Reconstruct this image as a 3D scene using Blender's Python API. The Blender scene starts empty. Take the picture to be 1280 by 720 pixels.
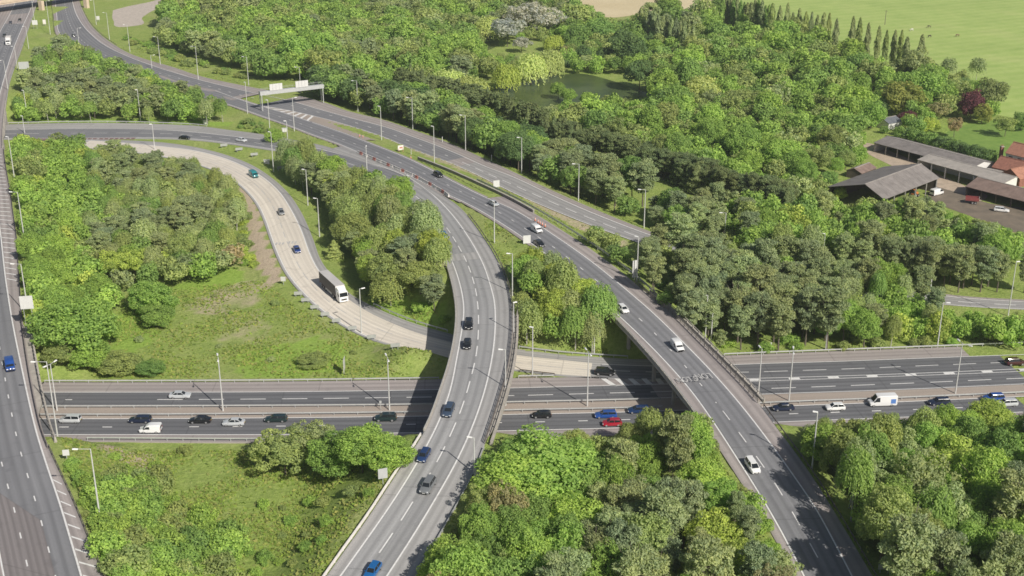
import bpy, bmesh, math, random
import numpy as np
from mathutils import Vector, Matrix

random.seed(7)
rng = np.random.default_rng(11)
scene = bpy.context.scene
COL = scene.collection
R = math.radians

# ------------------------------------------------------------------ camera
CAM_H = 120.0
FPX = 1550.0
TILT = math.atan(601.0 / FPX)
cam_d = bpy.data.cameras.new("camera")
cam = bpy.data.objects.new("camera", cam_d)
COL.objects.link(cam)
cam.location = (0, 0, CAM_H)
cam.rotation_euler = (math.pi / 2 - TILT, 0, 0)
cam_d.sensor_width = 36.0
cam_d.lens = 36.0 * FPX / 1280.0
cam_d.clip_start = 1.0
cam_d.clip_end = 12000.0
scene.camera = cam

CT, ST = math.cos(TILT), math.sin(TILT)


def G(px, py, z=0.0):
    """ground point (x, y) at height z seen at survey pixel px, py of the 1280x720 photograph"""
    u = (px - 640.0) / FPX
    v = -(py - 360.0) / FPX
    d = (u, CT + v * ST, -ST + v * CT)
    t = (CAM_H - z) / (-d[2])
    return (d[0] * t, d[1] * t)


def PX(x, y, z):
    zc = y * CT - (z - CAM_H) * ST
    yc = y * ST + (z - CAM_H) * CT
    return 640 + FPX * x / zc, 360 - FPX * yc / zc


def scale_at(x, y, z):
    return FPX / (y * CT - (z - CAM_H) * ST)


# ------------------------------------------------------------------ world and sun
SUN_ELEV = 36.8
sun_dir = Vector((0.575, -0.817, 0)).normalized()      # towards the sun, horizontally
world = bpy.data.worlds.new("World")
scene.world = world
world.use_nodes = True
wn = world.node_tree.nodes
wl = world.node_tree.links
sky = wn.new("ShaderNodeTexSky")
sky.sky_type = 'NISHITA'
sky.sun_disc = False
sky.sun_elevation = R(SUN_ELEV)
sky.sun_rotation = math.atan2(sun_dir.x, sun_dir.y)
sky.air_density = 1.0
sky.dust_density = 2.0
sky.ozone_density = 1.0
bg = wn.get("Background") or wn.new("ShaderNodeBackground")
bg.inputs["Strength"].default_value = 0.060
wl.new(sky.outputs[0], bg.inputs[0])
sl = bpy.data.lights.new("sun", 'SUN')
sl.energy = 5.0
sl.angle = R(0.5)
sl.color = (1.0, 0.95, 0.86)
so = bpy.data.objects.new("sun", sl)
COL.objects.link(so)
sd = Vector((sun_dir.x * math.cos(R(SUN_ELEV)), sun_dir.y * math.cos(R(SUN_ELEV)), math.sin(R(SUN_ELEV))))
so.rotation_euler = (-sd).to_track_quat('-Z', 'Y').to_euler()
so.location = sd * 400
scene.view_settings.view_transform = 'Standard'
scene.view_settings.look = 'None'
scene.view_settings.exposure = 0.0
scene.cycles.max_bounces = 6
scene.cycles.diffuse_bounces = 3
scene.cycles.transmission_bounces = 4
scene.cycles.transparent_max_bounces = 6
scene.cycles.use_adaptive_sampling = True
scene.cycles.pixel_filter_type = 'BLACKMAN_HARRIS'
scene.cycles.filter_width = 1.6

# ------------------------------------------------------------------ materials
MATS = {}


class NT:
    def __init__(s, name):
        m = bpy.data.materials.new(name)
        m.use_nodes = True
        s.m = m
        s.t = m.node_tree
        s.n = s.t.nodes
        s.l = s.t.links
        s.b = s.n.get("Principled BSDF")
        s.b.inputs["Roughness"].default_value = 0.8
        MATS[name] = m

    def node(s, typ, **kw):
        n = s.n.new(typ)
        for k, v in kw.items():
            if k.startswith("i_"):
                key = k[2:]
                key = int(key) if key.isdigit() else key.replace("_", " ")
                n.inputs[key].default_value = v
            else:
                setattr(n, k, v)
        return n

    def link(s, a, b):
        s.l.new(a, b)

    def noise(s, vec, scale, detail=4, rough=0.55):
        n = s.node("ShaderNodeTexNoise")
        n.inputs["Scale"].default_value = scale
        n.inputs["Detail"].default_value = detail
        n.inputs["Roughness"].default_value = rough
        if vec is not None:
            s.link(vec, n.inputs["Vector"])
        return n.outputs["Fac"]

    def ramp(s, fac, stops):
        r = s.node("ShaderNodeValToRGB")
        el = r.color_ramp.elements
        while len(el) < len(stops):
            el.new(0.5)
        for e, (p, c) in zip(el, stops):
            e.position = p
            e.color = (c[0], c[1], c[2], 1) if not isinstance(c, (int, float)) else (c, c, c, 1)
        s.link(fac, r.inputs[0])
        return r.outputs[0]

    def mix(s, fac, a, b, mode='MIX'):
        m = s.node("ShaderNodeMix", data_type='RGBA', blend_type=mode)
        if isinstance(fac, (int, float)):
            m.inputs[0].default_value = fac
        else:
            s.link(fac, m.inputs[0])
        for v, i in ((a, 6), (b, 7)):
            if isinstance(v, tuple):
                m.inputs[i].default_value = (v[0], v[1], v[2], 1)
            else:
                s.link(v, m.inputs[i])
        return m.outputs[2]

    def pos(s):
        return s.node("ShaderNodeNewGeometry").outputs["Position"]

    def uv(s, sx=1.0, sy=1.0):
        u = s.node("ShaderNodeUVMap")
        mp = s.node("ShaderNodeMapping")
        mp.inputs["Scale"].default_value = (sx, sy, 1)
        s.link(u.outputs[0], mp.inputs[0])
        return mp.outputs[0]

    def bump(s, h, strength=0.3, dist=0.05):
        b = s.node("ShaderNodeBump")
        b.inputs["Strength"].default_value = strength
        b.inputs["Distance"].default_value = dist
        s.link(h, b.inputs["Height"])
        s.link(b.outputs[0], s.b.inputs["Normal"])

    def color(s, c):
        if isinstance(c, tuple):
            s.b.inputs["Base Color"].default_value = (c[0], c[1], c[2], 1)
        else:
            s.link(c, s.b.inputs["Base Color"])


def road_mat(name, c0, c1, streak=0.5, patch=0.3, track=0.26, lane=3.65):
    """worn road surface: UV.x runs along in metres, UV.y across in metres"""
    t = NT(name)
    p = t.pos()
    big = t.noise(p, 0.06, 3)
    col = t.mix(t.ramp(big, [(0.3, 0.0), (0.7, 1.0)]), c0, c1)
    st = t.noise(t.uv(0.012, 1.1), 1.0, 3, 0.6)
    col = t.mix(streak, col, t.ramp(st, [(0.3, tuple(x * 0.66 for x in c0)), (0.7, tuple(min(1, x * 1.3) for x in c1))]))
    fine = t.noise(p, 3.0, 4, 0.7)
    col = t.mix(patch, col, t.ramp(fine, [(0.3, tuple(x * 0.7 for x in c0)), (0.7, tuple(x * 1.25 for x in c1))]))
    if track:
        uvn = t.node("ShaderNodeUVMap")
        sp = t.node("ShaderNodeSeparateXYZ")
        t.link(uvn.outputs[0], sp.inputs[0])

        def mth(op, a, b=None):
            n = t.node("ShaderNodeMath", operation=op)
            for k, v in ((0, a), (1, b)):
                if v is None:
                    continue
                if isinstance(v, (int, float)):
                    n.inputs[k].default_value = v
                else:
                    t.link(v, n.inputs[k])
            return n.outputs[0]
        # wheel tracks polished darker, a light strip of oil in lane middles
        ph = mth('COSINE', mth('MULTIPLY', sp.outputs[1], 2 * math.pi / (lane / 2)))
        wob = t.noise(t.uv(0.03, 0.4), 1.0, 2)
        ph = mth('MULTIPLY', ph, wob)
        col = t.mix(mth('MULTIPLY', mth('ADD', ph, 0.25), track * 2.2), col, tuple(x * 0.55 for x in c0))
        # resurfaced lengths lane by lane
        cell = t.node("ShaderNodeCombineXYZ")
        t.link(mth('FLOOR', mth('DIVIDE', sp.outputs[0], 47.0)), cell.inputs[0])
        t.link(mth('FLOOR', mth('DIVIDE', sp.outputs[1], lane)), cell.inputs[1])
        w = t.node("ShaderNodeTexWhiteNoise", noise_dimensions='3D')
        t.link(cell.outputs[0], w.inputs[0])
        col = t.mix(mth('MULTIPLY', w.outputs[0], 0.34), col, tuple(x * 0.70 for x in c0))
        # thin transverse joints and cracks
        jt = mth('LESS_THAN', mth('FRACT', mth('DIVIDE', sp.outputs[0], 23.5)), 0.012)
        col = t.mix(mth('MULTIPLY', jt, 0.35), col, tuple(x * 0.45 for x in c0))
        sp2 = t.noise(p, 0.35, 3, 0.5)
        col = t.mix(t.ramp(sp2, [(0.60, 0.0), (0.72, 0.34)]), col, tuple(x * 0.6 for x in c0))
    t.color(col)
    t.b.inputs["Roughness"].default_value = 0.85
    t.b.inputs["Specular IOR Level"].default_value = 0.3
    t.bump(fine, 0.15, 0.02)
    return t.m


road_mat("asphalt", (0.142, 0.145, 0.157), (0.182, 0.184, 0.194))
road_mat("asphalt_new", (0.212, 0.214, 0.229), (0.267, 0.267, 0.278), 0.35)
road_mat("asphalt_old", (0.315, 0.31, 0.31), (0.385, 0.375, 0.365), 0.45)
road_mat("shoulder", (0.345, 0.307, 0.299), (0.424, 0.382, 0.366), 0.3)
road_mat("shoulder_grey", (0.373, 0.365, 0.362), (0.443, 0.432, 0.421), 0.3)
road_mat("asphalt_worn", (0.319, 0.319, 0.324), (0.389, 0.387, 0.389), 0.6)
road_mat("asphalt_pink", (0.225, 0.205, 0.205), (0.275, 0.25, 0.25), 0.5)
road_mat("red_asphalt", (0.25, 0.17, 0.165), (0.29, 0.20, 0.19), 0.3)
road_mat("concrete_road", (0.682, 0.621, 0.539), (0.781, 0.715, 0.621), 0.35, 0.2, 0.13)
road_mat("reserve", (0.34, 0.285, 0.245), (0.40, 0.345, 0.30), 0.3, 0.3, 0)


def plain(name, c, rough=0.6, metal=0.0, var=0.18, scale=1.5):
    t = NT(name)
    n = t.noise(t.pos(), scale, 4, 0.65)
    t.color(t.ramp(n, [(0.3, tuple(x * (1 - var) for x in c)), (0.7, tuple(min(1, x * (1 + var)) for x in c))]))
    t.b.inputs["Roughness"].default_value = rough
    t.b.inputs["Metallic"].default_value = metal
    return t.m


# worn white paint: base wears through in places
t = NT("road_paint")
n1 = t.noise(t.pos(), 1.3, 5, 0.7)
t.color(t.ramp(n1, [(0.26, (0.52, 0.51, 0.50)), (0.45, (0.72, 0.71, 0.70)), (0.75, (0.80, 0.80, 0.78))]))
t = NT("faded_paint")
n1 = t.noise(t.pos(), 1.1, 5, 0.7)
t.color(t.ramp(n1, [(0.3, (0.38, 0.37, 0.37)), (0.7, (0.58, 0.57, 0.55))]))

plain("concrete", (0.40, 0.37, 0.33), 0.85, 0, 0.2, 0.6)
plain("concrete_dark", (0.22, 0.21, 0.195), 0.85, 0, 0.25, 0.5)
plain("galvanised", (0.50, 0.51, 0.51), 0.5, 0.25, 0.12, 2)
plain("pole_grey", (0.58, 0.58, 0.57), 0.5, 0.1, 0.1, 2)
plain("lamp_white", (0.80, 0.80, 0.79), 0.35, 0, 0.05, 3)
plain("dark_rail", (0.165, 0.145, 0.135), 0.6, 0.1, 0.2, 2)
plain("sign_grey", (0.47, 0.48, 0.48), 0.5, 0.1, 0.08, 1)
plain("sign_white", (0.62, 0.62, 0.61), 0.5, 0, 0.06, 1)
plain("black_rubber", (0.022, 0.022, 0.024), 0.8, 0, 0.1, 3)
plain("alloy", (0.45, 0.45, 0.46), 0.4, 0.6, 0.1, 3)
plain("cone_orange", (0.62, 0.22, 0.14), 0.6, 0, 0.1, 3)
plain("barrier_white", (0.74, 0.70, 0.67), 0.55, 0, 0.1, 1)
plain("barrier_red", (0.52, 0.20, 0.16), 0.55, 0, 0.15, 1)
plain("bare_soil", (0.30, 0.235, 0.17), 0.95, 0, 0.25, 0.4)
plain("track_dirt", (0.46, 0.37, 0.28), 0.95, 0, 0.2, 0.3)
plain("gravel_pale", (0.50, 0.44, 0.38), 0.95, 0, 0.2, 0.5)
plain("wood_dark", (0.10, 0.08, 0.062), 0.9, 0, 0.3, 1)
plain("trunk", (0.135, 0.112, 0.09), 0.95, 0, 0.3, 2)
plain("trunk_birch", (0.42, 0.40, 0.36), 0.9, 0, 0.35, 3)
plain("chevron_back", (0.36, 0.37, 0.36), 0.6, 0, 0.1, 1)


def M(n):
    return MATS[n]


# ------------------------------------------------------------------ object helpers
def link_mesh(name, me, mat=None, parent=None):
    ob = bpy.data.objects.new(name, me)
    COL.objects.link(ob)
    if mat is not None:
        if len(me.materials) == 0:
            me.materials.append(mat if not isinstance(mat, str) else M(mat))
    if parent is not None:
        ob.parent = parent
    return ob


def tag(o, label=None, cat=None, group=None, kind=None):
    if label:
        o['label'] = label
    if cat:
        o['category'] = cat
    if group:
        o['group'] = group
    if kind:
        o['kind'] = kind
    return o


def empty(name, loc, rz=0.0):
    o = bpy.data.objects.new(name, None)
    o.empty_display_size = 0.5
    COL.objects.link(o)
    o.location = loc
    o.rotation_euler = (0, 0, rz)
    return o


def mesh_np(name, verts, faces, uvs=None):
    """verts Nx3, faces list of tuples (or Mx4 / Mx3 array)"""
    me = bpy.data.meshes.new(name)
    if isinstance(faces, np.ndarray):
        k = faces.shape[1]
        me.vertices.add(len(verts))
        me.vertices.foreach_set("co", np.asarray(verts, np.float32).ravel())
        me.loops.add(faces.size)
        me.loops.foreach_set("vertex_index", faces.astype(np.int32).ravel())
        me.polygons.add(len(faces))
        me.polygons.foreach_set("loop_start", np.arange(0, faces.size, k, dtype=np.int32))
        me.update(calc_edges=True)
    else:
        me.from_pydata([tuple(v) for v in verts], [], faces)
        me.update()
    if uvs is not None:
        ul = me.uv_layers.new(name="UVMap")
        li = np.empty(len(me.loops), np.int32)
        me.loops.foreach_get("vertex_index", li)
        ul.data.foreach_set("uv", np.asarray(uvs, np.float32)[li].ravel())
    return me


class MB:
    """collects boxes, bars and tubes into one mesh"""

    def __init__(s):
        s.v = []
        s.f = []

    def add(s, vs, fs):
        o = len(s.v)
        s.v += [tuple(v) for v in vs]
        s.f += [tuple(i + o for i in f) for f in fs]
        return s

    def box(s, c, sz, rz=0.0, m=None):
        x, y, z = (k / 2 for k in sz)
        vs = [Vector((sx * x, sy * y, sz_ * z)) for sz_ in (-1, 1) for sy in (-1, 1) for sx in (-1, 1)]
        if rz:
            rot = Matrix.Rotation(rz, 3, 'Z')
            vs = [rot @ v for v in vs]
        if m is not None:
            vs = [m @ v for v in vs]
        vs = [v + Vector(c) for v in vs]
        return s.add(vs, [(0, 2, 3, 1), (4, 5, 7, 6), (0, 1, 5, 4), (2, 6, 7, 3), (0, 4, 6, 2), (1, 3, 7, 5)])

    def tube(s, a, b, r0, r1=None, n=6, cap=True):
        r1 = r0 if r1 is None else r1
        a, b = Vector(a), Vector(b)
        d = (b - a).normalized()
        u = d.orthogonal().normalized()
        w = d.cross(u)
        vs = []
        for p, r in ((a, r0), (b, r1)):
            for i in range(n):
                an = 2 * math.pi * i / n
                vs.append(p + (u * math.cos(an) + w * math.sin(an)) * r)
        fs = [(i, (i + 1) % n, n + (i + 1) % n, n + i) for i in range(n)]
        if cap:
            fs += [tuple(range(n - 1, -1, -1)), tuple(range(n, 2 * n))]
        return s.add(vs, fs)

    def bar(s, a, b, w, h):
        """rectangular bar from a to b, w wide, h high, centred on the line"""
        a, b = Vector(a), Vector(b)
        d = (b - a)
        d.normalize()
        side = d.cross(Vector((0, 0, 1)))
        if side.length < 1e-4:
            side = Vector((1, 0, 0))
        side.normalize()
        up = side.cross(d)
        vs = []
        for p in (a, b):
            for i, j in ((-1, -1), (1, -1), (1, 1), (-1, 1)):
                vs.append(p + side * (i * w / 2) + up * (j * h / 2))
        return s.add(vs, [(0, 1, 5, 4), (1, 2, 6, 5), (2, 3, 7, 6), (3, 0, 4, 7), (3, 2, 1, 0), (4, 5, 6, 7)])

    def build(s, name, mat, parent=None, smooth=False):
        me = bpy.data.meshes.new(name)
        me.from_pydata(s.v, [], s.f)
        me.update()
        if smooth:
            for p in me.polygons:
                p.use_smooth = True
        return link_mesh(name, me, mat, parent)


# ------------------------------------------------------------------ road lines (surveyed from the photograph)
def smooth_interp(x, xs, ys):
    return float(np.interp(x, xs, ys))


def zA(px, py):
    return smooth_interp(px, [75, 200, 330, 400, 480, 570, 680, 930, 1075], [0, .8, 2, 3.4, 5.3, 7.0, 8.4, 7.8, 4.2])


def zE(px, py):
    return smooth_interp(px, [75, 200, 330, 420, 640, 800, 1250], [0, .8, 2, 2.8, 3.2, 2, 0])


def zB(px, py):
    a = smooth_interp(px, [0, 150, 300, 400, 480, 530, 570, 600], [0, .3, 1.6, 3.4, 5.3, 6.4, 7.2, 7.6])
    k = min(1, max(0, (py - 270) / 130.0))
    k = k * k * (3 - 2 * k)
    return a * (1 - k) + smooth_interp(py, [500, 560, 730], [9.2, 8.5, 4.6]) * k


def zC(px, py):
    return smooth_interp(py, [180, 220, 300, 385, 430], [1.0, 1.4, 1.1, .4, 0])


def zD(px, py):
    return smooth_interp(py, [0, 60, 150, 200, 720], [.5, 2.5, 7, 7, 7])


def z0(px, py):
    return 0.0


def spline(pts, step=2.0):
    """Catmull-Rom through world points, resampled evenly"""
    p = np.array(pts, float)
    p = np.vstack([2 * p[0] - p[1], p, 2 * p[-1] - p[-2]])
    out = []
    for i in range(1, len(p) - 2):
        a, b, c, d = p[i - 1], p[i], p[i + 1], p[i + 2]
        # centripetal-ish: scale tangents by chord
        n = max(4, int(np.linalg.norm(c - b) / 1.0))
        t = np.linspace(0, 1, n, endpoint=False)[:, None]
        l0, l1, l2 = np.linalg.norm(b - a), np.linalg.norm(c - b), np.linalg.norm(d - c)
        m1 = ((c - b) / l1 * l0 + (b - a) / l0 * l1) / (l0 + l1) * l1
        m2 = ((d - c) / l2 * l1 + (c - b) / l1 * l2) / (l1 + l2) * l1
        t2, t3 = t * t, t * t * t
        out.append((2 * t3 - 3 * t2 + 1) * b + (t3 - 2 * t2 + t) * m1 + (-2 * t3 + 3 * t2) * c + (t3 - t2) * m2)
    out.append(p[-2][None])
    q = np.vstack(out)
    return resample(q, step=step)


def resample(q, n=None, step=2.0):
    d = np.linalg.norm(np.diff(q[:, :2], axis=0), axis=1)
    s = np.concatenate([[0], np.cumsum(d)])
    if n is None:
        n = max(2, int(round(s[-1] / step)) + 1)
    t = np.linspace(0, s[-1], n)
    return np.column_stack([np.interp(t, s, q[:, k]) for k in range(3)])


def smooth_line(q, win=4):
    """iron out survey jitter, ends kept"""
    q = q.copy()
    for _ in range(win):
        q[1:-1] = 0.25 * q[:-2] + 0.5 * q[1:-1] + 0.25 * q[2:]
    return q


def L(pts, zf, win=6):
    w = []
    for px, py in pts:
        z = zf(px, py)
        x, y = G(px, py, z)
        w.append((x, y, z))
    q = smooth_line(spline(w), win)
    ref = CENTRES.get(zf)
    if ref is not None:
        for _ in range(2):
            d2 = (q[:, None, 0] - ref[None, :, 0]) ** 2 + (q[:, None, 1] - ref[None, :, 1]) ** 2
            wt = 1.0 / (d2 + 4.0) ** 3
            zn = (wt * ref[None, :, 2]).sum(1) / wt.sum(1)
            k = (CAM_H - zn) / (CAM_H - q[:, 2])
            q = np.column_stack([q[:, 0] * k, q[:, 1] * k, zn])
    return q


CENTRES = {}      # one common surface height across each road's width


def offset(q, d):
    """shift a line sideways by d metres (positive to the right of travel)"""
    t = np.gradient(q[:, :2], axis=0)
    t /= np.linalg.norm(t, axis=1)[:, None] + 1e-9
    r = q.copy()
    r[:, 0] += t[:, 1] * d
    r[:, 1] -= t[:, 0] * d
    return r


def surf_z(q, ref):
    """common road surface height at points q"""
    out = np.empty(len(q))
    for i in range(0, len(q), 2000):
        d2 = (q[i:i + 2000, None, 0] - ref[None, :, 0]) ** 2 + (q[i:i + 2000, None, 1] - ref[None, :, 1]) ** 2
        wt = 1.0 / (d2 + 4.0) ** 3
        out[i:i + 2000] = (wt * ref[None, :, 2]).sum(1) / wt.sum(1)
    return out


def pair(a, b):
    """trim two edge lines so that they begin and end opposite each other"""
    for _ in range(2):
        j = int(np.argmin(np.hypot(*(b[:, :2] - a[0, :2]).T)))
        i = int(np.argmin(np.hypot(*(a[:, :2] - b[0, :2]).T)))
        if 0 < j < len(b) - 4 and j >= i:
            b = b[j:]
        elif 0 < i < len(a) - 4:
            a = a[i:]
        j = int(np.argmin(np.hypot(*(b[:, :2] - a[-1, :2]).T)))
        i = int(np.argmin(np.hypot(*(a[:, :2] - b[-1, :2]).T)))
        if 4 < j < len(b) - 1 and len(b) - j >= len(a) - i:
            b = b[:j + 1]
        elif 4 < i < len(a) - 1:
            a = a[:i + 1]
    return a, b


def strip(name, a, b, mat, dz=0.0, skirt=0.0, n=None, kind='structure', nx=5, trim=True, ref=None):
    """sheet between two lines; UV in metres"""
    if trim:
        a, b = pair(a, b)
    n = n or max(len(a), len(b))
    A, B = resample(a, n), resample(b, n)
    seg = np.linalg.norm(np.diff((A + B)[:, :2] / 2, axis=0), axis=1)
    s = np.concatenate([[0], np.cumsum(seg)])
    wid = float(np.linalg.norm((A - B)[:, :2], axis=1).mean())
    vs, uv = [], []
    for k in range(nx):
        f = k / (nx - 1)
        P = A * (1 - f) + B * f
        if ref is not None:
            P[:, 2] = surf_z(P, ref)
        P = P + np.array([0, 0, dz])
        vs.append(P)
        uv.append(np.column_stack([s, np.full(n, f * wid)]))
    fs = []
    for k in range(nx - 1):
        for i in range(n - 1):
            fs.append((k * n + i, k * n + i + 1, (k + 1) * n + i + 1, (k + 1) * n + i))
    V = np.vstack(vs)
    U = np.vstack(uv)
    if skirt:
        m = len(V)
        for k in (0, nx - 1):
            o = len(V)
            V = np.vstack([V, vs[k] - np.array([0, 0, skirt])])
            U = np.vstack([U, uv[k]])
            for i in range(n - 1):
                q = (k * n + i, o + i, o + i + 1, k * n + i + 1)
                fs.append(q if k == 0 else q[::-1])
    me = mesh_np(name, V, fs, U)
    # keep the sheet facing up
    nz = sum(p.normal.z for p in me.polygons)
    if nz < 0:
        me.flip_normals()
    ob = link_mesh(name, me, mat)
    tag(ob, kind=kind)
    return ob


class Paint:
    """painted markings of one road collected in a single sheet above it"""

    def __init__(s, name, mat="road_paint", dz=0.014):
        s.name, s.mat, s.dz = name, mat, dz
        s.V, s.F = [], []

    def quadstrip(s, q, w):
        a, b = offset(q, -w / 2), offset(q, w / 2)
        o = sum(len(v) for v in s.V)
        n = len(q)
        s.V += [a + np.array([0, 0, s.dz]), b + np.array([0, 0, s.dz])]
        for i in range(n - 1):
            s.F.append((o + i, o + n + i, o + n + i + 1, o + i + 1))

    def line(s, q, w=0.2):
        s.quadstrip(q, w)

    def dashes(s, q, mark, gap, w=0.15, phase=0.0, start=0.0, end=1e9):
        q = resample(q, step=0.5)
        d = np.concatenate([[0], np.cumsum(np.linalg.norm(np.diff(q[:, :2], axis=0), axis=1))])
        pos = phase
        while pos < min(d[-1], end):
            if pos >= start:
                i = (d >= pos) & (d <= pos + mark)
                if i.sum() > 1:
                    s.quadstrip(q[i], w)
            pos += mark + gap

    def quad(s, pts):
        o = sum(len(v) for v in s.V)
        s.V.append(np.array(pts, float) + np.array([0, 0, s.dz]))
        s.F.append(tuple(range(o, o + len(pts))))

    def build(s):
        V = np.vstack(s.V)
        me = mesh_np(s.name, V, s.F)
        bm = bmesh.new()
        bm.from_mesh(me)
        for f in bm.faces:
            if f.normal.z < 0:
                f.normal_flip()
        bm.to_mesh(me)
        bm.free()
        ob = link_mesh(s.name, me, s.mat)
        return tag(ob, kind='structure')


# --- flyover A (right), far carriageway E, curved flyover B, concrete slip road C, left bridge D, motorway M
E_dash = L([(80, 0), (85, 24), (94, 42), (112, 58), (140, 73), (180, 86), (220, 97), (260, 107.5), (310, 121), (350, 129), (382.5, 136.5), (402.5, 141.7), (423, 147), (440, 152), (460.6, 158.5), (500.6, 172), (521, 180), (541, 187.5), (562, 196), (605, 215), (640, 230.5), (690, 253), (740, 274), (798, 296), (870, 320), (960, 340), (1080, 360), (1195, 377), (1290, 382.5)], zE)
A_dash = L([(120, 68), (180, 92), (240, 110), (300, 131), (354, 147.5), (372.5, 153.7), (391, 160.5), (414, 169), (433, 176), (485.6, 197), (504, 205), (521, 212.7), (539, 221), (556, 229.5), (574, 238.5), (592, 248), (609, 257.5), (627, 267.3), (644, 277.7), (661, 289), (697, 312.5), (718, 329), (754, 357.5), (771, 372.5), (790, 390), (809, 407.5), (847, 447), (866, 469), (885.5, 492), (905.5, 516), (925, 542.5), (941, 564.5), (964, 597), (981, 624), (1001, 659), (1021, 695), (1058, 765)], zA)
B_dash = L([(-60, 168), (7, 167.5), (100, 166.5), (214, 167.5), (249, 170), (274, 172.3), (299, 175.6), (325, 179.5), (360, 186), (402, 195), (435, 204), (467, 216.3), (485, 225), (515, 241.5), (526, 250.5), (537.5, 261), (547.5, 271.5), (557.5, 283.5), (565, 294.5), (572.5, 307), (580, 320.3), (586, 334), (591, 348.5), (594.5, 362), (597, 379), (598.2, 395), (598, 414), (597, 431), (594, 451), (589, 471), (583, 492.5), (575, 516.5), (562.5, 545), (552.5, 566), (539, 590), (518, 624), (497.5, 657), (474.5, 690.5), (418, 772)], zB)
C_dash = L([(95, 179), (140, 182), (200, 188.5), (240, 196), (275, 206), (306, 221), (330, 241), (342, 260), (350, 277.5), (357.5, 299), (368, 322), (378, 340), (395, 362), (420, 384), (446, 399), (482, 415), (520, 427), (562, 437), (605, 446), (645, 453), (690, 458.5), (747, 463)], zC)
_abe = np.vstack([E_dash, A_dash, B_dash])
CENTRES.update({zA: _abe, zE: _abe, zB: _abe, zC: C_dash})
ABE = _abe
A_left = L([(69, -2), (71, 20), (76, 44), (100, 66), (150, 88), (220, 112), (290, 132), (330, 146), (363, 157.5), (392.5, 169), (424, 180), (452, 192), (480, 205), (517, 222), (550, 239), (576, 250.5), (600, 263), (637.5, 286), (671, 309), (705, 335), (730, 356), (756, 379), (790, 410), (830, 450), (865, 490), (900, 540), (922.5, 575), (940, 602.5), (960, 635), (985, 680), (1005, 720), (1030, 772)], zA)
A_left_out = L([(64, -2), (67, 20), (72, 46), (97, 69), (148, 91), (218, 115), (289, 135), (330, 149), (345, 154)], zA)
A_right = L([(269, 113.5), (320, 131), (355, 141), (387.5, 152), (432.5, 167.5), (461, 178.5), (480, 186), (505, 196), (535, 210.5), (567.5, 227.5), (605, 246), (640, 261), (690, 292.5), (740, 327.5), (780, 360), (815, 390), (855, 429), (890, 465), (925, 505), (952.5, 540), (985, 585), (1022.5, 640), (1042.5, 677.5), (1065, 720), (1090, 772)], zA)
A_outer_left = L([(576, 252.5), (600, 266), (637.5, 290), (671, 314), (705, 340), (730, 361), (757, 387), (800, 432), (830, 467), (860, 506), (890, 548), (927.5, 605), (955, 650), (980, 695), (998, 730), (1020, 775)], zA)
A_rail = L([(522, 199), (560, 214), (600, 232), (640, 251), (690, 280), (740, 312.5), (795, 355), (812, 370), (840, 392.5), (865, 417.5), (902.5, 455), (945, 500), (975, 540), (1015, 595), (1047.5, 647.5), (1087.5, 715), (1120, 772)], zA)
E_left = L([(320, 131), (355, 137), (400, 147), (439, 158), (480, 171.5), (514, 186), (565, 204.5), (605, 222.5), (640, 240), (690, 262), (740, 282), (795, 302), (870, 326), (960, 346), (1080, 366), (1195, 382), (1290, 387)], zE)
E_right = L([(90, 0), (96, 19), (112, 41), (132, 57), (155, 68.5), (175, 76.5), (204, 86.5), (250, 100), (310, 114.5), (364, 126.5), (400, 137), (440, 148), (487.5, 160.5), (515, 170.6), (542.5, 180.6), (580, 196), (605, 207.5), (640, 220.5), (690, 244), (740, 266), (802, 290), (870, 313), (960, 333), (1080, 354), (1197, 372), (1290, 378)], zE)
E_outer = L([(98, -2), (104, 14), (118, 36), (140, 54), (165, 68), (190, 76.5), (212, 82.5), (250, 95), (320, 110), (380, 121), (406, 128), (432, 138), (480, 150), (515, 162), (560, 178), (605, 198), (640, 214), (690, 238), (740, 260), (804, 286), (870, 309), (960, 329.5), (1080, 351), (1197, 369.5), (1290, 375)], zE)
E_in_left = L([(64, -2), (68, 10), (72, 30), (76, 44), (88, 56)], zE)
E_lane_left = L([(69, 0), (71, 20), (76, 44), (90, 57), (120, 74)], zE)
B_left = L([(-60, 173), (7, 173), (100, 172.5), (200, 172), (237.5, 173.2), (275, 177), (312.5, 182), (339, 186), (380, 194.5), (430, 210.5), (465, 226), (495, 241), (512, 251), (520, 257.5), (535, 273), (545, 289), (557.5, 311), (567.5, 332.5), (574, 352), (578.5, 372), (580, 390), (577.5, 411), (571, 447.5), (560, 497.5), (542.5, 540), (520, 581), (482.5, 640), (445, 693), (425, 721), (385, 775)], zB)
B_right = L([(-60, 163.5), (7, 162.5), (100, 161), (200, 162.3), (250, 166), (287, 170), (320, 173.5), (360, 179), (402, 187), (445, 198.5), (482, 210), (510, 221.5), (532, 236), (557, 259), (582, 291), (597, 316), (606, 335), (613, 357), (618, 376), (619.2, 395), (617.5, 430), (610, 472.5), (600, 507.5), (587.5, 541), (567.5, 583), (540, 631), (510, 680), (485, 718), (450, 772)], zB)
B_outer_right = L([(-60, 157), (7, 155.5), (100, 153.5), (200, 155), (250, 157.5), (287.5, 162.5), (320, 166.5), (360, 173.5), (400, 181), (430, 190), (470, 205), (517.5, 224), (550, 242), (574, 258), (590, 276), (607, 300), (616, 314), (626, 333), (634.5, 355), (639, 372), (640.5, 397), (638.5, 435), (631, 475), (622, 506), (610.5, 541), (594, 586), (565, 641), (540, 685), (520, 720), (490, 772)], zB)
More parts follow.
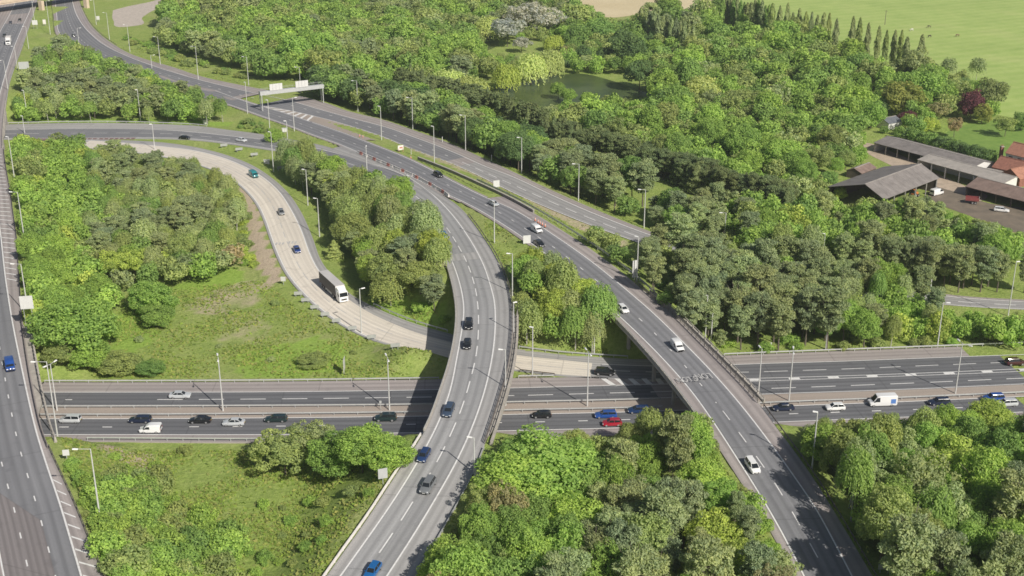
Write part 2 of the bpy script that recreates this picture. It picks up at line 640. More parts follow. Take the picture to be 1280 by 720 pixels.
B_outer_left = L([(-60, 174.5), (7, 174.5), (100, 174.2), (200, 173.5), (237.5, 174.8), (275, 178.7), (312.5, 184), (339, 188), (380, 197), (430, 213), (465, 229), (492, 243), (510, 254.5), (517, 261), (531, 277), (540, 292), (551, 313), (559.5, 335), (565, 355), (569, 375), (570.5, 392.5), (568, 424), (560, 460), (550, 490), (530, 541), (495, 593), (457.5, 651), (420, 703), (407, 722), (370, 775)], zB)
B_rail = L([(607, 300), (616, 314), (626, 333), (634.5, 355), (640, 376), (642.5, 400), (641, 437), (635, 477), (626, 508), (615, 541), (599, 584)], zB)
C_upper = L([(95, 174.5), (140, 177.5), (200, 182.7), (237.5, 187.3), (275, 196), (306, 208.5), (325, 219), (347.5, 238), (364, 262.5), (377.5, 290), (387.5, 318), (398, 338), (416, 358), (437.5, 375.5), (460, 390), (495, 406), (520, 416), (565, 428), (605, 437), (645, 444), (690, 448.5), (750, 455), (800, 458), (838, 459)], zC)
C_lower = L([(95, 184), (140, 187), (190, 193), (230, 201), (262, 210), (292, 224.5), (312.5, 242), (322, 254), (331, 272), (340, 297.5), (350, 323), (360.5, 343), (375, 361), (402.5, 387), (432.5, 407.5), (470, 425), (520, 438), (560, 447), (600, 455), (645, 461.5), (690, 467.5), (744, 471), (790, 474), (838, 475)], zC)
C_outer = L([(95, 173.8), (140, 174.8), (200, 177.5), (250, 185), (287.5, 195), (312.5, 205), (337.5, 220.5), (357.5, 238), (376.5, 265), (391.5, 299), (402.5, 328), (417, 347), (440, 369.5), (462.5, 381), (495, 396), (522.5, 406), (566, 418), (605, 428), (645, 436), (690, 442), (750, 446.5), (815, 450), (860, 450)], zC)
D_white = L([(44, -8), (39, 9), (27, 36), (15, 66), (5, 98), (-2, 125), (-7, 155), (-9, 185), (-8.5, 220), (-5, 253), (0, 287), (7.5, 352), (16, 405), (27, 459), (37, 505), (46, 542), (60, 586), (75, 630), (87.5, 672), (101, 718), (116, 772)], zD)
D_rail = L([(49, -8), (45, 8), (39, 27), (33, 44), (27, 62), (19, 83), (12, 105), (8, 130), (5, 155), (4.5, 185), (8, 212), (13, 240), (17, 270), (21, 298), (23, 330), (25, 360), (28, 398), (33, 435), (39.5, 475), (46.5, 510), (53, 538), (69, 577), (85.5, 612), (99, 643), (110, 671), (130, 719), (150, 772)], zD)
M1_top = L([(-200, 478), (0, 477.7), (150, 477.7), (320, 477), (505, 474.6), (640, 472.5), (752, 470.5), (835, 468)], z0)
M1_white = L([(-200, 490.3), (0, 490.3), (150, 490.3), (320, 490), (550, 487), (640, 485), (752, 482.2), (835, 480)], z0)
M1_low = L([(-200, 508), (0, 508), (150, 507.8), (320, 507.2), (530, 505.3), (640, 502.7), (800, 499), (880, 496), (965, 493), (1120, 487.8), (1290, 480.2)], z0)
M1_dash = L([(-200, 499.6), (0, 499.6), (150, 499.6), (320, 498.9), (537, 496.3), (674, 493.8), (725, 492.3), (774.5, 491), (825, 489.7), (880, 488), (980, 485), (1031, 483.2), (1082, 481.2), (1133, 479.2), (1184.5, 477), (1235, 474.6), (1290, 472.3)], z0)
N_top = L([(790, 449), (850, 447), (900, 444.5), (960, 442), (1040, 439), (1120, 436), (1200, 433), (1290, 429.5)], z0)
N_white = L([(752, 455.5), (835, 457.5), (909, 456), (960, 454.2), (1040, 452), (1120, 449), (1200, 446), (1290, 442.8)], z0)
N_dash = L([(752, 463), (860, 466), (960, 464.5), (1005, 463), (1055, 461.3), (1102, 459.4), (1152.5, 457.2), (1202, 455.2), (1290, 451.5)], z0)
N_sep_a = L([(835, 475), (900, 474), (960, 472.5), (1040, 470.2), (1120, 467.6), (1200, 464.4), (1290, 460.3)], z0)
N_sep_b = L([(835, 479.5), (900, 478), (960, 476), (1040, 473.3), (1120, 470.4), (1200, 467.5), (1290, 463.6)], z0)
M_res_low = L([(-200, 523.5), (0, 523.5), (150, 523.5), (320, 522.5), (537, 520), (640, 518), (802, 514.5), (900, 511), (1035, 505.5), (1120, 502.5), (1290, 495)], z0)
M2_dash = L([(-200, 533.8), (0, 533.8), (150, 533.8), (320, 533), (537, 530), (690, 527), (802, 524), (900, 520.5), (997, 517), (1177, 510.6), (1290, 505.5)], z0)
M2_low = L([(-200, 543.3), (0, 543.3), (150, 543.3), (320, 543.3), (537, 540.5), (690, 537), (802, 534), (900, 530.5), (997, 526.5), (1177, 519.5), (1290, 514.5)], z0)
M2_bot = L([(-200, 552), (0, 552), (150, 552), (320, 553), (537, 550), (690, 546.5), (802, 543), (900, 539.5), (997, 535), (1177, 527.5), (1290, 522.5)], z0)

# D and F extra lines are offsets
LANE = 3.65
D_w = D_white
sgn = 1.0
_t = D_w[1] - D_w[0]


def side_of(q, ref):
    """+1 if ref lies to the right of travel along q (mid point)"""
    i = len(q) // 2
    t = q[i + 1] - q[i - 1]
    j = np.argmin(np.linalg.norm(ref[:, :2] - q[i, :2], axis=1))
    d = ref[j] - q[i]
    return 1.0 if (d[0] * t[1] - d[1] * t[0]) > 0 else -1.0


sD = -side_of(D_w, D_rail)      # away from the rail = into the carriageway
D_l1 = offset(D_w, sD * LANE)
D_l2 = offset(D_w, sD * 2 * LANE)
D_l3 = offset(D_w, sD * 3 * LANE)
D_l4 = offset(D_w, sD * (3 * LANE + 1.5))
D_far = offset(D_w, sD * (3 * LANE + 17))
# ------------------------------------------------------------------ terrain
def cut(q, f0, f1):
    n = len(q)
    return q[int(n * f0):max(int(n * f1), int(n * f0) + 2)]


def near_py(q, py0, py1):
    """part of a line whose survey rows lie between py0 and py1"""
    k = [i for i, p in enumerate(q) if py0 <= PX(*p)[1] <= py1]
    return q[min(k):max(k) + 1]


def near_px(q, a, b):
    k = [i for i, p in enumerate(q) if a <= PX(*p)[0] <= b]
    return q[min(k):max(k) + 1]


def mid(a, b):
    a, b = pair(a, b)
    n = max(len(a), len(b))
    return (resample(a, n) + resample(b, n)) / 2


def halfw(a, b):
    a, b = pair(a, b)
    n = max(len(a), len(b))
    return np.linalg.norm((resample(a, n) - resample(b, n))[:, :2], axis=1) / 2


raise_pts = []     # x, y, z, halfwidth : embankments
keep_pts = []      # x, y, z, halfwidth : the ground stays below these


def add_pts(store, a, b, extra, skip=None):
    m = mid(a, b)
    h = halfw(a, b) + extra
    for p, w in zip(m, h):
        if skip and skip(*PX(*p)):
            continue
        store.append((p[0], p[1], p[2], w))


B_bridge = lambda px, py: 398 < py < 545
A_bridge = lambda px, py: 372 < py < 520 and px > 730
D_bridge = lambda px, py: 430 < py < 553 or 120 < py < 200

add_pts(raise_pts, A_outer_left, A_rail, 2.0, A_bridge)
add_pts(raise_pts, near_px(A_left, 60, 322), near_px(E_outer, 90, 330), 2.0)
add_pts(raise_pts, B_outer_left, B_outer_right, 2.0, B_bridge)
add_pts(raise_pts, D_far, D_rail, 2.5, D_bridge)
add_pts(raise_pts, E_left, near_px(E_outer, 320, 1300), 1.5)
add_pts(raise_pts, C_lower, C_outer, 1.5)
add_pts(keep_pts, M1_top, near_px(M2_bot, -220, 835), 2.0)
add_pts(keep_pts, N_top, near_px(M2_bot, 780, 1300), 2.0)
add_pts(keep_pts, C_lower, C_outer, 1.0)
add_pts(keep_pts, E_left, near_px(E_outer, 320, 1300), 0.5)
add_pts(keep_pts, near_px(B_outer_left, -70, 400), near_px(B_outer_right, -70, 400), 0.5)
add_pts(raise_pts, near_px(A_right, 388, 640), near_px(E_left, 400, 660), 0.0)
add_pts(keep_pts, A_outer_left, A_rail, 0.6)
add_pts(keep_pts, near_px(A_left, 60, 600), near_px(A_right, 268, 610), 0.6)
add_pts(keep_pts, near_px(A_left, 60, 322), near_px(E_outer, 90, 330), 0.6)
add_pts(keep_pts, B_outer_left, B_outer_right, 0.6)
add_pts(keep_pts, D_far, D_rail, 0.6)
add_pts(raise_pts, near_px(A_left, 290, 600), near_px(A_right, 300, 615), 2.5)
raise_pts = np.array(raise_pts)
keep_pts = np.array(keep_pts)
BASE = -0.25


def terrain_z(X, Y):
    """height of the ground at arrays X, Y"""
    X = np.atleast_1d(np.asarray(X, float))
    Y = np.atleast_1d(np.asarray(Y, float))
    z = np.full(X.shape, BASE)
    # gentle natural unevenness away from the motorway
    z = z + 0.0
    CH = 20000
    for i in range(0, len(X), CH):
        x, y = X[i:i + CH, None], Y[i:i + CH, None]
        d = np.sqrt((x - raise_pts[None, :, 0]) ** 2 + (y - raise_pts[None, :, 1]) ** 2)
        e = np.maximum(0, d - raise_pts[None, :, 3])
        zz = raise_pts[None, :, 2] - 0.13 - e * 0.52
        up = np.max(zz, axis=1)
        z_ = np.maximum(z[i:i + CH], up)
        d = np.sqrt((x - keep_pts[None, :, 0]) ** 2 + (y - keep_pts[None, :, 1]) ** 2)
        e = np.maximum(0, d - keep_pts[None, :, 3])
        lo = np.min(keep_pts[None, :, 2] - 0.13 + e * 0.8, axis=1)
        z[i:i + CH] = np.minimum(z_, np.maximum(lo, BASE))
    return z


# fine grid in view, coarse apron to the horizon
gx = np.arange(-330, 420.1, 2.5)
gy = np.arange(150, 620.1, 2.5)
gx = np.concatenate([[-6000, -2500, -1200, -700, -480, -390], gx, [480, 560, 700, 1200, 2500, 6000]])
gy = np.concatenate([[-3000, -800, -100, 60, 110], gy, [640, 670, 710, 760, 820, 900, 1000, 1150, 1400, 2000, 3500, 7000]])
XX, YY = np.meshgrid(gx, gy)
ZZ = terrain_z(XX.ravel(), YY.ravel()).reshape(XX.shape)
TZ = ZZ


def tz(x, y):
    """bilinear height of the built ground"""
    i = min(max(np.searchsorted(gx, x) - 1, 0), len(gx) - 2)
    j = min(max(np.searchsorted(gy, y) - 1, 0), len(gy) - 2)
    fx = (x - gx[i]) / (gx[i + 1] - gx[i])
    fy = (y - gy[j]) / (gy[j + 1] - gy[j])
    return float((TZ[j, i] * (1 - fx) + TZ[j, i + 1] * fx) * (1 - fy) + (TZ[j + 1, i] * (1 - fx) + TZ[j + 1, i + 1] * fx) * fy)


def GT(px, py, up=0.0):
    """point on the ground (or up metres above it) seen at px, py"""
    z = 0.0
    for _ in range(12):
        x, y = G(px, py, z + up)
        z = 0.5 * z + 0.5 * tz(x, y)
    x, y = G(px, py, z + up)
    return x, y, tz(x, y)


nxg, nyg = len(gx), len(gy)
idx = np.arange(nxg * nyg).reshape(nyg, nxg)
faces = np.stack([idx[:-1, :-1].ravel(), idx[:-1, 1:].ravel(), idx[1:, 1:].ravel(), idx[1:, :-1].ravel()], axis=1)
def px_poly(pts):
    return [G(a, b, 0.5) for a, b in pts]


def in_poly_arr(poly, X, Y):
    c = np.zeros(X.shape, bool)
    j = len(poly) - 1
    for i in range(len(poly)):
        xi, yi = poly[i]
        xj, yj = poly[j]
        cr = ((yi > Y) != (yj > Y)) & (X < (xj - xi) * (Y - yi) / (yj - yi + 1e-12) + xi)
        c ^= cr
        j = i
    return c


X_, Y_ = XX.ravel(), YY.ravel()
soil = np.zeros(X_.shape)
for pts, w in (([(300, 228), (317, 248), (324, 272), (332, 300), (343, 326), (356, 350), (338, 352), (320, 330), (312, 300), (308, 270), (294, 242)], .95),
               ([(225, 380), (262, 360), (315, 345), (340, 352), (326, 374), (290, 388), (255, 392)], .45),
               ([(270, 395), (330, 380), (345, 400), (330, 430), (290, 432), (268, 415)], .3), ([(455, 395), (480, 412), (500, 440), (470, 440), (440, 415)], .3),
               ([(125, 562), (190, 560), (210, 585), (170, 590), (130, 580)], .6), ([(100, 640), (130, 650), (150, 720), (130, 720)], .5),
               ([(545, 300), (562, 340), (566, 372), (556, 366), (548, 330)], .5), ([(955, 640), (985, 700), (998, 725), (975, 718), (950, 660)], .6),
               ([(440, 160), (500, 182), (560, 208), (540, 208), (470, 176)], .45), ([(480, 180), (560, 208), (640, 243), (720, 280), (790, 312), (780, 322), (700, 285), (620, 246), (540, 212)], .5), ([(645, 462), (690, 470), (690, 474), (645, 474)], .6)):
    soil = np.maximum(soil, np.where(in_poly_arr(px_poly(pts), X_, Y_), w, 0))
lush = np.zeros(X_.shape)
for pts, w in (([(290, 440), (400, 415), (440, 430), (430, 465), (300, 468)], .8), ([(110, 400), (180, 380), (200, 420), (150, 450)], .8), ([(240, 335), (300, 330), (310, 350), (240, 362), (215, 360)], .9),
               ([(150, 110), (280, 100), (320, 108), (190, 84), (150, 66)], .7), ([(440, 380), (500, 400), (556, 412), (556, 395), (470, 372)], .9), ([(20, 142), (290, 150), (290, 156), (20, 152)], .8),
               ([(120, 565), (330, 560), (500, 570), (480, 620), (400, 720), (140, 725), (110, 640)], .34), ([(1150, 150), (1290, 145), (1290, 205), (1150, 200)], .5)):
    lush = np.maximum(lush, np.where(in_poly_arr(px_poly(pts), X_, Y_), w, 0))
me = mesh_np("ground", np.column_stack([XX.ravel(), YY.ravel(), ZZ.ravel()]), faces)
me.attributes.new("soil", 'FLOAT', 'POINT').data.foreach_set("value", soil.astype(np.float32))
me.attributes.new("lush", 'FLOAT', 'POINT').data.foreach_set("value", lush.astype(np.float32))
for p in me.polygons:
    p.use_smooth = True

# rough grass: several tones driven by noise, with dry patches, bramble and bare soil
t = NT("rough_grass")
p = t.pos()
n_big = t.noise(p, 0.035, 4, 0.6)
n_mid = t.noise(p, 0.16, 5, 0.65)
n_fin = t.noise(p, 1.1, 5, 0.75)
n_vf = t.noise(p, 4.0, 3, 0.8)
c = t.ramp(n_mid, [(0.30, (0.148, 0.231, 0.047)), (0.45, (0.245, 0.351, 0.071)), (0.55, (0.332, 0.417, 0.100)), (0.68, (0.430, 0.456, 0.177))])
dry = t.ramp(n_big, [(0.50, 0.0), (0.66, 1.0)])
c = t.mix(dry, c, t.ramp(n_fin, [(0.3, (0.343, 0.330, 0.142)), (0.7, (0.527, 0.496, 0.266))]))
c = t.mix(0.55, c, t.ramp(n_fin, [(0.32, (0.110, 0.165, 0.035)), (0.5, (0.270, 0.357, 0.083)), (0.70, (0.516, 0.542, 0.212))]))
c = t.mix(0.35, c, t.ramp(n_vf, [(0.3, (0.110, 0.165, 0.035)), (0.7, (0.442, 0.529, 0.177))]))
def attr_mask(name, lo, hi):
    a_ = t.node("ShaderNodeAttribute", attribute_name=name, attribute_type='GEOMETRY').outputs["Fac"]
    ad = t.node("ShaderNodeMath", operation='MULTIPLY_ADD')
    ad.inputs[1].default_value = 1.0
    sc_ = t.node("ShaderNodeMath", operation='MULTIPLY_ADD')
    sc_.inputs[1].default_value = 0.9
    sc_.inputs[2].default_value = -0.45
    t.link(n_mid, sc_.inputs[0])
    t.link(a_, ad.inputs[0])
    t.link(sc_.outputs[0], ad.inputs[2])
    return t.ramp(ad.outputs[0], [(lo, 0.0), (hi, 1.0)])
c = t.mix(attr_mask("lush", .30, .75), c, t.ramp(n_fin, [(0.3, (0.201, 0.319, 0.053)), (0.7, (0.354, 0.496, 0.106))]))
c = t.mix(attr_mask("soil", .22, .62), c, t.ramp(n_fin, [(0.3, (0.401, 0.319, 0.224)), (0.55, (0.531, 0.437, 0.330)), (0.72, (0.425, 0.401, 0.201))]))
t.color(c)
t.b.inputs["Roughness"].default_value = 0.95
t.b.inputs["Specular IOR Level"].default_value = 0.1
mixh = t.node("ShaderNodeMath", operation='ADD')
t.link(n_fin, mixh.inputs[0])
t.link(n_mid, mixh.inputs[1])
t.bump(mixh.outputs[0], 0.8, 0.5)
ground = link_mesh("ground", me, "rough_grass")
tag(ground, kind='structure')


def sheet(name, pxs, mat, dz=0.02, kind='structure', res=3.0, smooth=1):
    """flat-lying patch on the ground, outline in survey pixels"""
    P = [GT(a, b) for a, b in pxs]
    pts = np.array([(a, b, 0) for a, b, _ in P])
    if smooth:
        loop = np.vstack([pts, pts[:1]])
        q = spline(loop, step=res)[:-1]
    else:
        q = pts
    from mathutils.geometry import tessellate_polygon
    V = [Vector((x, y, tz(x, y) + dz)) for x, y, _ in q]
    tri = tessellate_polygon([[Vector((v.x, v.y, 0)) for v in V]])
    me = bpy.data.meshes.new(name)
    me.from_pydata(V, [], [tuple(f) for f in tri])
    me.update()
    if len(me.polygons) and me.polygons[0].normal.z < 0:
        me.flip_normals()
    ob = link_mesh(name, me, mat)
    tag(ob, kind=kind)
    return ob


# pasture, ripe field, pond, farm ground
t = NT("pasture_grass")
p = t.pos()
n1 = t.noise(p, 0.02, 4, 0.6)
n2 = t.noise(p, 0.09, 6, 0.72)
c = t.ramp(n1, [(0.35, (0.287, 0.424, 0.088)), (0.55, (0.363, 0.505, 0.118)), (0.7, (0.440, 0.505, 0.171))])
c = t.mix(0.5, c, t.ramp(n2, [(0.3, (0.229, 0.350, 0.071)), (0.7, (0.472, 0.538, 0.177))]))
w = t.node("ShaderNodeTexWave", wave_type='BANDS')
w.inputs["Scale"].default_value = 0.035
w.inputs["Distortion"].default_value = 2.0
mp = t.node("ShaderNodeMapping")
mp.inputs["Rotation"].default_value = (0, 0, R(62))
t.link(p, mp.inputs[0])
t.link(mp.outputs[0], w.inputs["Vector"])
c = t.mix(0.12, c, t.ramp(w.outputs["Fac"], [(0.3, (0.306, 0.404, 0.106)), (0.8, (0.573, 0.592, 0.260))]))
t.color(c)
t.b.inputs["Roughness"].default_value = 0.95
t = NT("ripe_crop")
p = t.pos()
n1 = t.noise(p, 0.03, 4)
n2 = t.noise(p, 0.5, 4)
c = t.ramp(n1, [(0.3, (0.590, 0.484, 0.283)), (0.7, (0.708, 0.602, 0.389))])
t.color(t.mix(0.25, c, t.ramp(n2, [(0.3, (0.472, 0.389, 0.212)), (0.7, (0.779, 0.684, 0.472))])))
t = NT("lawn")
n1 = t.noise(t.pos(), 0.3, 4)
t.color(t.ramp(n1, [(0.3, (0.147, 0.254, 0.041)), (0.7, (0.218, 0.330, 0.065))]))
t = NT("pond_water")
n1 = t.noise(t.pos(), 0.06, 4)
t.color(t.ramp(n1, [(0.35, (0.06, 0.088, 0.03)), (0.65, (0.10, 0.13, 0.05))]))
t.b.inputs["Roughness"].default_value = 0.3
t.b.inputs["Specular IOR Level"].default_value = 0.10
n2 = t.noise(t.pos(), 1.2, 3)
t.bump(n2, 0.05, 0.05)
t = NT("yard_brown")  # brown ground of the farm yard, mottled by noise
n1 = t.noise(t.pos(), 0.25, 4)
t.color(t.ramp(n1, [(0.3, (0.15, 0.125, 0.095)), (0.7, (0.235, 0.19, 0.14))]))

sheet("pasture", [(905, -14), (935, 12), (990, 30), (1060, 56), (1130, 88), (1180, 116), (1230, 140), (1300, 152), (1360, 130), (1420, 60), (1400, -25), (1150, -30)], "pasture_grass", 0.06)
sheet("crop_field", [(672, -2), (700, 7), (735, 14), (765, 22), (800, 18), (850, 12), (893, 10), (890, -12), (800, -25), (700, -22)], "ripe_crop", 0.06)
sheet("paddock", [(1165, 178), (1195, 160), (1240, 150), (1310, 154), (1310, 200), (1258, 198), (1215, 195)], "lawn", 0.06)
sheet("pond", [(606, 113), (628, 107), (655, 103), (690, 95), (722, 92), (765, 101), (800, 113), (816, 119), (790, 123), (740, 126), (700, 131), (655, 136), (618, 128)], "pond_water", 0.05)
sheet("small_pond", [(584, 44), (600, 38), (616, 44), (612, 62), (596, 66), (584, 58)], "pond_water", 0.05)
sheet("farm_track", [(1078, 178), (1092, 180), (1115, 190), (1140, 200), (1160, 212), (1205, 232), (1235, 246), (1222, 252), (1190, 240), (1150, 226), (1110, 205), (1085, 192)], "track_dirt", 0.05)
sheet("farm_yard", [(1165, 232), (1200, 242), (1235, 254), (1290, 262), (1300, 290), (1265, 290), (1225, 275), (1190, 262), (1165, 252)], "yard_brown", 0.08)
sheet("gravel_clearing", [(141, 13), (160, 8), (185, 3), (212, -4), (214, 4), (190, 14), (178, 22), (172, 32), (152, 34), (142, 26)], "gravel_pale", 0.06)
# ------------------------------------------------------------------ roads
def top(q, dz):
    r = q.copy()
    r[:, 2] += dz
    return r


# D : left bridge road
strip("left_road", D_far, D_rail, "shoulder", 0.0, 0.35)
strip("left_road_lanes", D_w, D_l3, "asphalt_new", 0.004, nx=9)
strip("left_road_lanes", near_py(D_l1, 646, 780), near_py(D_l3, 600, 780), "asphalt_pink", 0.009, nx=7, trim=False)
pD = Paint("left_road_markings")
pD.line(D_w, 0.3)
pD.line(D_l3, 0.25)
pD.dashes(near_py(D_l1, -10, 780), 2.6, 6.4, 0.22, 1.0)
pD.dashes(near_py(D_l2, -10, 780), 2.6, 6.4, 0.22, 4.0)
# hatching on the hard shoulder
def hatch(paint, a, b, py0, py1, every=4.5, w=0.55, inset=0.8, lean=1.2):
    A_, B_ = near_py(a, py0, py1), near_py(b, py0, py1)
    n = int(np.sum(np.linalg.norm(np.diff(A_[:, :2], axis=0), axis=1)) / every)
    A_, B_ = resample(A_, n + 2), resample(B_, n + 2)
    for i in range(1, n + 1):
        t_ = A_[i + 1] - A_[i]
        t_ /= np.linalg.norm(t_)
        d = B_[i] - A_[i]
        l = np.linalg.norm(d)
        d /= l
        p0 = A_[i] + d * 0.3
        p1 = A_[i] + d * max(0.8, l - inset) + t_ * lean
        paint.quad([p0, p1, p1 + t_ * w, p0 + t_ * w])
hatch(pD, D_w, D_rail, 188, 357)
hatch(pD, D_w, D_rail, 583, 760)
pD.build()

# E : far carriageway together with the upper part of A
strip("far_road", A_left_out, near_px(E_outer, 90, 350), "shoulder", 0.0, 0.35, nx=9, ref=ABE)
strip("far_road_verge", E_left, near_px(E_outer, 320, 1300), "shoulder", 0.002, 0.35, ref=ABE)
strip("gravel_nose", near_px(A_right, 330, 470), near_px(E_left, 330, 490), "reserve", 0.0, ref=ABE)
strip("right_road", offset(near_px(A_left, 270, 600), -1.2 * side_of(A_left, A_right)), offset(near_px(A_right, 280, 610), 1.0 * side_of(A_left, A_right)), "shoulder", 0.004, 0.3, nx=7, ref=ABE)
Ea, Eb = near_px(E_left, 318, 566), near_px(E_right, 318, 584)
strip("far_road_lanes", near_px(A_left, 60, 322), near_px(E_right, 88, 322), "asphalt_new", 0.02, nx=9, ref=ABE)
strip("far_road_lanes", Ea, Eb, "asphalt_new", 0.02, ref=ABE)
strip("far_road_lanes", near_px(E_left, 566, 1300), near_px(E_right, 584, 1300), "asphalt_old", 0.02, ref=ABE)
pE = Paint("far_road_markings", dz=0.045)
pE.line(E_right, 0.3)
pE.line(near_px(E_left, 395, 1300), 0.3)
pE.line(near_px(E_lane_left, 60, 80), 0.3)
pE.dashes(near_px(E_dash, 60, 566), 2.2, 6.8, 0.3, 3.0)
pE.dashes(near_px(E_dash, 570, 1300), 6, 3, 0.3, 2.0)
# hatched nose between the two carriageways
ha = near_px(A_right, 300, 388)
hb = near_px(E_left, 322, 400)
n = 10
ha, hb = resample(ha, n + 1), resample(hb, n + 1)
pE.line(near_px(A_right, 268, 390), 0.3)
for i in range(1, n):
    t_ = (ha[i + 1] - ha[i])
    t_ /= np.linalg.norm(t_)
    a0, b0 = ha[i] + t_ * 2.5, hb[i] - t_ * 1.0
    m_ = (a0 + b0) / 2 + t_ * 0.2
    pE.quad([a0, b0, b0 + t_ * 1.7, a0 + t_ * 1.7])
pE.line(hb, 0.35)
pE.build()

# A : right flyover
strip("right_road", A_outer_left, near_px(A_rail, 520, 1130), "shoulder", 0.0, 0.35, nx=7, ref=ABE)
nose = near_px(A_left, 318, 600)
strip("right_road_lanes", near_px(A_left, 262, 1040), near_px(A_right, 275, 1100), "asphalt_new", 0.022, nx=7, ref=ABE)
pA = Paint("right_road_markings", dz=0.045)
pA.line(near_px(A_left, 262, 1040), 0.28)
pA.line(near_px(A_right, 388, 1100), 0.26)
pA.dashes(near_px(A_dash, 330, 900), 2.2, 6.8, 0.22, 2.0)
pA.dashes(near_px(A_dash, 900, 1060), 4.5, 4.5, 0.20, 1.0)
pA.build()

# B : curved flyover
strip("curved_road", B_outer_left, B_outer_right, "shoulder_grey", 0.0, 0.35, nx=7, ref=ABE)
_l, _r = B_left[:int(len(B_left) * .66)], B_right[:int(len(B_right) * .66)]
strip("curved_road_lanes", near_px(_l[:len(_l) * 3 // 4], -70, 545), near_px(_r[:len(_r) * 3 // 4], -70, 562), "asphalt_new", 0.020, nx=7, ref=ABE)
_i = max(i for i, p in enumerate(_l[:len(_l) * 3 // 4]) if PX(*p)[0] <= 545)
_j = max(i for i, p in enumerate(_r[:len(_r) * 3 // 4]) if PX(*p)[0] <= 562)
strip("curved_road_lanes", _l[_i:], _r[_j:], "asphalt_worn", 0.016, nx=7, ref=ABE)
strip("curved_road_lanes", B_left[int(len(B_left) * .66) - 1:], B_right[int(len(B_right) * .66) - 1:], "asphalt_worn", 0.016, nx=7, ref=ABE)
strip("gore", near_px(B_right[:len(B_right) // 2], 395, 560), near_px(A_left, 424, 577), "shoulder_grey", 0.006, ref=ABE)
pB = Paint("curved_road_markings", dz=0.04)
pB.line(B_left, 0.30)
pB.line(B_right, 0.30)
pB.dashes(B_dash, 6, 3, 0.26, 1.0)
pB.build()
# red-surfaced run-up beside the slip road, with rumble markings
ra = near_px(B_outer_left[:len(B_outer_left) // 3], 20, 190)
rb = near_px(C_upper, 95, 190)
strip("red_strip", near_px(B_left[:len(B_left) // 3], 30, 175), offset(near_px(B_left[:len(B_left) // 3], 30, 175), -side_of(B_left[:200], B_right[:200]) * 3.6), "red_asphalt", 0.016, ref=ABE)
pR = Paint("red_strip_markings", "faded_paint", dz=0.024)
rm = offset(near_px(B_left[:len(B_left) // 3], 60, 172), -side_of(B_left[:200], B_right[:200]) * 1.6)
pR.dashes(rm, 1.1, 1.0, 1.1, 0.0)
pR.build()

# C : concrete slip road
strip("slip_road", offset(C_lower, -side_of(C_lower, C_upper) * 0.8), C_outer, "shoulder_grey", 0.0, 0.35, nx=7, ref=C_dash)
cu, cl = near_px(C_upper, 90, 748), near_px(C_lower, 90, 744)
strip("slip_road_lanes", cl, cu, "concrete_road", 0.005, nx=9, ref=C_dash)
strip("slip_road_lanes", near_px(C_lower, 743, 840), near_px(C_upper, 747, 840), "asphalt_new", 0.006, ref=C_dash)
pC = Paint("slip_road_markings", "road_paint")
pC.line(near_px(C_upper, 95, 420), 0.28)
pC.line(near_px(C_lower, 95, 470), 0.28)
pC.build()
pC2 = Paint("slip_road_lane_line", "faded_paint")
pC2.dashes(C_dash, 6, 3, 0.22, 0)
# worn lettering patches across the slip road
for cx_, cy_ in ((350, 304.5), (366, 303)):
    x_, y_ = G(cx_, cy_, 1.1)
    for k in range(3):
        pC2.quad([(x_ - 1.3 + k * .95, y_ - 1.0, 1.1), (x_ - .75 + k * .95, y_ - 1.0, 1.1), (x_ - .75 + k * .95, y_ + 1.0, 1.1), (x_ - 1.3 + k * .95, y_ + 1.0, 1.1)])
pC2.build()

# M : motorway
strip("motorway", M1_top, near_px(M2_bot, -210, 835), "shoulder", 0.0, 0.3, nx=9)
strip("motorway", offset(N_top, 0.0), near_px(M2_bot, 800, 1300), "shoulder", -0.004, 0.3, nx=9)
strip("motorway_lanes", M1_white, near_px(M1_low, -210, 835), "asphalt", 0.008, nx=7)
strip("motorway_lanes", N_white, near_px(M1_low, 830, 1300), "asphalt", 0.006, nx=9)
strip("central_reserve", M1_low, M_res_low, "reserve", 0.012)
strip("motorway_lanes", M_res_low, M2_low, "asphalt", 0.010, nx=7)
pM = Paint("motorway_markings", dz=0.020)
pM.line(M1_white, 0.26)
pM.line(N_white, 0.26)
pM.line(offset(M1_low, 0.3 * -side_of(M1_low, M1_dash) * -1), 0.22)
pM.line(M_res_low, 0.26)
pM.line(M2_low, 0.26)
pM.dashes(near_px(M1_dash, -200, 130), 2.4, 6.6, 0.30, 1.5)
pM.dashes(near_px(M1_dash, 190, 1300), 6, 3, 0.28, 0.6)
pM.dashes(M2_dash, 2.8, 6.2, 0.30, 0.0)
pM.dashes(N_dash, 6, 3, 0.24, 0.6)
pM.line(N_sep_a, 0.22)
pM.line(N_sep_b, 0.22)
pM.dashes((resample(N_sep_a, 200) + resample(N_sep_b, 200)) / 2, 3.2, 5.8, 0.9, 0)
# chevrons where the slip road joins
for k in range(5):
    a = G(752 + k * 17, 479.5, 0)
    b = G(764 + k * 15, 482.5 - k * .4, 0)
    pM.quad([(a[0], a[1] + 2.6, 0), (a[0] + 1.2, a[1] + 2.6, 0), (b[0] + 1.4, b[1], 0), (b[0], b[1], 0)])
pM.build()

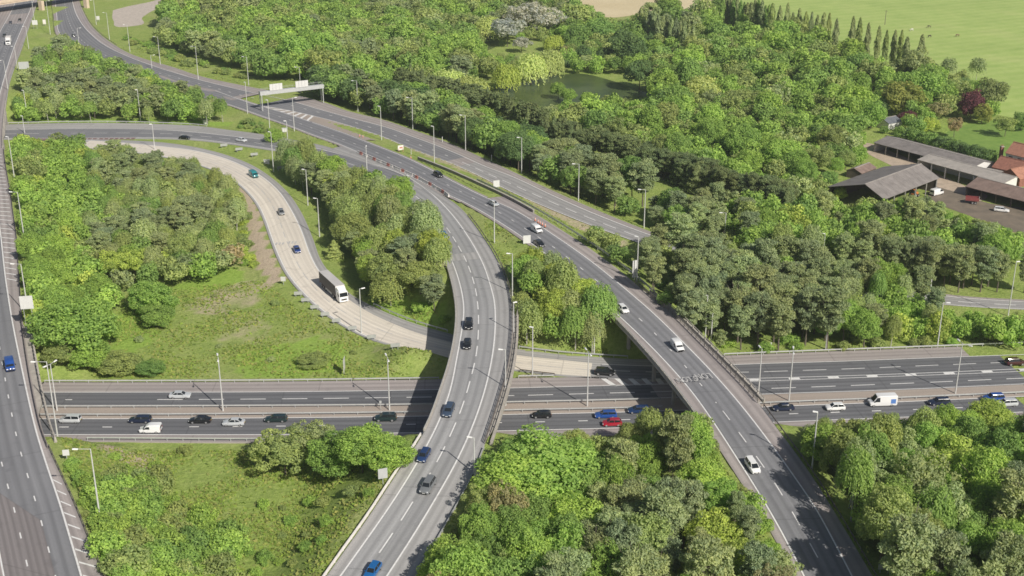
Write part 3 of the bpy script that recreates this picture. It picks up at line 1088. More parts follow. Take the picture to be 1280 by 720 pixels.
# lettering on the flyover: LON on each lane, read by drivers coming towards us
def letters_on_road(name, text, px, py, z, size, stretch, ang):
    cu_ = bpy.data.curves.new(name, 'FONT')
    cu_.body = text
    cu_.size = size
    cu_.align_x = 'CENTER'
    cu_.align_y = 'CENTER'
    cu_.offset = 0.02
    ob = bpy.data.objects.new(name, cu_)
    COL.objects.link(ob)
    dg = bpy.context.evaluated_depsgraph_get()
    me = bpy.data.meshes.new_from_object(ob.evaluated_get(dg))
    bpy.data.objects.remove(ob)
    me.materials.clear()
    o2 = link_mesh(name, me, "faded_paint")
    x, y = G(px, py, z)
    o2.location = (x, y, z + 0.05)
    o2.scale = (1, stretch, 1)
    o2.rotation_euler = (0, 0, ang)
    return tag(o2, kind='structure')

ta = near_py(A_dash, 455, 490)
tv = ta[-1] - ta[0]
angA = math.atan2(tv[1], tv[0]) - math.pi / 2     # drivers' forward direction
letters_on_road("road_lettering", "LON", 879, 470, 8.4, 1.75, 2.0, angA)
letters_on_road("road_lettering", "S' LON", 858.5, 474, 8.4, 1.45, 2.2, angA)
# ------------------------------------------------------------------ barriers, parapets, bridges
def adopt(ob, parent):
    """child whose mesh was written in world coordinates"""
    ob.parent = parent
    ob.location = (ob.location.x - parent.location.x, ob.location.y - parent.location.y, ob.location.z - parent.location.z)
    return ob


def run_bars(q, h, w, ht, dz=0.0):
    mb = MB()
    for a, b in zip(q[:-1], q[1:]):
        mb.bar((a[0], a[1], a[2] + h), (b[0], b[1], b[2] + h), w, ht)
    return mb


POST_CACHE = {}


def post_mesh(w, d, h, mat):
    k = (w, d, h, mat)
    if k not in POST_CACHE:
        mb = MB().box((0, 0, h / 2), (w, d, h))
        me = bpy.data.meshes.new("post")
        me.from_pydata(mb.v, [], mb.f)
        me.materials.append(M(mat))
        POST_CACHE[k] = me
    return POST_CACHE[k]


def barrier(name, label, cat, q, rails, post, step, mat, post_mat=None, group=None, plinth=None, follow=4.0):
    """rails: list of (height, width, depth); post: (w, d, h)"""
    q = resample(q, step=follow)
    root = empty(name, tuple(q[0]))
    tag(root, label, cat, group)
    for h, w, ht in rails:
        adopt(run_bars(q, h, w, ht).build("rail", mat), root)
    if plinth:
        h, w, m = plinth
        adopt(run_bars(q, h / 2 - 0.1, w, h + 0.2).build("plinth", m), root)
    if post:
        tot = np.sum(np.linalg.norm(np.diff(q[:, :2], axis=0), axis=1))
        step = max(step, tot / 98.0)
        pp = resample(q, step=step)
        me = post_mesh(*post, post_mat or mat)
        for i, p in enumerate(pp):
            j = min(i + 1, len(pp) - 1)
            t_ = pp[j] - pp[max(0, j - 1)]
            o = bpy.data.objects.new("post", me)
            COL.objects.link(o)
            o.parent = root
            o.location = (p[0] - q[0][0], p[1] - q[0][1], p[2] - q[0][2])
            o.rotation_euler = (0, 0, math.atan2(t_[1], t_[0]))
    return root


def along(q, d):
    r = offset(q, d)
    return r


ARMCO = [(0.62, 0.07, 0.30)]
sMt = side_of(M1_top, M1_white)
barrier("safety_barrier", "grey steel barrier between meadow and motorway shoulder, left of the curved flyover", "safety barrier", along(near_px(M1_top, 46, 552), sMt * 0.4), ARMCO, (0.12, 0.15, 0.75), 3.2, "galvanised")
barrier("safety_barrier", "short steel barrier between motorway shoulder and concrete slip road beside the curved flyover", "safety barrier", along(near_px(M1_top, 638, 700), sMt * 0.2), ARMCO, (0.12, 0.15, 0.75), 3.2, "galvanised")
barrier("safety_barrier", "long pale steel barrier below the pines, right of the right flyover", "safety barrier", along(near_px(N_top, 900, 1290), sMt * 0.4), ARMCO, (0.12, 0.15, 0.75), 3.2, "galvanised")
barrier("safety_barrier", "steel barrier on the far edge of the brown central reservation, left of the curved flyover", "safety barrier", along(near_px(M1_low, -60, 835), sMt * 1.0), ARMCO, (0.12, 0.15, 0.75), 5, "galvanised")
barrier("safety_barrier", "steel barrier on the near edge of the brown central reservation, left of the right flyover", "safety barrier", along(near_px(M_res_low, -60, 835), -sMt * 1.0), ARMCO, (0.12, 0.15, 0.75), 5, "galvanised")
barrier("safety_barrier", "steel barrier along the weedy central reservation right of the right flyover", "safety barrier", along(near_px(M_res_low, 900, 1290), -sMt * 1.0), ARMCO, (0.12, 0.15, 0.75), 3.2, "galvanised")
barrier("safety_barrier", "low steel barrier at the foot of the near motorway shoulder, by the scrub", "safety barrier", along(near_px(M2_bot, 100, 535), -sMt * 0.5), ARMCO, (0.12, 0.15, 0.75), 3.2, "galvanised")
sC = side_of(C_outer, C_upper)
barrier("safety_barrier", "curved steel barrier on the tree side of the concrete slip road before the curved flyover", "safety barrier", along(near_px(C_outer, 462, 566), -sC * 0.4), ARMCO, (0.12, 0.15, 0.75), 3.2, "galvanised")
barrier("safety_barrier", "steel barrier behind the concrete slip road between the two flyovers", "safety barrier", along(near_px(C_outer, 640, 790), -sC * 0.3), ARMCO, (0.12, 0.15, 0.75), 3.2, "galvanised")
barrier("timber_rail", "low brown rail between concrete slip road and motorway between the flyovers", "safety barrier", along(near_px(C_lower, 646, 700), sC * 1.0), [(0.6, 0.1, 0.2)], (0.12, 0.12, 0.7), 3, "wood_dark")
sB = side_of(B_outer_right, B_right)
barrier("safety_barrier", "steel barrier under the trees along the far edge of the curved road, top left", "safety barrier", along(near_px(B_outer_right[:len(B_outer_right) // 3], 10, 262), -sB * 0.3), ARMCO, (0.12, 0.15, 0.75), 4, "galvanised")

# wall and rails between flyover A and carriageway E
sA = side_of(A_rail, A_right)
wq = along(near_px(A_rail, 522, 669), -sA * 0.2)
wl = empty("retaining_wall", tuple(wq[0]))
tag(wl, "long dark concrete wall between the two carriageways, ending at the cones", "wall")
adopt(run_bars(resample(wq, step=3), 0.35, 0.5, 1.0).build("wall", "concrete_dark"), wl)
adopt(run_bars(resample(wq, step=3), 0.88, 0.62, 0.08).build("coping", "concrete"), wl)
barrier("safety_barrier", "double steel barrier above the grass strip between the two carriageways", "safety barrier", along(near_px(A_rail, 590, 815), -sA * 1.6), [(0.62, 0.07, 0.30), (0.95, 0.07, 0.16)], (0.12, 0.15, 1.0), 3.2, "galvanised")
barrier("parapet", "dark railed parapet on the shoulder side of the right flyover", "railing", along(near_py(A_rail, 352, 505), sA * 0.1), [(0.35, 0.07, 0.09), (0.68, 0.07, 0.09), (1.02, 0.09, 0.10)], (0.12, 0.12, 1.05), 2.4, "dark_rail")
barrier("parapet", "pale outer parapet edge of the right flyover beyond its dark railing", "railing", along(near_py(A_rail, 365, 505), -sA * 1.3), [(0.95, 0.12, 0.12)], (0.22, 0.22, 1.0), 3.5, "concrete", plinth=(0.35, 0.5, "concrete"))
barrier("safety_barrier", "dark steel barrier beside the shaded shoulder at the bottom of the right flyover", "safety barrier", along(near_py(A_rail, 506, 775), -sA * 0.4), ARMCO, (0.12, 0.15, 0.75), 3.2, "dark_rail")
sAl = side_of(A_outer_left, A_left)
barrier("parapet", "low pale parapet on the tree side of the right flyover above the motorway", "railing", along(near_py(A_outer_left, 378, 548), -sAl * 0.05), [(0.75, 0.08, 0.09)], (0.10, 0.10, 0.8), 2.4, "galvanised", plinth=(0.45, 0.30, "concrete"))

# curved flyover rails
barrier("parapet", "dark triple railing on the outside of the curved flyover", "railing", along(near_py(B_outer_right[len(B_outer_right) // 3:], 330, 560), sB * -0.1), [(0.40, 0.07, 0.10), (0.72, 0.07, 0.10), (1.05, 0.09, 0.11)], (0.12, 0.12, 1.08), 2.4, "dark_rail")
barrier("parapet", "pale outer concrete edge beam with stubby posts along the curved flyover", "railing", along(near_py(B_outer_right[len(B_outer_right) // 3:], 372, 556), -sB * 1.2), [(0.95, 0.10, 0.10)], (0.2, 0.2, 0.95), 3.0, "concrete", plinth=(0.30, 0.5, "concrete"))
barrier("safety_barrier", "dark barrier on the outside of the bend where the curved flyover begins", "safety barrier", along(near_py(B_outer_right[len(B_outer_right) // 3:], 268, 331), -sB * 0.2), ARMCO, (0.12, 0.15, 0.75), 3.2, "dark_rail")
barrier("safety_barrier", "thin barrier in tree shade beside the curved flyover's run down to the bottom edge", "safety barrier", along(near_py(B_outer_right[len(B_outer_right) // 3:], 558, 775), -sB * 0.3), [(0.62, 0.07, 0.22)], (0.1, 0.1, 0.7), 3.2, "galvanised")
sBl = side_of(B_outer_left, B_left)
barrier("parapet", "pinkish concrete edge with thin rail on the inside of the curved flyover", "railing", along(near_py(B_outer_left[len(B_outer_left) // 2:], 330, 545), -sBl * 0.1), [(0.70, 0.07, 0.08)], (0.09, 0.09, 0.75), 2.6, "galvanised", plinth=(0.45, 0.35, "concrete"))
barrier("edge_barrier", "pale low barrier along the grass side of the curved road, bottom of the photo", "safety barrier", along(near_py(B_outer_left[len(B_outer_left) // 2:], 545, 775), -sBl * 0.2), [(0.45, 0.18, 0.55)], (0.15, 0.2, 0.5), 3.2, "barrier_white")
barrier("safety_barrier", "dark barrier following the grass edge inside the start of the curved flyover", "safety barrier", along(near_py(B_outer_left[len(B_outer_left) // 3:], 256, 330), -sBl * 0.3), ARMCO, (0.12, 0.15, 0.75), 3.2, "galvanised")

# left bridge rails
sDr = -sD
barrier("safety_barrier", "dark brown steel rail along the hatched shoulder of the left road", "safety barrier", along(near_py(D_rail, 186, 396), 0.0), [(0.62, 0.08, 0.34)], (0.14, 0.15, 0.8), 3.2, "dark_rail")
barrier("safety_barrier", "dark brown rail beside the hatched shoulder at the bottom left corner", "safety barrier", along(near_py(D_rail, 556, 775), 0.0), [(0.62, 0.08, 0.34)], (0.14, 0.15, 0.8), 3.2, "dark_rail")
barrier("parapet", "dark inner rail of the left bridge over the motorway", "railing", along(near_py(D_rail, 390, 562), -sDr * 0.3), [(0.40, 0.08, 0.2), (0.85, 0.08, 0.2)], (0.14, 0.14, 1.0), 2.4, "dark_rail")
barrier("parapet", "pinkish concrete outer parapet with stubby posts on the left bridge", "railing", along(near_py(D_rail, 385, 560), sDr * 1.5), [(1.0, 0.16, 0.16)], (0.35, 0.35, 1.0), 2.2, "concrete", plinth=(0.35, 0.55, "concrete"))
barrier("parapet", "pale parapet of the left road where it crosses the curved road", "railing", along(near_py(D_rail, 128, 186), 0.2), [(1.0, 0.14, 0.14), (0.6, 0.1, 0.12)], (0.3, 0.3, 1.0), 2.4, "concrete", plinth=(0.5, 0.5, "concrete"))
barrier("safety_barrier", "steel barrier beside the left road's shoulder at the top left, below signs", "safety barrier", along(near_py(D_rail, 4, 126), 0.1), ARMCO, (0.12, 0.15, 0.75), 4, "galvanised")
barrier("safety_barrier", "thin barrier on the inside of the far road below the overbridge", "safety barrier", along(near_py(A_left_out, -2, 48), 0.3), [(0.62, 0.07, 0.3)], (0.12, 0.15, 0.75), 4, "dark_rail")
barrier("safety_barrier", "barrier on the outside of the far road's bend near the overbridge", "safety barrier", along(near_px(E_outer, 96, 146), side_of(E_outer, E_right) * -0.3), [(0.62, 0.07, 0.3)], (0.12, 0.15, 0.75), 4, "dark_rail")


def deck(name, label, a, b, thick, z_off=-0.05, piers=(), over=(1.6, 1.6), pier_w=0.9):
    """bridge deck between two edge lines, with edge beams, cross-head and round piers"""
    a, b = pair(a, b)
    n = max(len(a), len(b))
    A_, B_ = resample(a, n), resample(b, n)
    d = B_ - A_
    d /= np.linalg.norm(d[:, :2], axis=1)[:, None]
    d[:, 2] = 0
    ee = np.minimum(np.arange(n), np.arange(n)[::-1])
    tp = np.clip(ee / 4.0, 0, 1)[:, None]
    A2, B2 = A_ - d * (over[0] * tp), B_ + d * (over[1] * tp)
    root = empty(name, tuple((A2[0] + B2[0]) / 2 - np.array([0, 0, thick])))
    tag(root, label, "bridge")
    prof = []
    for P, s in ((A2, 1), (B2, -1)):
        pass
    V, F = [], []
    for i in range(n):
        w = B2[i] - A2[i]
        u = w / np.linalg.norm(w)
        c = [A2[i] + [0, 0, z_off], B2[i] + [0, 0, z_off], B2[i] + [0, 0, z_off - 0.45], B2[i] - u * 1.8 + [0, 0, z_off - 0.55], B2[i] - u * 2.6 + [0, 0, z_off - thick], A2[i] + u * 2.6 + [0, 0, z_off - thick], A2[i] + u * 1.8 + [0, 0, z_off - 0.55], A2[i] + [0, 0, z_off - 0.45]]
        V += c
    for i in range(n - 1):
        for k in range(8):
            F.append((i * 8 + k, i * 8 + (k + 1) % 8, (i + 1) * 8 + (k + 1) % 8, (i + 1) * 8 + k))
    F.append(tuple(range(7, -1, -1)))
    F.append(tuple((n - 1) * 8 + k for k in range(8)))
    me = mesh_np("deck", V, F)
    bm = bmesh.new()
    bm.from_mesh(me)
    bmesh.ops.recalc_face_normals(bm, faces=bm.faces)
    bm.to_mesh(me)
    bm.free()
    adopt(link_mesh("deck", me, "concrete"), root)
    for f in piers:
        i = int(f * (n - 1))
        c0, c1 = A_[i], B_[i]
        zb = c0[2] + z_off - thick
        m = MB()
        m.bar(tuple(c0 * .92 + c1 * .08 - [0, 0, c0[2] - zb + 0.45]), tuple(c0 * .08 + c1 * .92 - [0, 0, c1[2] - zb + 0.45]), 1.3, 0.9)
        adopt(m.build("crosshead", "concrete_dark"), root)
        for k in (0.2, 0.5, 0.8):
            p = c0 * (1 - k) + c1 * k
            gz = tz(p[0], p[1]) - 0.3
            adopt(MB().tube((p[0], p[1], gz), (p[0], p[1], zb - 0.9), pier_w / 2, n=14).build("pier", "concrete"), root)
    for i in (0, n - 1):
        c0, c1 = A2[i], B2[i]
        zt = c0[2] + z_off - 0.6
        gz = min(tz(c0[0], c0[1]), tz(c1[0], c1[1])) - 1.0
        u = A2[min(i + 1, n - 1)] - A2[max(i - 1, 0)]
        u = u / np.linalg.norm(u) * (0.7 if i == 0 else -0.7)
        m = MB()
        a0, b0 = c0 + u, c1 + u
        m.bar((a0[0], a0[1], (zt + gz) / 2 - 0.6), (b0[0], b0[1], (zt + gz) / 2 - 0.6), 1.0, zt - gz - 1.2)
        adopt(m.build("abutment", "concrete_dark"), root)
    return root


bl = near_py(B_outer_left[len(B_outer_left) // 3:], 385, 556)
br = near_py(B_outer_right[len(B_outer_right) // 3:], 372, 560)
deck("curved_flyover", "curved concrete flyover carrying two lanes over the motorway and slip road", bl, br, 1.35, -0.06, (0.33, 0.56, 0.72), (0.35, 1.45))
deck("straight_flyover", "diagonal concrete flyover with low parapets crossing the motorway, right of centre", near_py(A_outer_left, 366, 545), near_py(A_rail, 350, 512), 1.4, -0.06, (0.3, 0.52, 0.72), (0.35, 1.55))
deck("left_bridge", "long bridge carrying the left road over the motorway at the left edge", near_py(D_rail, 398, 562), near_py(D_far, 400, 560), 1.5, -0.06, (0.3, 0.62), (1.75, 0.3))
deck("small_bridge", "short bridge carrying the left road over the start of the curved road", near_py(D_rail, 136, 186), near_py(D_far, 130, 184), 1.3, -0.06, (), (0.5, 0.3))

# overbridge at the very top left
ob_r = empty("road_overbridge", (*G(54, 14, 0), 0))
tag(ob_r, "beige concrete overbridge crossing the top left corner on two piers", "bridge")
pa, pb = np.array([*G(-30, 11, 6.2), 6.2]), np.array([*G(150, -16, 6.2), 6.2])
dirv = (pb - pa) / np.linalg.norm(pb - pa)
perp = np.array([-dirv[1], dirv[0], 0])
def slab(p, q, w, z0, z1):
    m = MB()
    c = [p, q, q + perp * w, p + perp * w]
    m.add([(v[0], v[1], z0) for v in c] + [(v[0], v[1], z1) for v in c], [(3, 2, 1, 0), (4, 5, 6, 7), (0, 1, 5, 4), (1, 2, 6, 5), (2, 3, 7, 6), (3, 0, 4, 7)])
    return m
plain("overbridge_concrete", (0.58, 0.47, 0.36), 0.85, 0, 0.12, 0.4)
adopt(slab(pa, pb, 13.0, 6.2, 7.8).build("deck", "overbridge_concrete"), ob_r)
adopt(slab(pa - perp * 0.3, pb - perp * 0.3, 0.35, 7.1, 8.9).build("parapet", "overbridge_concrete"), ob_r)
adopt(slab(pa + perp * 12.9, pb + perp * 12.9, 0.35, 7.1, 8.9).build("parapet", "overbridge_concrete"), ob_r)
for ppx, ppy in ((51.5, 14), (107.5, 10), (-10, 20)):
    x, y = G(ppx, ppy, 0)
    # slide under the deck along the view of the near edge
    m = MB().box((x, y + 1.5, 3.0), (2.0, 3.2, 6.4), math.atan2(dirv[1], dirv[0]))
    adopt(m.build("pier", "overbridge_concrete"), ob_r)

# temporary barrier of white and faded red blocks
tb = L([(447, 191), (461, 197), (480, 205), (498, 212.5), (517.5, 221), (535, 230), (550, 238.5), (561.5, 246)], zA)
tb = resample(offset(tb, -sBl * 0.0), step=2.05)
root = empty("traffic_barrier", tuple(tb[0]))
tag(root, "long row of white and faded red barrier blocks beside the curved road", "traffic barrier")
for i, (a, b) in enumerate(zip(tb[:-1], tb[1:])):
    a2, b2 = a * 0.985 + b * 0.015, a * 0.03 + b * 0.97
    w = (random.uniform(-.12, .12))
    m = MB()
    dv = (b2 - a2) / np.linalg.norm(b2 - a2)
    nv = np.array([-dv[1], dv[0], 0])
    pr = [(-.30, 0.0), (.30, 0.0), (.26, .25), (.12, .45), (.10, .95), (-.10, .95), (-.12, .45), (-.26, .25)]
    vs = [tuple(p + nv * (o + w) + np.array([0, 0, h])) for p in (a2, b2) for o, h in pr]
    fs = [(k, (k + 1) % 8, 8 + (k + 1) % 8, 8 + k) for k in range(8)] + [tuple(range(7, -1, -1)), tuple(range(8, 16))]
    m.add(vs, fs)
    o = adopt(m.build("block", "barrier_red" if i % 5 in (1,) else "barrier_white"), root)

# ------------------------------------------------------------------ lamp posts
def unit_pole(r0, r1):
    return MB().tube((0, 0, 0), (0, 0, 1), r0, r1, 8)

POLE = bpy.data.meshes.new("pole")
_m = MB().tube((0, 0, 0), (0, 0, 0.12), 0.17, 0.17, 8).tube((0, 0, 0.12), (0, 0, 1), 0.155, 0.095, 8)
POLE.from_pydata(_m.v, [], _m.f)
POLE.materials.append(M("pole_grey"))
ARM = bpy.data.meshes.new("arm")
_m = MB().tube((0, 0, 0), (1, 0, 0.06), 0.055, 0.045, 6)
ARM.from_pydata(_m.v, [], _m.f)
ARM.materials.append(M("pole_grey"))
HEAD = bpy.data.meshes.new("lamp_head")
bm = bmesh.new()
bmesh.ops.create_cube(bm, size=1)
for v in bm.verts:
    v.co.x *= 0.95
    v.co.y *= 0.34 if v.co.x < 0 else 0.44
    v.co.z *= 0.20
    if v.co.z > 0:
        v.co.y *= 0.7
bmesh.ops.bevel(bm, geom=bm.edges[:], offset=0.04, segments=2, affect='EDGES')
bm.to_mesh(HEAD)
bm.free()
HEAD.materials.append(M("lamp_white"))

LAMP_AT = []
LAMP_VIEW = []


def lamp(label, bx, by, tx, ty, heads, z=None, group=None):
    """bx,by foot and ty top row in the survey photograph; heads: list of (dx, dy) world arm directions in metres"""
    if z is None:
        x, y, zb = GT(bx, by)
    else:
        x, y = G(bx, by, z)
        zb = z
    lo, hi = 3.0, 22.0
    for _ in range(40):
        h = (lo + hi) / 2
        if PX(x, y, zb + h)[1] > ty:
            lo = h
        else:
            hi = h
    root = empty("street_lamp", (x, y, zb))
    tag(root, label, "street lamp", group)
    po = bpy.data.objects.new("pole", POLE)
    COL.objects.link(po)
    po.parent = root
    po.scale = (1, 1, h)
    for dx, dy in heads:
        l = math.hypot(dx, dy)
        a = math.atan2(dy, dx)
        ar = bpy.data.objects.new("arm", ARM)
        COL.objects.link(ar)
        ar.parent = root
        ar.location = (0, 0, h - 0.05)
        ar.scale = (max(0.3, l - 0.4), 1, 1)
        ar.rotation_euler = (0, 0, a)
        hd = bpy.data.objects.new("lamp_head", HEAD)
        COL.objects.link(hd)
        hd.parent = root
        hd.location = (dx, dy, h + 0.02)
        hd.rotation_euler = (0, -0.06, a)
    LAMP_AT.append((x, y))
    LAMP_VIEW.append((x, y, PX(x, y, zb + h)[0], ty, by))
    return root


W1, E1 = [(-1.6, 0.2)], [(1.5, 0.3)]
WN = [(-1.3, 1.0)]
DBL = [(-0.5, 1.6), (0.35, -1.6)]
LAMPS = [
    ("lamp post on the verge at the top left corner, nearest the overbridge pier", 43, 25, 41, 0, [(-1.2, .6)]),
    ("lamp post between left road and far road, first one below the overbridge", 63, 43, 60, 1, [(1.6, 0.2)]),
    ("lamp post beside the small white sign near the gravel clearing", 120.5, 31, 117, 0, [(-1.4, -.4)]),
    ("lamp post in the rough grass beside the left road's shoulder, below the first grey sign", 36, 61, 32, 33, [(-1.4, .2)]),
    ("lamp post standing behind the second grey sign of the left road", 22, 87, 18, 58, [(-1.3, .3)]),
    ("lamp post on the left road's shoulder above the small bridge", 10, 113, 4, 76, [(-1.5, .4)]),
    ("lamp post on the grass bank just below the gravel clearing", 137, 50, 132, 16, [(-1.8, .5)]),
    ("second lamp post below the gravel clearing, on the far road's outer bank", 162.5, 65, 159, 31, [(-1.8, .5)]),
    ("third lamp post below the gravel clearing, tallest on that bank", 200.5, 81, 196, 46, [(-1.8, .4)]),
    ("lamp post right of the grass bank, at the start of the tall wood", 248, 100, 245, 58, [(-1.8, .4)]),
    ("lamp post on the far road's outer verge, second left of the gantry", 311, 108, 307, 71, [(-1.8, .4)]),
    ("lamp post on the far road's inner verge, just left of the gantry", 309.5, 142, 306, 103, [(-.3, .3)]),
    ("short lamp post in the trees inside the far road's bend", 99, 56, 96, 35, [(1.5, .3)]),
    ("lamp post rising from the tree tops inside the far road's second bend", 190, 86, 189, 69, [(1.5, .4)]),
    ("lamp post at the left edge of the wood between left road and curved road", 35, 152, 30, 113, [(-.5, .3)]),
    ("lamp post against the lower edge of the wood above the curved road", 176, 152, 172, 112, [(-.4, -.3)]),
    ("lamp post on the strip between curved road and concrete slip road", 193.5, 187, 191, 155, [(-.5, -.2)]),
    ("lamp post behind the gantry's right-hand sign board", 376, 117, 374.5, 84, [(-1.7, .4)]),
    ("lamp post in front of the tall trees, first right of the gantry", 447.5, 140, 445.5, 101, [(-1.8, .4)]),
    ("lamp post with a lit white head, just right of the gantry's left legs", 368, 164, 366, 122, [(1.2, .4)]),
    ("lamp post beside the round bush between far road and curved road", 360, 181, 357.5, 151, [(-.6, -.2)]),
    ("tallest lamp post by the round bush, before the gantry's left legs", 337.5, 165, 332, 125, [(-.4, .3)]),
    ("lamp post with an orange foot at the end of the row of sign backs", 342, 215, 336.5, 165, [(-.6, .2)]),
    ("lamp post on the central strip, first right of the hatched nose", 477, 175, 475, 133, [(-.6, .4)]),
    ("lamp post on the wood side of the far carriageway, second right of the gantry", 516, 162, 515, 122, [(-1.8, .3)]),
    ("lamp post on the grass strip between the carriageways, by the roadworks board", 543, 204, 541.5, 158, [(-.5, .3)]),
    ("lamp post on the wood side of the far carriageway, third right of the gantry", 582, 188, 582, 144, [(-1.6, .2)]),
    ("lamp post among the birch tops beside the row of barrier blocks", 459, 220, 456.5, 183, [(.0, .5)]),
    ("lamp post at the curved road's inner edge, by the barrier blocks' lower end", 512, 252, 510.5, 220, [(-.4, .3)]),
    ("lamp post on the wood side of the far carriageway, fourth right of the gantry", 652, 217, 650, 172, [(-1.2, .2)]),
    ("lamp post before a dark pine on the wood side of the far carriageway", 723, 251, 723.5, 205, [(-1.8, .2)]),
    ("lamp post where the far carriageway disappears behind the pines", 805, 285, 806.5, 237, [(-1.8, .2)]),
    ("lamp post rising out of the wood, right of where the far carriageway disappears", 905, 306, 906.5, 266, [(-1.5, .1)]),
    ("lamp post beside the tall white panel on the right flyover", 796, 352, 796.5, 296, [(-.5, .3)]),
    ("lamp post on the triangular verge between the flyovers, by the silver car", 618, 304, 617, 252, [(-.3, .4)]),
    ("lamp post in the shaded verge at the top of the birch triangle", 385, 257, 381, 212, [(-.9, .3)]),
    ("lamp post in the shaded verge of the birch triangle, nearest the concrete road", 399.5, 296, 395, 248, [(-.8, .2)]),
    ("lamp post beside the concrete slip road, just ahead of the white lorry", 452, 417, 449.5, 361, [(.8, .4)]),
    ("double-headed lamp post on the central reservation, first right of the left bridge", 279, 515, 276, 447, DBL),
    ("double-headed lamp post on the central reservation beside the curved flyover's shadow", 487, 514, 484.5, 447, DBL),
    ("slim double-headed lamp post on the central reservation, behind the left bridge's tall lamp", 71.5, 514, 66, 455, [(-.7, -1.3), (.5, 1.5)]),
    ("tall lamp post beside the left bridge with its arm over the road", 73, 552, 57, 452, [(-2.6, -.1)]),
    ("largest lamp post, in the scrub right of the hatched shoulder", 125.5, 651, 113.5, 561, [(-2.5, -.1)]),
    ("lamp post in tree shade at the right edge of the curved road", 593, 594, 593.5, 547, [(-.8, .2)]),
    ("lamp post in front of the trees at the bottom right", 1112.5, 724, 1117, 657, [(-.5, .0)]),
    ("lamp post half hidden by a bright tree, right of the right flyover", 1015, 586, 1021.5, 515, [(-.4, .1)]),
    ("double-headed lamp post on the weedy reservation, behind the dark blue car", 986, 502.5, 991, 438, [(.3, 1.6), (-.3, -1.6)]),
    ("double-headed lamp post at the end of the right flyover's railing", 947.5, 498, 950, 436, [(-.3, 1.2)]),
    ("double-headed lamp post on the weedy reservation, farthest right", 1194, 493, 1198, 429, [(-.3, 1.6), (1.2, -1.4)]),
    ("lamp post behind the steel barrier below the pines, nearest the right flyover", 1032, 437, 1036, 386, [(.8, -.2)]),
    ("lamp post behind the steel barrier below the pines, second from the right edge", 1171.5, 435, 1177, 378, [(1.1, -.2)]),
    ("lamp post in the trees in front of the far side road at the right edge", 1260, 395, 1269, 327, [(.4, 0)]),
    ("lamp post rising from the wood left of the far side road", 1163, 362, 1167, 312, [(-.3, .1)]),
    ("lamp post rising from dark pines in the middle of the right wood", 1028, 328, 1029.5, 292, [(-.5, .1)]),
    ("taller of the two lamp posts behind the right flyover's railing", 881, 431, 883, 369, [(-.7, .1)]),
    ("shorter of the two lamp posts behind the right flyover's railing", 888, 437, 890, 392, [(-.2, .1)]),
    ("lamp post in front of the drooping birches left of the right flyover", 742.5, 442, 742.5, 390, [(-.2, .1)]),
    ("lamp post on the weedy corner between slip road and motorway", 665.5, 471, 665, 409, [(-.3, .1)]),
    ("double-headed lamp post on the central reservation between the two flyovers", 734, 509, 735, 440, DBL),
]
for a in LAMPS:
    lamp(*a)
lamp("lamp post behind the curved flyover, its head above the dark railing's upper end", 640.5, 377, 640.5, 317, [(-1.0, .1)], z=6.5)
lamp("lamp post just below the curved flyover railing's upper end, against the pale slip road", 642, 462, 641, 378, [(.3, .1)])
lamp("lamp post leaning over the curved flyover's shoulder beside the railing", 632, 507, 630, 437, [(-1.0, .1)], z=5.0)
lamp("lamp post on the grass strip beside the left road, upper one", 31, 302, 23, 240, [(-1.9, .1)])
lamp("lamp post on the grass strip beside the left road, behind the big grey sign", 36, 396, 27, 330, [(-2.0, .1)])
lamp("lamp post by the left road just below the small bridge", 18, 222, 11, 171, [(-.5, .1)])
lamp("lamp post at the left end of the curved road, in front of the small wood", 31, 167, 29, 145, [(-.3, .1)])

# ------------------------------------------------------------------ signs
def sign(label, bx, by, w, h, zc, ang, mat="sign_grey", posts=2, z=None, name="road_sign", frame=True, tilt=0.0):
    """flat sign board on posts. ang: direction the face looks, radians in plan"""
    if z is None:
        x, y, zb = GT(bx, by)
    else:
        x, y = G(bx, by, z)
        zb = z
    root = empty(name, (x, y, zb), ang)
    tag(root, label, "road sign")
    MB().box((0.06, 0, zc), (0.05, w, h)).build("board", mat, root)
    if frame:
        f = MB()
        for k in (-0.3, 0.3):
            f.box((0.0, 0, zc + k * h), (0.06, w * 0.96, 0.08))
        f.build("frame", "galvanised", root)
    offs = [0] if posts == 1 else [-w * 0.3, w * 0.3]
    for o in offs:
        MB().tube((-0.07, o, -0.2), (-0.07, o, zc + h * 0.45), 0.07, n=8).build("post", "galvanised", root)
    return root

back = math.radians(90)     # face away from the camera: we see the back
front = math.radians(-90)
sign("big square grey sign back on tall posts beside the left road", 38.5, 414, 2.9, 3.2, 7.2, R(-80), "sign_white")
sign("grey sign back beside the left road's upper shoulder", 31, 92, 4.6, 3.4, 3.9, R(-75), "sign_grey")
sign("white square sign on the verge between left road and far road", 44.5, 36, 3.0, 2.6, 3.6, R(-80), "sign_white")
sign("pinkish white sign right of the white square sign, below the overbridge pier", 56, 32, 1.7, 2.6, 2.2, R(-80), "barrier_white")
sign("small white sign under a lamp post near the gravel clearing", 123, 27, 1.8, 2.2, 2.2, R(-85), "sign_white")
sign("white two-post sign on the grass strip between carriageways", 620.5, 239, 2.1, 2.2, 2.5, R(-70), "sign_white")
sign("white sign at the left flyover edge beside the dark car", 658.5, 312, 2.1, 2.3, 3.0, R(-75), "sign_white", z=6.5)
sign("tall white panel standing at the right flyover's dark railing", 793, 350, 1.5, 4.6, 3.0, R(-60), "sign_white", posts=1)
sign("grey two-panel sign back in the meadow left of the curved road", 479, 607, 1.7, 2.0, 2.5, R(-70), "sign_grey", posts=1)
sign("sign back at the lamp post in tree shade right of the curved road", 598, 601, 1.7, 2.0, 1.6, R(-100), "sign_grey", posts=2)
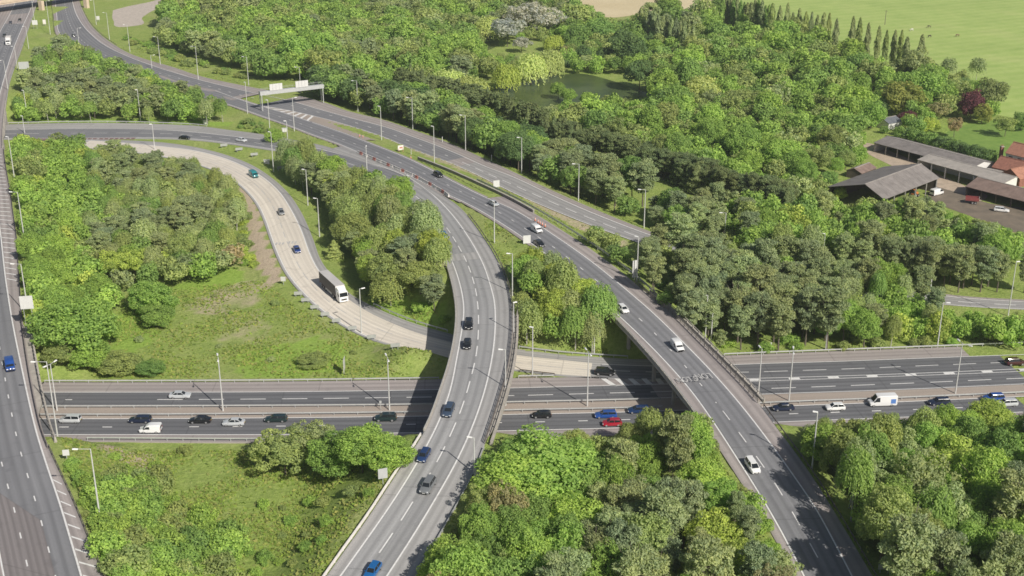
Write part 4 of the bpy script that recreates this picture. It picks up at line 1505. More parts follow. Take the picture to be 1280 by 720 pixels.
sign("small white sign in the scrub beside the left bridge", 84, 577, 1.2, 1.2, 1.9, R(-80), "sign_white", posts=1)
sign("narrow pale sign seen edge-on in the meadow above the motorway", 430.5, 468, 2.6, 3.0, 2.6, R(0), "sign_white", posts=1)
sign("triangular white sign back at the bend of the concrete slip road", 354.5, 356, 1.3, 1.3, 1.7, R(-95), "sign_white", posts=1)
sign("grey board at the foot of a lamp post, bottom right trees", 1105, 716, 2.2, 1.0, 1.2, R(-85), "sign_grey")
sign("small white marker sign left of the motorway's right-hand barrier", 962, 437, 0.8, 1.4, 1.2, R(-90), "sign_white", posts=1)
sign("pale cabinet-like sign in the shade between the flyovers", 633.5, 319, 1.2, 1.8, 1.2, R(-90), "sign_white", posts=2, z=4.6)
sign("short white sign post below the double-headed lamp beside the flyover shadow", 476, 514, 0.5, 0.6, 2.2, R(-90), "sign_grey", posts=1)

# backs of the bend marker boards
CH = [(280, 184.5, "first of the sign backs along the upper bend, by the silver car"), (299, 189.5, "second of the sign backs along the upper bend"), (318, 196, "third of the sign backs along the upper bend, largest there"), (351, 213, "last sign back of the upper bend, right of the orange-footed lamp"),
      (373, 371, "uppermost sign back beside the lorry on the concrete bend"), (382, 379, "second sign back below the lorry on the concrete bend"), (393.5, 388, "third sign back below the lorry on the concrete bend"), (406.5, 397, "fourth sign back along the lower concrete bend"),
      (420.5, 405, "fifth sign back along the lower concrete bend"), (440.5, 414.5, "sixth sign back along the lower concrete bend, above the thin lamp post"), (464.5, 425.5, "seventh sign back along the lower concrete bend"), (494, 436.5, "last sign back of the concrete bend, nearest the flyover shadow")]
for i, (a, b, lab) in enumerate(CH):
    r_ = R(-78 if i > 3 else -72)
    s_ = sign("grey " + lab, a, b, 2.15 if i > 3 else 2.6, 0.95, 1.05, r_, "chevron_back", name="bend_sign")
    s_['group'] = "sign backs along the concrete bend"
    s_.rotation_euler = (0, 0, r_)

# gantry
def gantry():
    xl, yl = G(328.5, 139, 2.0)
    xr, yr = G(404.5, 129, 2.2)
    zb = 2.0
    root = empty("sign_gantry", (xl, yl, zb))
    tag(root, "pale steel sign gantry spanning the far carriageway with two sign boards", "gantry")
    a, b = np.array([xl, yl, 0]), np.array([xr, yr, 0])
    d = (b - a) / np.linalg.norm(b - a)
    nrm = np.array([-d[1], d[0], 0])
    h0, h1 = 6.6, 8.2
    m = MB()
    for p in (a, b):
        pass
    # closed box beam
    c = [a - d * .6, b + d * .6, b + d * .6 + nrm * 1.7, a - d * .6 + nrm * 1.7]
    m.add([(v[0], v[1], zb + h0) for v in c] + [(v[0], v[1], zb + h1) for v in c], [(3, 2, 1, 0), (4, 5, 6, 7), (0, 1, 5, 4), (1, 2, 6, 5), (2, 3, 7, 6), (3, 0, 4, 7)])
    adopt(m.build("beam", "sign_grey"), root)
    wk = MB()
    for k in (0.1, 1.6):
        wk.bar(tuple(a + nrm * k + [0, 0, zb + h1 + 1.0]), tuple(b + nrm * k + [0, 0, zb + h1 + 1.0]), 0.06, 0.06)
    n = 14
    for i in range(n + 1):
        p = a + (b - a) * i / n + nrm * 0.1
        wk.bar(tuple(p + [0, 0, zb + h1]), tuple(p + [0, 0, zb + h1 + 1.0]), 0.05, 0.05)
    adopt(wk.build("handrail", "galvanised"), root)
    for p in (a, b):
        for k in (0.15, 1.55):
            q = p + nrm * (k * 1.6 - 0.3)
            g = min(tz(q[0], q[1]), zb) - 0.3
            adopt(MB().bar((q[0], q[1], g), (q[0], q[1], zb + h0), 0.32, 0.32).build("leg", "sign_grey"), root)
    for f, w in ((0.235, 5.6), (0.655, 5.6)):
        p = a + (b - a) * f - nrm * 0.15
        m = MB()
        m.bar(tuple(p - d * w / 2 + [0, 0, zb + h1 + 1.35]), tuple(p + d * w / 2 + [0, 0, zb + h1 + 1.35]), 0.15, 2.7)
        o = adopt(m.build("sign_board", "sign_white"), root)
        s2 = MB()
        for k in (-.25, 0, .25):
            q = p + d * k * w - nrm * 0.14
            s2.bar(tuple(q + [0, 0, zb + h1 + 0.1]), tuple(q + [0, 0, zb + h1 + 2.6]), 0.08, 0.08)
        adopt(s2.build("stiffener", "sign_grey"), root)
gantry()

# cones and the roadworks board
def make_cone():
    root = empty("traffic_cone", (0, 0, 0))
    MB().box((0, 0, 0.04), (0.5, 0.5, 0.08)).build("base", "black_rubber", root)
    MB().tube((0, 0, 0.08), (0, 0, 0.95), 0.22, 0.05, 12).build("cone", "cone_orange", root)
    MB().tube((0, 0, 0.40), (0, 0, 0.68), 0.150, 0.117, 12, cap=False).build("sleeve", "barrier_white", root)
    return root


def copy_tree(o, parent=None, loc=None, rz=None):
    c = o.copy()
    COL.objects.link(c)
    if parent is not None:
        c.parent = parent
    if loc is not None:
        c.location = loc
    if rz is not None:
        c.rotation_euler = (0, 0, rz)
    for ch in list(o.children):
        copy_tree(ch, c)
    return c


cone0 = make_cone()
CN = [(669, 274.5, "first cone where the dark wall ends"), (672.5, 277, "second cone past the end of the dark wall"), (675, 278.5, "middle cone beside the white van"), (678, 280, "fourth cone beside the white van"), (681.5, 282, "last cone, farthest down the shoulder by the white van"),
      (449.5, 167.5, "left one of two cones on the gravel nose"), (453.5, 168, "right one of two cones on the gravel nose"), (513.5, 195, "lone cone below the roadworks board")]
for i, (a, b, lab) in enumerate(CN):
    z_ = zA(a, b)
    x, y = G(a, b, z_ + .4)
    z_ = z_ if i < 5 else tz(x, y) + .02
    o = cone0 if i == 0 else copy_tree(cone0)
    o.location = (x, y, z_)
    o.scale = (1.15, 1.15, 1.15)
    tag(o, "faded orange and white " + lab, "traffic cone", "cones along the roadworks")
rb_ = empty("roadworks_board", (*GT(501, 190.5)[:2], GT(501, 190.5)[2]), R(-60))
tag(rb_, "faded pink and white roadworks arrow board standing on the grass strip", "road sign")
MB().box((0, 0, 1.7), (0.08, 2.2, 1.7)).build("board", "barrier_white", rb_)
MB().box((0.06, 0.1, 1.7), (0.04, 1.2, 0.5), 0).build("arrow", "barrier_red", rb_)
for k in (-.8, .8):
    MB().bar((-.6, k, 0), (0, k, 1.8), .08, .08).build("leg", "barrier_red", rb_)
    MB().bar((.5, k, 0), (0, k, 1.6), .08, .08).build("leg", "barrier_red", rb_)
mk = empty("marker_post", (*GT(514, 193)[:2], GT(514, 193)[2]), 0)
tag(mk, "pinkish white marker post right of the roadworks board", "marker post")
MB().tube((0, 0, 0), (0, 0, 2.2), .12, .10, 8).build("post", "barrier_white", mk)
MB().box((0, 0, 2.0), (.5, .1, .6)).build("plate", "barrier_white", mk)
for a, b, lab in ((553, 178, "white marker post at the foot of the wood by the far carriageway"), (614.5, 201, "thin white marker post at the foot of the wood, right of the new asphalt")):
    x, y, z_ = GT(a, b)
    mk = empty("marker_post", (x, y, z_), 0)
    tag(mk, lab, "marker post")
    MB().tube((0, 0, 0), (0, 0, 2.0), .13, .13, 8).build("post", "sign_white", mk)
    MB().tube((0, 0, 2.0), (0, 0, 2.2), .16, .05, 8).build("cap", "sign_grey", mk)
# equipment cabinets beside the curved road
for a, b, lab in ((257, 154.5, "pale equipment cabinet on the grass above the curved road"), (356, 165, "grey equipment cabinet beside the round bush"), (333.5, 205, "small white cabinet left of the orange-footed lamp")):
    x, y, z_ = GT(a, b)
    cb = empty("equipment_cabinet", (x, y, z_), R(10))
    tag(cb, lab, "cabinet")
    MB().box((0, 0, .75), (2.0, .8, 1.5)).build("casing", "sign_grey", cb)
    MB().box((0, 0, 1.53), (2.2, 1.0, .08)).build("lid", "sign_white", cb)
    MB().box((-.5, -.42, .75), (.8, .04, 1.2)).build("door", "sign_white", cb)
    MB().box((.5, -.42, .75), (.8, .04, 1.2)).build("door", "sign_white", cb)
# ------------------------------------------------------------------ trees
def foliage_mat(name, transl=0.30, attr_only=False):
    t = NT(name)
    if attr_only:
        a = t.node("ShaderNodeAttribute", attribute_name="tone", attribute_type='GEOMETRY')
        base = a.outputs["Color"]
    else:
        oi = t.node("ShaderNodeObjectInfo")
        base = oi.outputs["Color"]
    v = t.node("ShaderNodeAttribute", attribute_name="v", attribute_type='GEOMETRY').outputs["Fac"]
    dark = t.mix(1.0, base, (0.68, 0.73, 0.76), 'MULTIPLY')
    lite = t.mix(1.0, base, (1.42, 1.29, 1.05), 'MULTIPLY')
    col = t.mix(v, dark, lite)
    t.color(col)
    t.b.inputs["Roughness"].default_value = 0.75
    t.b.inputs["Specular IOR Level"].default_value = 0.12
    tr = t.node("ShaderNodeBsdfTranslucent")
    t.link(t.mix(1.0, col, (1.15, 1.25, 0.75), 'MULTIPLY'), tr.inputs[0])
    mx = t.node("ShaderNodeMixShader")
    mx.inputs[0].default_value = transl
    t.link(t.b.outputs[0], mx.inputs[1])
    t.link(tr.outputs[0], mx.inputs[2])
    out = [n for n in t.n if n.type == 'OUTPUT_MATERIAL'][0]
    t.link(mx.outputs[0], out.inputs[0])
    return t.m


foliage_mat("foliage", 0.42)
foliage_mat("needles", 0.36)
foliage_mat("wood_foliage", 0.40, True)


def unit(v):
    return v / (np.linalg.norm(v, axis=-1, keepdims=True) + 1e-9)


def leaf_cards(P, N, size, aspect, r, along_=None):
    """irregular leaf-sprig quads at P facing N"""
    n = len(P)
    N = unit(N)
    ref = r.normal(size=(n, 3)) if along_ is None else along_ + r.normal(size=(n, 3)) * 0.25
    T = unit(ref - N * (ref * N).sum(1, keepdims=True))
    B = np.cross(N, T)
    s = size[:, None]
    a = s * aspect
    j = lambda: r.uniform(0.65, 1.25, (n, 1))
    V = np.stack([P - T * a * .5 * j(), P - B * s * .5 * j() + T * a * r.uniform(-.2, .2, (n, 1)), P + T * a * .5 * j(), P + B * s * .5 * j() + T * a * r.uniform(-.2, .2, (n, 1))], axis=1)
    V[:, 1] += N * s * r.uniform(-.15, .15, (n, 1))
    V[:, 3] += N * s * r.uniform(-.15, .15, (n, 1))
    return V.reshape(-1, 3)


def sph(r, n):
    return unit(r.normal(size=(n, 3)))


def blob_crown(r, c, rad, nb, br, nl, leaf, aspect=1.4, floor=-0.55, squash=0.8, rough=0.5, shell=(0.60, 0.92), taper=0.0):
    """crown made of many overlapping leaf clumps"""
    rad = np.array(rad)
    Ps, Ns, Ss, Vs = [], [], [], []
    k = 0
    ga = math.pi * (3 - math.sqrt(5))
    for i in range(nb):
        zf = 1 - (i + 0.5) / nb * (1 - floor)
        zf += r.uniform(-.08, .08)
        zf = max(-0.98, min(0.98, zf))
        th = ga * i + r.uniform(-.5, .5)
        q = math.sqrt(1 - zf * zf)
        d = np.array([q * math.cos(th), q * math.sin(th), zf])
        f = r.uniform(*shell)
        w = 1.0 - taper * max(0.0, zf * f)
        bc = c + d * rad * f * np.array([w, w, 1])
        b = br * r.uniform(.65, 1.3) * (1.0 if zf < .7 else .85)
        m = int(nl * (b / br) ** 2 * r.uniform(.8, 1.2))
        dd = sph(r, m)
        keep = (dd * d).sum(1) > -0.45
        dd = dd[keep]
        m = len(dd)
        P = bc + dd * np.array([1, 1, squash]) * b * r.uniform(.70, 1.08, (m, 1))
        Nn = dd * 0.75 + d * 0.25 + r.normal(size=(m, 3)) * rough * .6 + np.array([0, 0, .38])
        Ps.append(P)
        Ns.append(Nn)
        Ss.append(leaf * r.uniform(.6, 1.35, m))
        Vs.append(np.clip(r.normal(.5, .20, m) + r.uniform(-.22, .22), 0, 1))
    # sparse inner leaves so that the crown has depth
    m = nl * nb // 7
    dd = sph(r, m)
    Ps.append(c + dd * rad * r.uniform(.15, .62, (m, 1)))
    Ns.append(dd + r.normal(size=(m, 3)) * .6)
    Ss.append(leaf * 1.6 * r.uniform(.7, 1.3, m))
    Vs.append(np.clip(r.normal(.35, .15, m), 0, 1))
    P, N, S, Vv = np.vstack(Ps), np.vstack(Ns), np.concatenate(Ss), np.concatenate(Vs)
    return leaf_cards(P, N, S, aspect, r), Vv


def strand_crown(r, c, rad, ns, hang, leaf, step, aspect=1.6, floor=-0.1, clumps=16, nl=60):
    """crown with hanging strands (birch, willow)"""
    V0, v0 = blob_crown(r, c, np.array(rad) * .92, clumps, min(rad[:2]) * .42, nl, leaf, 1.4, floor=-.3)
    rad = np.array(rad)
    Ps, Ns, Vs = [], [], []
    for i in range(ns):
        zf = r.uniform(floor, 0.95)
        th = r.uniform(0, 2 * math.pi)
        q = math.sqrt(1 - zf * zf)
        d = np.array([q * math.cos(th), q * math.sin(th), zf])
        p = c + d * rad * r.uniform(.78, 1.06)
        ln = hang * r.uniform(.45, 1.15)
        m = max(3, int(ln / step))
        t_ = np.linspace(0, 1, m)
        out = np.array([d[0], d[1], 0]) * .28 * ln
        P = p + out * np.sqrt(t_)[:, None] + np.array([0, 0, -1.0]) * (t_ ** 1.3)[:, None] * ln
        P += r.normal(size=P.shape) * leaf * .35
        Ps.append(P)
        Ns.append(np.array([d[0], d[1], .45]) + r.normal(size=P.shape) * .5)
        Vs.append(np.clip(r.normal(.58, .16, m) + r.uniform(-.15, .15), 0, 1))
    P, N, v = np.vstack(Ps), np.vstack(Ns), np.concatenate(Vs)
    S = leaf * r.uniform(.6, 1.2, len(P))
    V1 = leaf_cards(P, N, S, aspect, r, along_=np.tile([0, 0, 1.0], (len(P), 1)))
    return np.vstack([V0, V1]), np.concatenate([v0, v])


def pine_crown(r, H, R, nb, nl, leaf):
    """open, tiered crown of bristling needle clumps on a bare lower stem"""
    Ps, Ns, Ss, Vs, Al = [], [], [], [], []
    for i in range(nb):
        f = (i + .5) / nb
        z = H * (0.34 + 0.64 * f)
        prof = math.sin(math.pi * min(1, 0.18 + (1 - f) * 0.80)) ** .75
        ang = i * 2.4 + r.uniform(-.5, .5)
        rr = R * prof * r.uniform(.35, .98)
        bc = np.array([rr * math.cos(ang), rr * math.sin(ang), z])
        b = R * r.uniform(.24, .42)
        m = int(nl * (b / (R * .33)) ** 2)
        dd = sph(r, m)
        dd[:, 2] = np.abs(dd[:, 2]) * 1.0 - .25
        dd = unit(dd)
        P = bc + dd * np.array([1.15, 1.15, .62]) * b * r.uniform(.45, 1.0, (m, 1))
        Ps.append(P)
        Ns.append(dd * .55 + r.normal(size=(m, 3)) * .65 + np.array([0, 0, .6]))
        Al.append(dd + np.array([0, 0, .5]))
        Ss.append(leaf * r.uniform(.6, 1.3, m))
        Vs.append(np.clip(r.normal(.48, .20, m) + r.uniform(-.2, .2), 0, 1))
    P, N, S, v, A_ = np.vstack(Ps), np.vstack(Ns), np.concatenate(Ss), np.concatenate(Vs), np.vstack(Al)
    return leaf_cards(P, N, S, 2.3, r, along_=A_), v


def cone_crown(r, H, R, nl, leaf, z0=0.06, power=.8, up=.4, aspect=1.7):
    f = r.uniform(0, 1, nl) ** .75
    z = H * (z0 + (1 - z0) * f)
    rr = R * (1 - f) ** power * (0.80 + .22 * np.sin(f * 34 + r.uniform(0, 6))) * r.uniform(.62, 1.05, nl) + .12
    th = r.uniform(0, 2 * math.pi, nl)
    lump = 1 + .18 * np.sin(th * 3 + f * 11) + .12 * np.sin(th * 5 - f * 17)
    P = np.column_stack([np.cos(th) * rr * lump, np.sin(th) * rr * lump, z])
    N = np.column_stack([np.cos(th), np.sin(th), np.full(nl, up)]) + r.normal(size=(nl, 3)) * .45
    return leaf_cards(P, N, leaf * r.uniform(.6, 1.3, nl), aspect, r, along_=np.tile([0, 0, 1.0], (nl, 1)) + np.column_stack([np.cos(th), np.sin(th), np.zeros(nl)]) * .5), np.clip(r.normal(.48, .2, nl), 0, 1)


def column_crown(r, H, R, nl, leaf):
    f = r.uniform(0.06, 1, nl)
    z = H * f
    prof = np.minimum(1, (f / .22) ** .7) * np.minimum(1, ((1.03 - f) / .35) ** .7)
    th = r.uniform(0, 2 * math.pi, nl)
    lump = 1 + .22 * np.sin(th * 3 + f * 15) + .15 * np.sin(th * 2 - f * 27)
    rr = R * prof * lump * r.uniform(.6, 1.05, nl)
    P = np.column_stack([np.cos(th) * rr, np.sin(th) * rr, z])
    N = np.column_stack([np.cos(th), np.sin(th), np.full(nl, .25)]) + r.normal(size=(nl, 3)) * .5
    return leaf_cards(P, N, leaf * r.uniform(.6, 1.3, nl), 1.7, r, along_=np.tile([0, 0, 1.0], (nl, 1))), np.clip(r.normal(.5, .2, nl), 0, 1)


def crown_mesh(name, V, v, mat):
    n = len(v)
    F = np.arange(4 * n).reshape(n, 4)
    me = mesh_np(name, V, F)
    at = me.attributes.new("v", 'FLOAT', 'FACE')
    at.data.foreach_set("value", v.astype(np.float32))
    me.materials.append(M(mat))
    return me


def trunk_mesh(r, H, top_, rad, limbs, spread, mat):
    m = MB()
    p0 = Vector((0, 0, -0.6))
    bend = Vector((r.uniform(-.3, .3), r.uniform(-.3, .3), 0))
    pts = [p0]
    for k in range(1, 5):
        f = k / 4
        pts.append(Vector((bend.x * f * f * 2, bend.y * f * f * 2, top_ * f)))
    for k in range(4):
        m.tube(pts[k], pts[k + 1], rad * (1 - k * .22), rad * (1 - (k + 1) * .22), 7, cap=False)
    for k in range(limbs):
        f = r.uniform(.40, .95)
        a = pts[-1] * f
        th = k * 2.4 + r.uniform(-.4, .4)
        e = a + Vector((math.cos(th) * spread * r.uniform(.5, .9), math.sin(th) * spread * r.uniform(.5, .9), H * r.uniform(.10, .28)))
        mid_ = (a + e) / 2 + Vector((0, 0, -.3))
        m.tube(a, mid_, rad * .42, rad * .28, 5, cap=False)
        m.tube(mid_, e, rad * .28, rad * .08, 5, cap=False)
    me = bpy.data.meshes.new("trunk")
    me.from_pydata(m.v, [], m.f)
    me.update()
    me.materials.append(M(mat))
    return me


# species: reference height 10 m; (crown mesh near, crown mesh far, trunk mesh, low-detail arrays)
SPECIES = {}


def add_species(kind, maker, n, H, rad, trunk_mat, mat, trunk_top=.6, limbs=6, trunk_rad=.2, mass=True):
    L_ = []
    for k in range(n):
        seed = abs(hash((kind, k))) % 1000 if False else sum(ord(ch) for ch in kind) * 7 + k * 131
        out = {}
        r = np.random.default_rng(seed)
        V, v = maker(r, 'near')
        out['near'] = crown_mesh("crown", V, v, mat)
        r = np.random.default_rng(seed)
        V, v = maker(r, 'far')
        out['far'] = crown_mesh("crown", V, v, mat)
        if mass:
            r = np.random.default_rng(seed)
            out['low'] = maker(r, 'low')
        out['trunk'] = trunk_mesh(np.random.default_rng(seed + 5), H, H * trunk_top, trunk_rad, limbs, rad * .75, trunk_mat)
        L_.append(out)
    SPECIES[kind] = dict(H=H, R=rad, v=L_)


def q_(lod, a, b, c):
    return {'near': a, 'far': b, 'low': c}[lod]


def mk_broad(r, lod):
    rx = r.uniform(3.7, 4.4)
    return blob_crown(r, np.array([0, 0, 5.7]), (rx, rx * r.uniform(.86, 1.1), 4.2), q_(lod, 58, 44, 26), q_(lod, 1.15, 1.25, 1.5), q_(lod, 260, 110, 62), q_(lod, .245, .385, .60), 1.4, rough=1.0)


def mk_round(r, lod):
    return blob_crown(r, np.array([0, 0, 5.0]), (4.3, 4.2, 4.3), q_(lod, 70, 50, 28), q_(lod, 1.08, 1.2, 1.5), q_(lod, 240, 105, 62), q_(lod, .24, .37, .58), 1.35, floor=-.8, rough=1.0, shell=(.6, .98))


def mk_spread(r, lod):
    return blob_crown(r, np.array([0, 0, 5.9]), (4.5, 4.1, 3.9), q_(lod, 46, 36, 22), q_(lod, 1.0, 1.12, 1.4), q_(lod, 225, 98, 56), q_(lod, .24, .37, .58), 1.6, floor=-.5, shell=(.45, 1.05), rough=1.1)


def mk_birch(r, lod):
    return strand_crown(r, np.array([0, 0, 6.0]), (2.6, 2.6, 3.8), q_(lod, 330, 150, 60), 2.6, q_(lod, .25, .40, .68), q_(lod, .22, .38, .65), clumps=q_(lod, 26, 20, 14), nl=q_(lod, 110, 46, 26))


def mk_willow(r, lod):
    return strand_crown(r, np.array([0, 0, 5.6]), (4.6, 4.6, 3.6), q_(lod, 480, 420, 200), 4.6, q_(lod, .36, .46, .7), q_(lod, .32, .42, .7), floor=-.15, clumps=22, nl=q_(lod, 90, 60, 30))


def mk_pine(r, lod):
    return pine_crown(r, 10.5, 3.1, q_(lod, 54, 42, 28), q_(lod, 210, 95, 52), q_(lod, .215, .32, .50))


def mk_spruce(r, lod):
    return cone_crown(r, 10.5, 2.5, q_(lod, 4200, 2000, 800), q_(lod, .30, .44, .7))


def mk_poplar(r, lod):
    return column_crown(r, 10.5, 1.15, q_(lod, 2800, 1500, 700), q_(lod, .27, .38, .6))


def mk_shrub(r, lod):
    return blob_crown(r, np.array([0, 0, 1.1]), (1.9, 1.8, 1.25), q_(lod, 26, 20, 14), q_(lod, .62, .7, .85), q_(lod, 110, 50, 22), q_(lod, .20, .32, .5), 1.4, floor=-.5, rough=1.1, shell=(.5, 1.0))


add_species("broadleaf_tree", mk_broad, 5, 10, 4.3, "trunk", "foliage")
add_species("round_tree", mk_round, 4, 10, 4.4, "trunk", "foliage", .5)
add_species("spreading_tree", mk_spread, 4, 10, 4.6, "trunk", "foliage", .65, 9)
add_species("birch_tree", mk_birch, 4, 10, 2.9, "trunk_birch", "foliage", .85, 5, .14)
add_species("willow_tree", mk_willow, 2, 10, 5.2, "trunk", "foliage", .5, 7, .3)
add_species("pine_tree", mk_pine, 5, 10.5, 3.1, "trunk", "needles", .92, 10, .19)
add_species("spruce_tree", mk_spruce, 3, 10.5, 2.5, "trunk", "needles", .9, 0, .17)
add_species("poplar_tree", mk_poplar, 4, 10.5, 1.15, "trunk", "foliage", .85, 0, .15)
add_species("shrub", mk_shrub, 5, 2.4, 1.9, "trunk", "foliage", .4, 4, .06)

TONES = {
    'bright green': (0.364, 0.527, 0.145), 'fresh green': (0.320, 0.478, 0.133), 'yellow-green': (0.451, 0.554, 0.149),
    'mid green': (0.268, 0.410, 0.133), 'deep green': (0.165, 0.263, 0.113), 'olive green': (0.356, 0.437, 0.177),
    'grey-green': (0.396, 0.478, 0.249), 'dull grey-green': (0.343, 0.410, 0.221), 'blue-grey green': (0.304, 0.377, 0.227),
    'dark green': (0.234, 0.298, 0.149), 'brownish green': (0.382, 0.368, 0.210), 'pale yellow': (0.526, 0.607, 0.249),
    'silvery grey': (0.520, 0.540, 0.540), 'copper red': (0.196, 0.082, 0.108), 'golden green': (0.350, 0.375, 0.115), 'bare brown': (0.459, 0.393, 0.252),
}

# distance to paved surfaces
_rp = []
for a, b in ((A_outer_left, A_rail), (A_left_out, near_px(E_outer, 90, 350)), (near_px(A_left, 318, 600), near_px(A_right, 318, 610)), (E_left, near_px(E_outer, 320, 1300)), (B_outer_left, B_outer_right), (C_lower, C_outer), (D_far, D_rail), (M1_top, near_px(M2_bot, -210, 835)), (N_top, near_px(M2_bot, 790, 1300))):
    m_ = mid(a, b)
    h_ = halfw(a, b)
    _rp.append(np.column_stack([m_[:, 0], m_[:, 1], h_, m_[:, 2]]))
ROADS = np.vstack(_rp)


def road_gap(x, y):
    return float(np.min(np.hypot(ROADS[:, 0] - x, ROADS[:, 1] - y) - ROADS[:, 2]))


def inside(poly, x, y):
    c = False
    n = len(poly)
    j = n - 1
    for i in range(n):
        xi, yi = poly[i]
        xj, yj = poly[j]
        if (yi > y) != (yj > y) and x < (xj - xi) * (y - yi) / (yj - yi) + xi:
            c = not c
        j = i
    return c


LAMP_XY = np.array(LAMP_AT)
CAND = []        # all trees to be: dict


class Spots:
    """keeps trees apart"""

    def __init__(s):
        s.g = {}

    def ok(s, x, y, d):
        i, j = int(x // 8), int(y // 8)
        for a in (i - 2, i - 1, i, i + 1, i + 2):
            for b in (j - 2, j - 1, j, j + 1, j + 2):
                for (px, py, pd) in s.g.get((a, b), ()):
                    if (px - x) ** 2 + (py - y) ** 2 < ((d + pd) / 2) ** 2:
                        return False
        return True

    def put(s, x, y, d):
        s.g.setdefault((int(x // 8), int(y // 8)), []).append((x, y, d))


SPOTS = Spots()
KEEP_OUT = []     # (x, y, r): farm buildings and the like


VIEW = [(735, 503, 800, 536), (655, 506, 700, 545), (964, 500, 1000, 517), (1028, 498, 1062, 516), (1084, 490, 1128, 511), (1158, 492, 1192, 508), (1226, 488, 1290, 508),
        (75, 512, 325, 552), (900, 575, 1000, 600), (600, 100, 690, 128), (690, 92, 812, 117), (1190, 366, 1290, 386), (1045, 208, 1180, 246), (1085, 168, 1290, 235), (1180, 238, 1290, 274),
        (800, 262, 812, 286), (830, 340, 842, 350), (788, 322, 800, 352), (610, 55, 700, 66), (1100, 144, 1122, 158), (1175, 150, 1290, 180)]


for _x, _y, _tx, _ty, _by in LAMP_VIEW:
    VIEW.append((_tx - 1.5, _ty - 2, _tx + 1.5, _ty + .55 * (_by - _ty), _y))


def blocks_view(x, y, z, H, R_):
    """would hide something the photograph shows"""
    px, py = PX(x, y, z + H)
    s_ = scale_at(x, y, z + H * .6) 
    _, pb = PX(x, y, z)
    a, b = px - R_ * s_ * .8, px + R_ * s_ * .8
    for x0, y0, x1, y1, *dd in VIEW:
        if dd and y > dd[0]:
            continue
        if b > x0 and a < x1 and py + 2 < y1 and pb - 2 > y0:
            return True
    return False


def tree(kind, tone, x, y, H, where, Rk=1.0, z=None, group=None, label=None, R_abs=None):
    sp = SPECIES[kind]
    s = H / sp['H']
    R_ = R_abs if R_abs else sp['R'] * s * Rk
    CAND.append(dict(kind=kind, tone=tone, x=x, y=y, H=H, R=R_, where=where, group=group, label=label, z=tz(x, y) if z is None else z))


def plant(where, poly, mix_, spacing, hr, group, n_max=5000, gap=1.5, zc=0.55, jitter=.25, over=0.25, rf=1.0):
    """fill a surveyed outline (of crown centres) with trees; mix_: list of (weight, kind, tones, height factor)"""
    hm = (hr[0] + hr[1]) / 2
    P = []
    for a, b in poly:
        x, y, z = GT(a, b, hm * zc)
        P.append((x, y))
    xs, ys = [p[0] for p in P], [p[1] for p in P]
    area = (max(xs) - min(xs)) * (max(ys) - min(ys))
    tries = int(area / spacing ** 2 * 14)
    W = np.array([m[0] for m in mix_], float)
    W /= W.sum()
    n = 0
    # patches of one kind: low-frequency choice
    ph = rng.uniform(0, 6.28, 6)
    for _ in range(tries):
        x, y = random.uniform(min(xs), max(xs)), random.uniform(min(ys), max(ys))
        if not inside(P, x, y):
            continue
        u = 0.5 + 0.28 * math.sin(x * .07 + ph[0] + 1.3 * math.sin(y * .045 + ph[1])) + 0.22 * math.sin(y * .09 + ph[2] + math.sin(x * .06 + ph[3]))
        u = min(.999, max(0, u + random.uniform(-.30, .30)))
        k = int(np.searchsorted(np.cumsum(W), u))
        k = min(k, len(mix_) - 1)
        _, kind, tones, hf = mix_[k]
        H = random.uniform(*hr) * hf * (1 + random.uniform(-jitter, jitter) * .5)
        R_ = SPECIES[kind]['R'] * H / SPECIES[kind]['H'] * rf
        sp = min(spacing, max(1.6, R_ * 1.75))
        if not SPOTS.ok(x, y, sp):
            continue
        if road_gap(x, y) < gap + R_ * over:
            continue
        if any((x - a) ** 2 + (y - b) ** 2 < (r_ + R_ * .6) ** 2 for a, b, r_ in KEEP_OUT):
            continue
        zt = tz(x, y)
        if blocks_view(x, y, zt, H, R_):
            H *= .55
            R_ *= .62
            if blocks_view(x, y, zt, H, R_):
                continue
        SPOTS.put(x, y, sp)
        tree(kind, random.choice(tones), x, y, H, where, R_abs=R_ * random.uniform(.88, 1.12), group=group)
        n += 1
        if n >= n_max:
            break


def tree_px(kind, tone, px, py, H, label, R_abs=None, zc=.55, group=None, where="", spot=True):
    x, y, z = GT(px, py, H * zc)
    tree(kind, tone, x, y, H, where, z=z, label=label, R_abs=R_abs, group=group)
    if spot:
        SPOTS.put(x, y, (R_abs or 4) * 1.5)
# farm buildings stand here: no trees
for px, py, r_ in ((1115, 240, 24), (1150, 196, 9), (1180, 202, 9), (1210, 214, 9), (1170, 212, 9), (1200, 222, 9), (1235, 240, 14), (1260, 250, 14), (1275, 215, 16), (1245, 262, 10), (1112, 153, 8), (1100, 190, 6), (1125, 200, 6), (1190, 244, 10), (1270, 275, 12), (1255, 205, 10)):
    x, y, z = GT(px, py)
    KEEP_OUT.append((x, y, r_))
for px, py, r_ in ((655, 30, 20), (655, 62, 14), (680, 58, 12), (640, 116, 22), (690, 112, 22), (735, 112, 20), (770, 116, 12), (600, 52, 12), (175, 16, 24), (155, 26, 14)):
    x, y, z = GT(px, py)
    KEEP_OUT.append((x, y, r_))

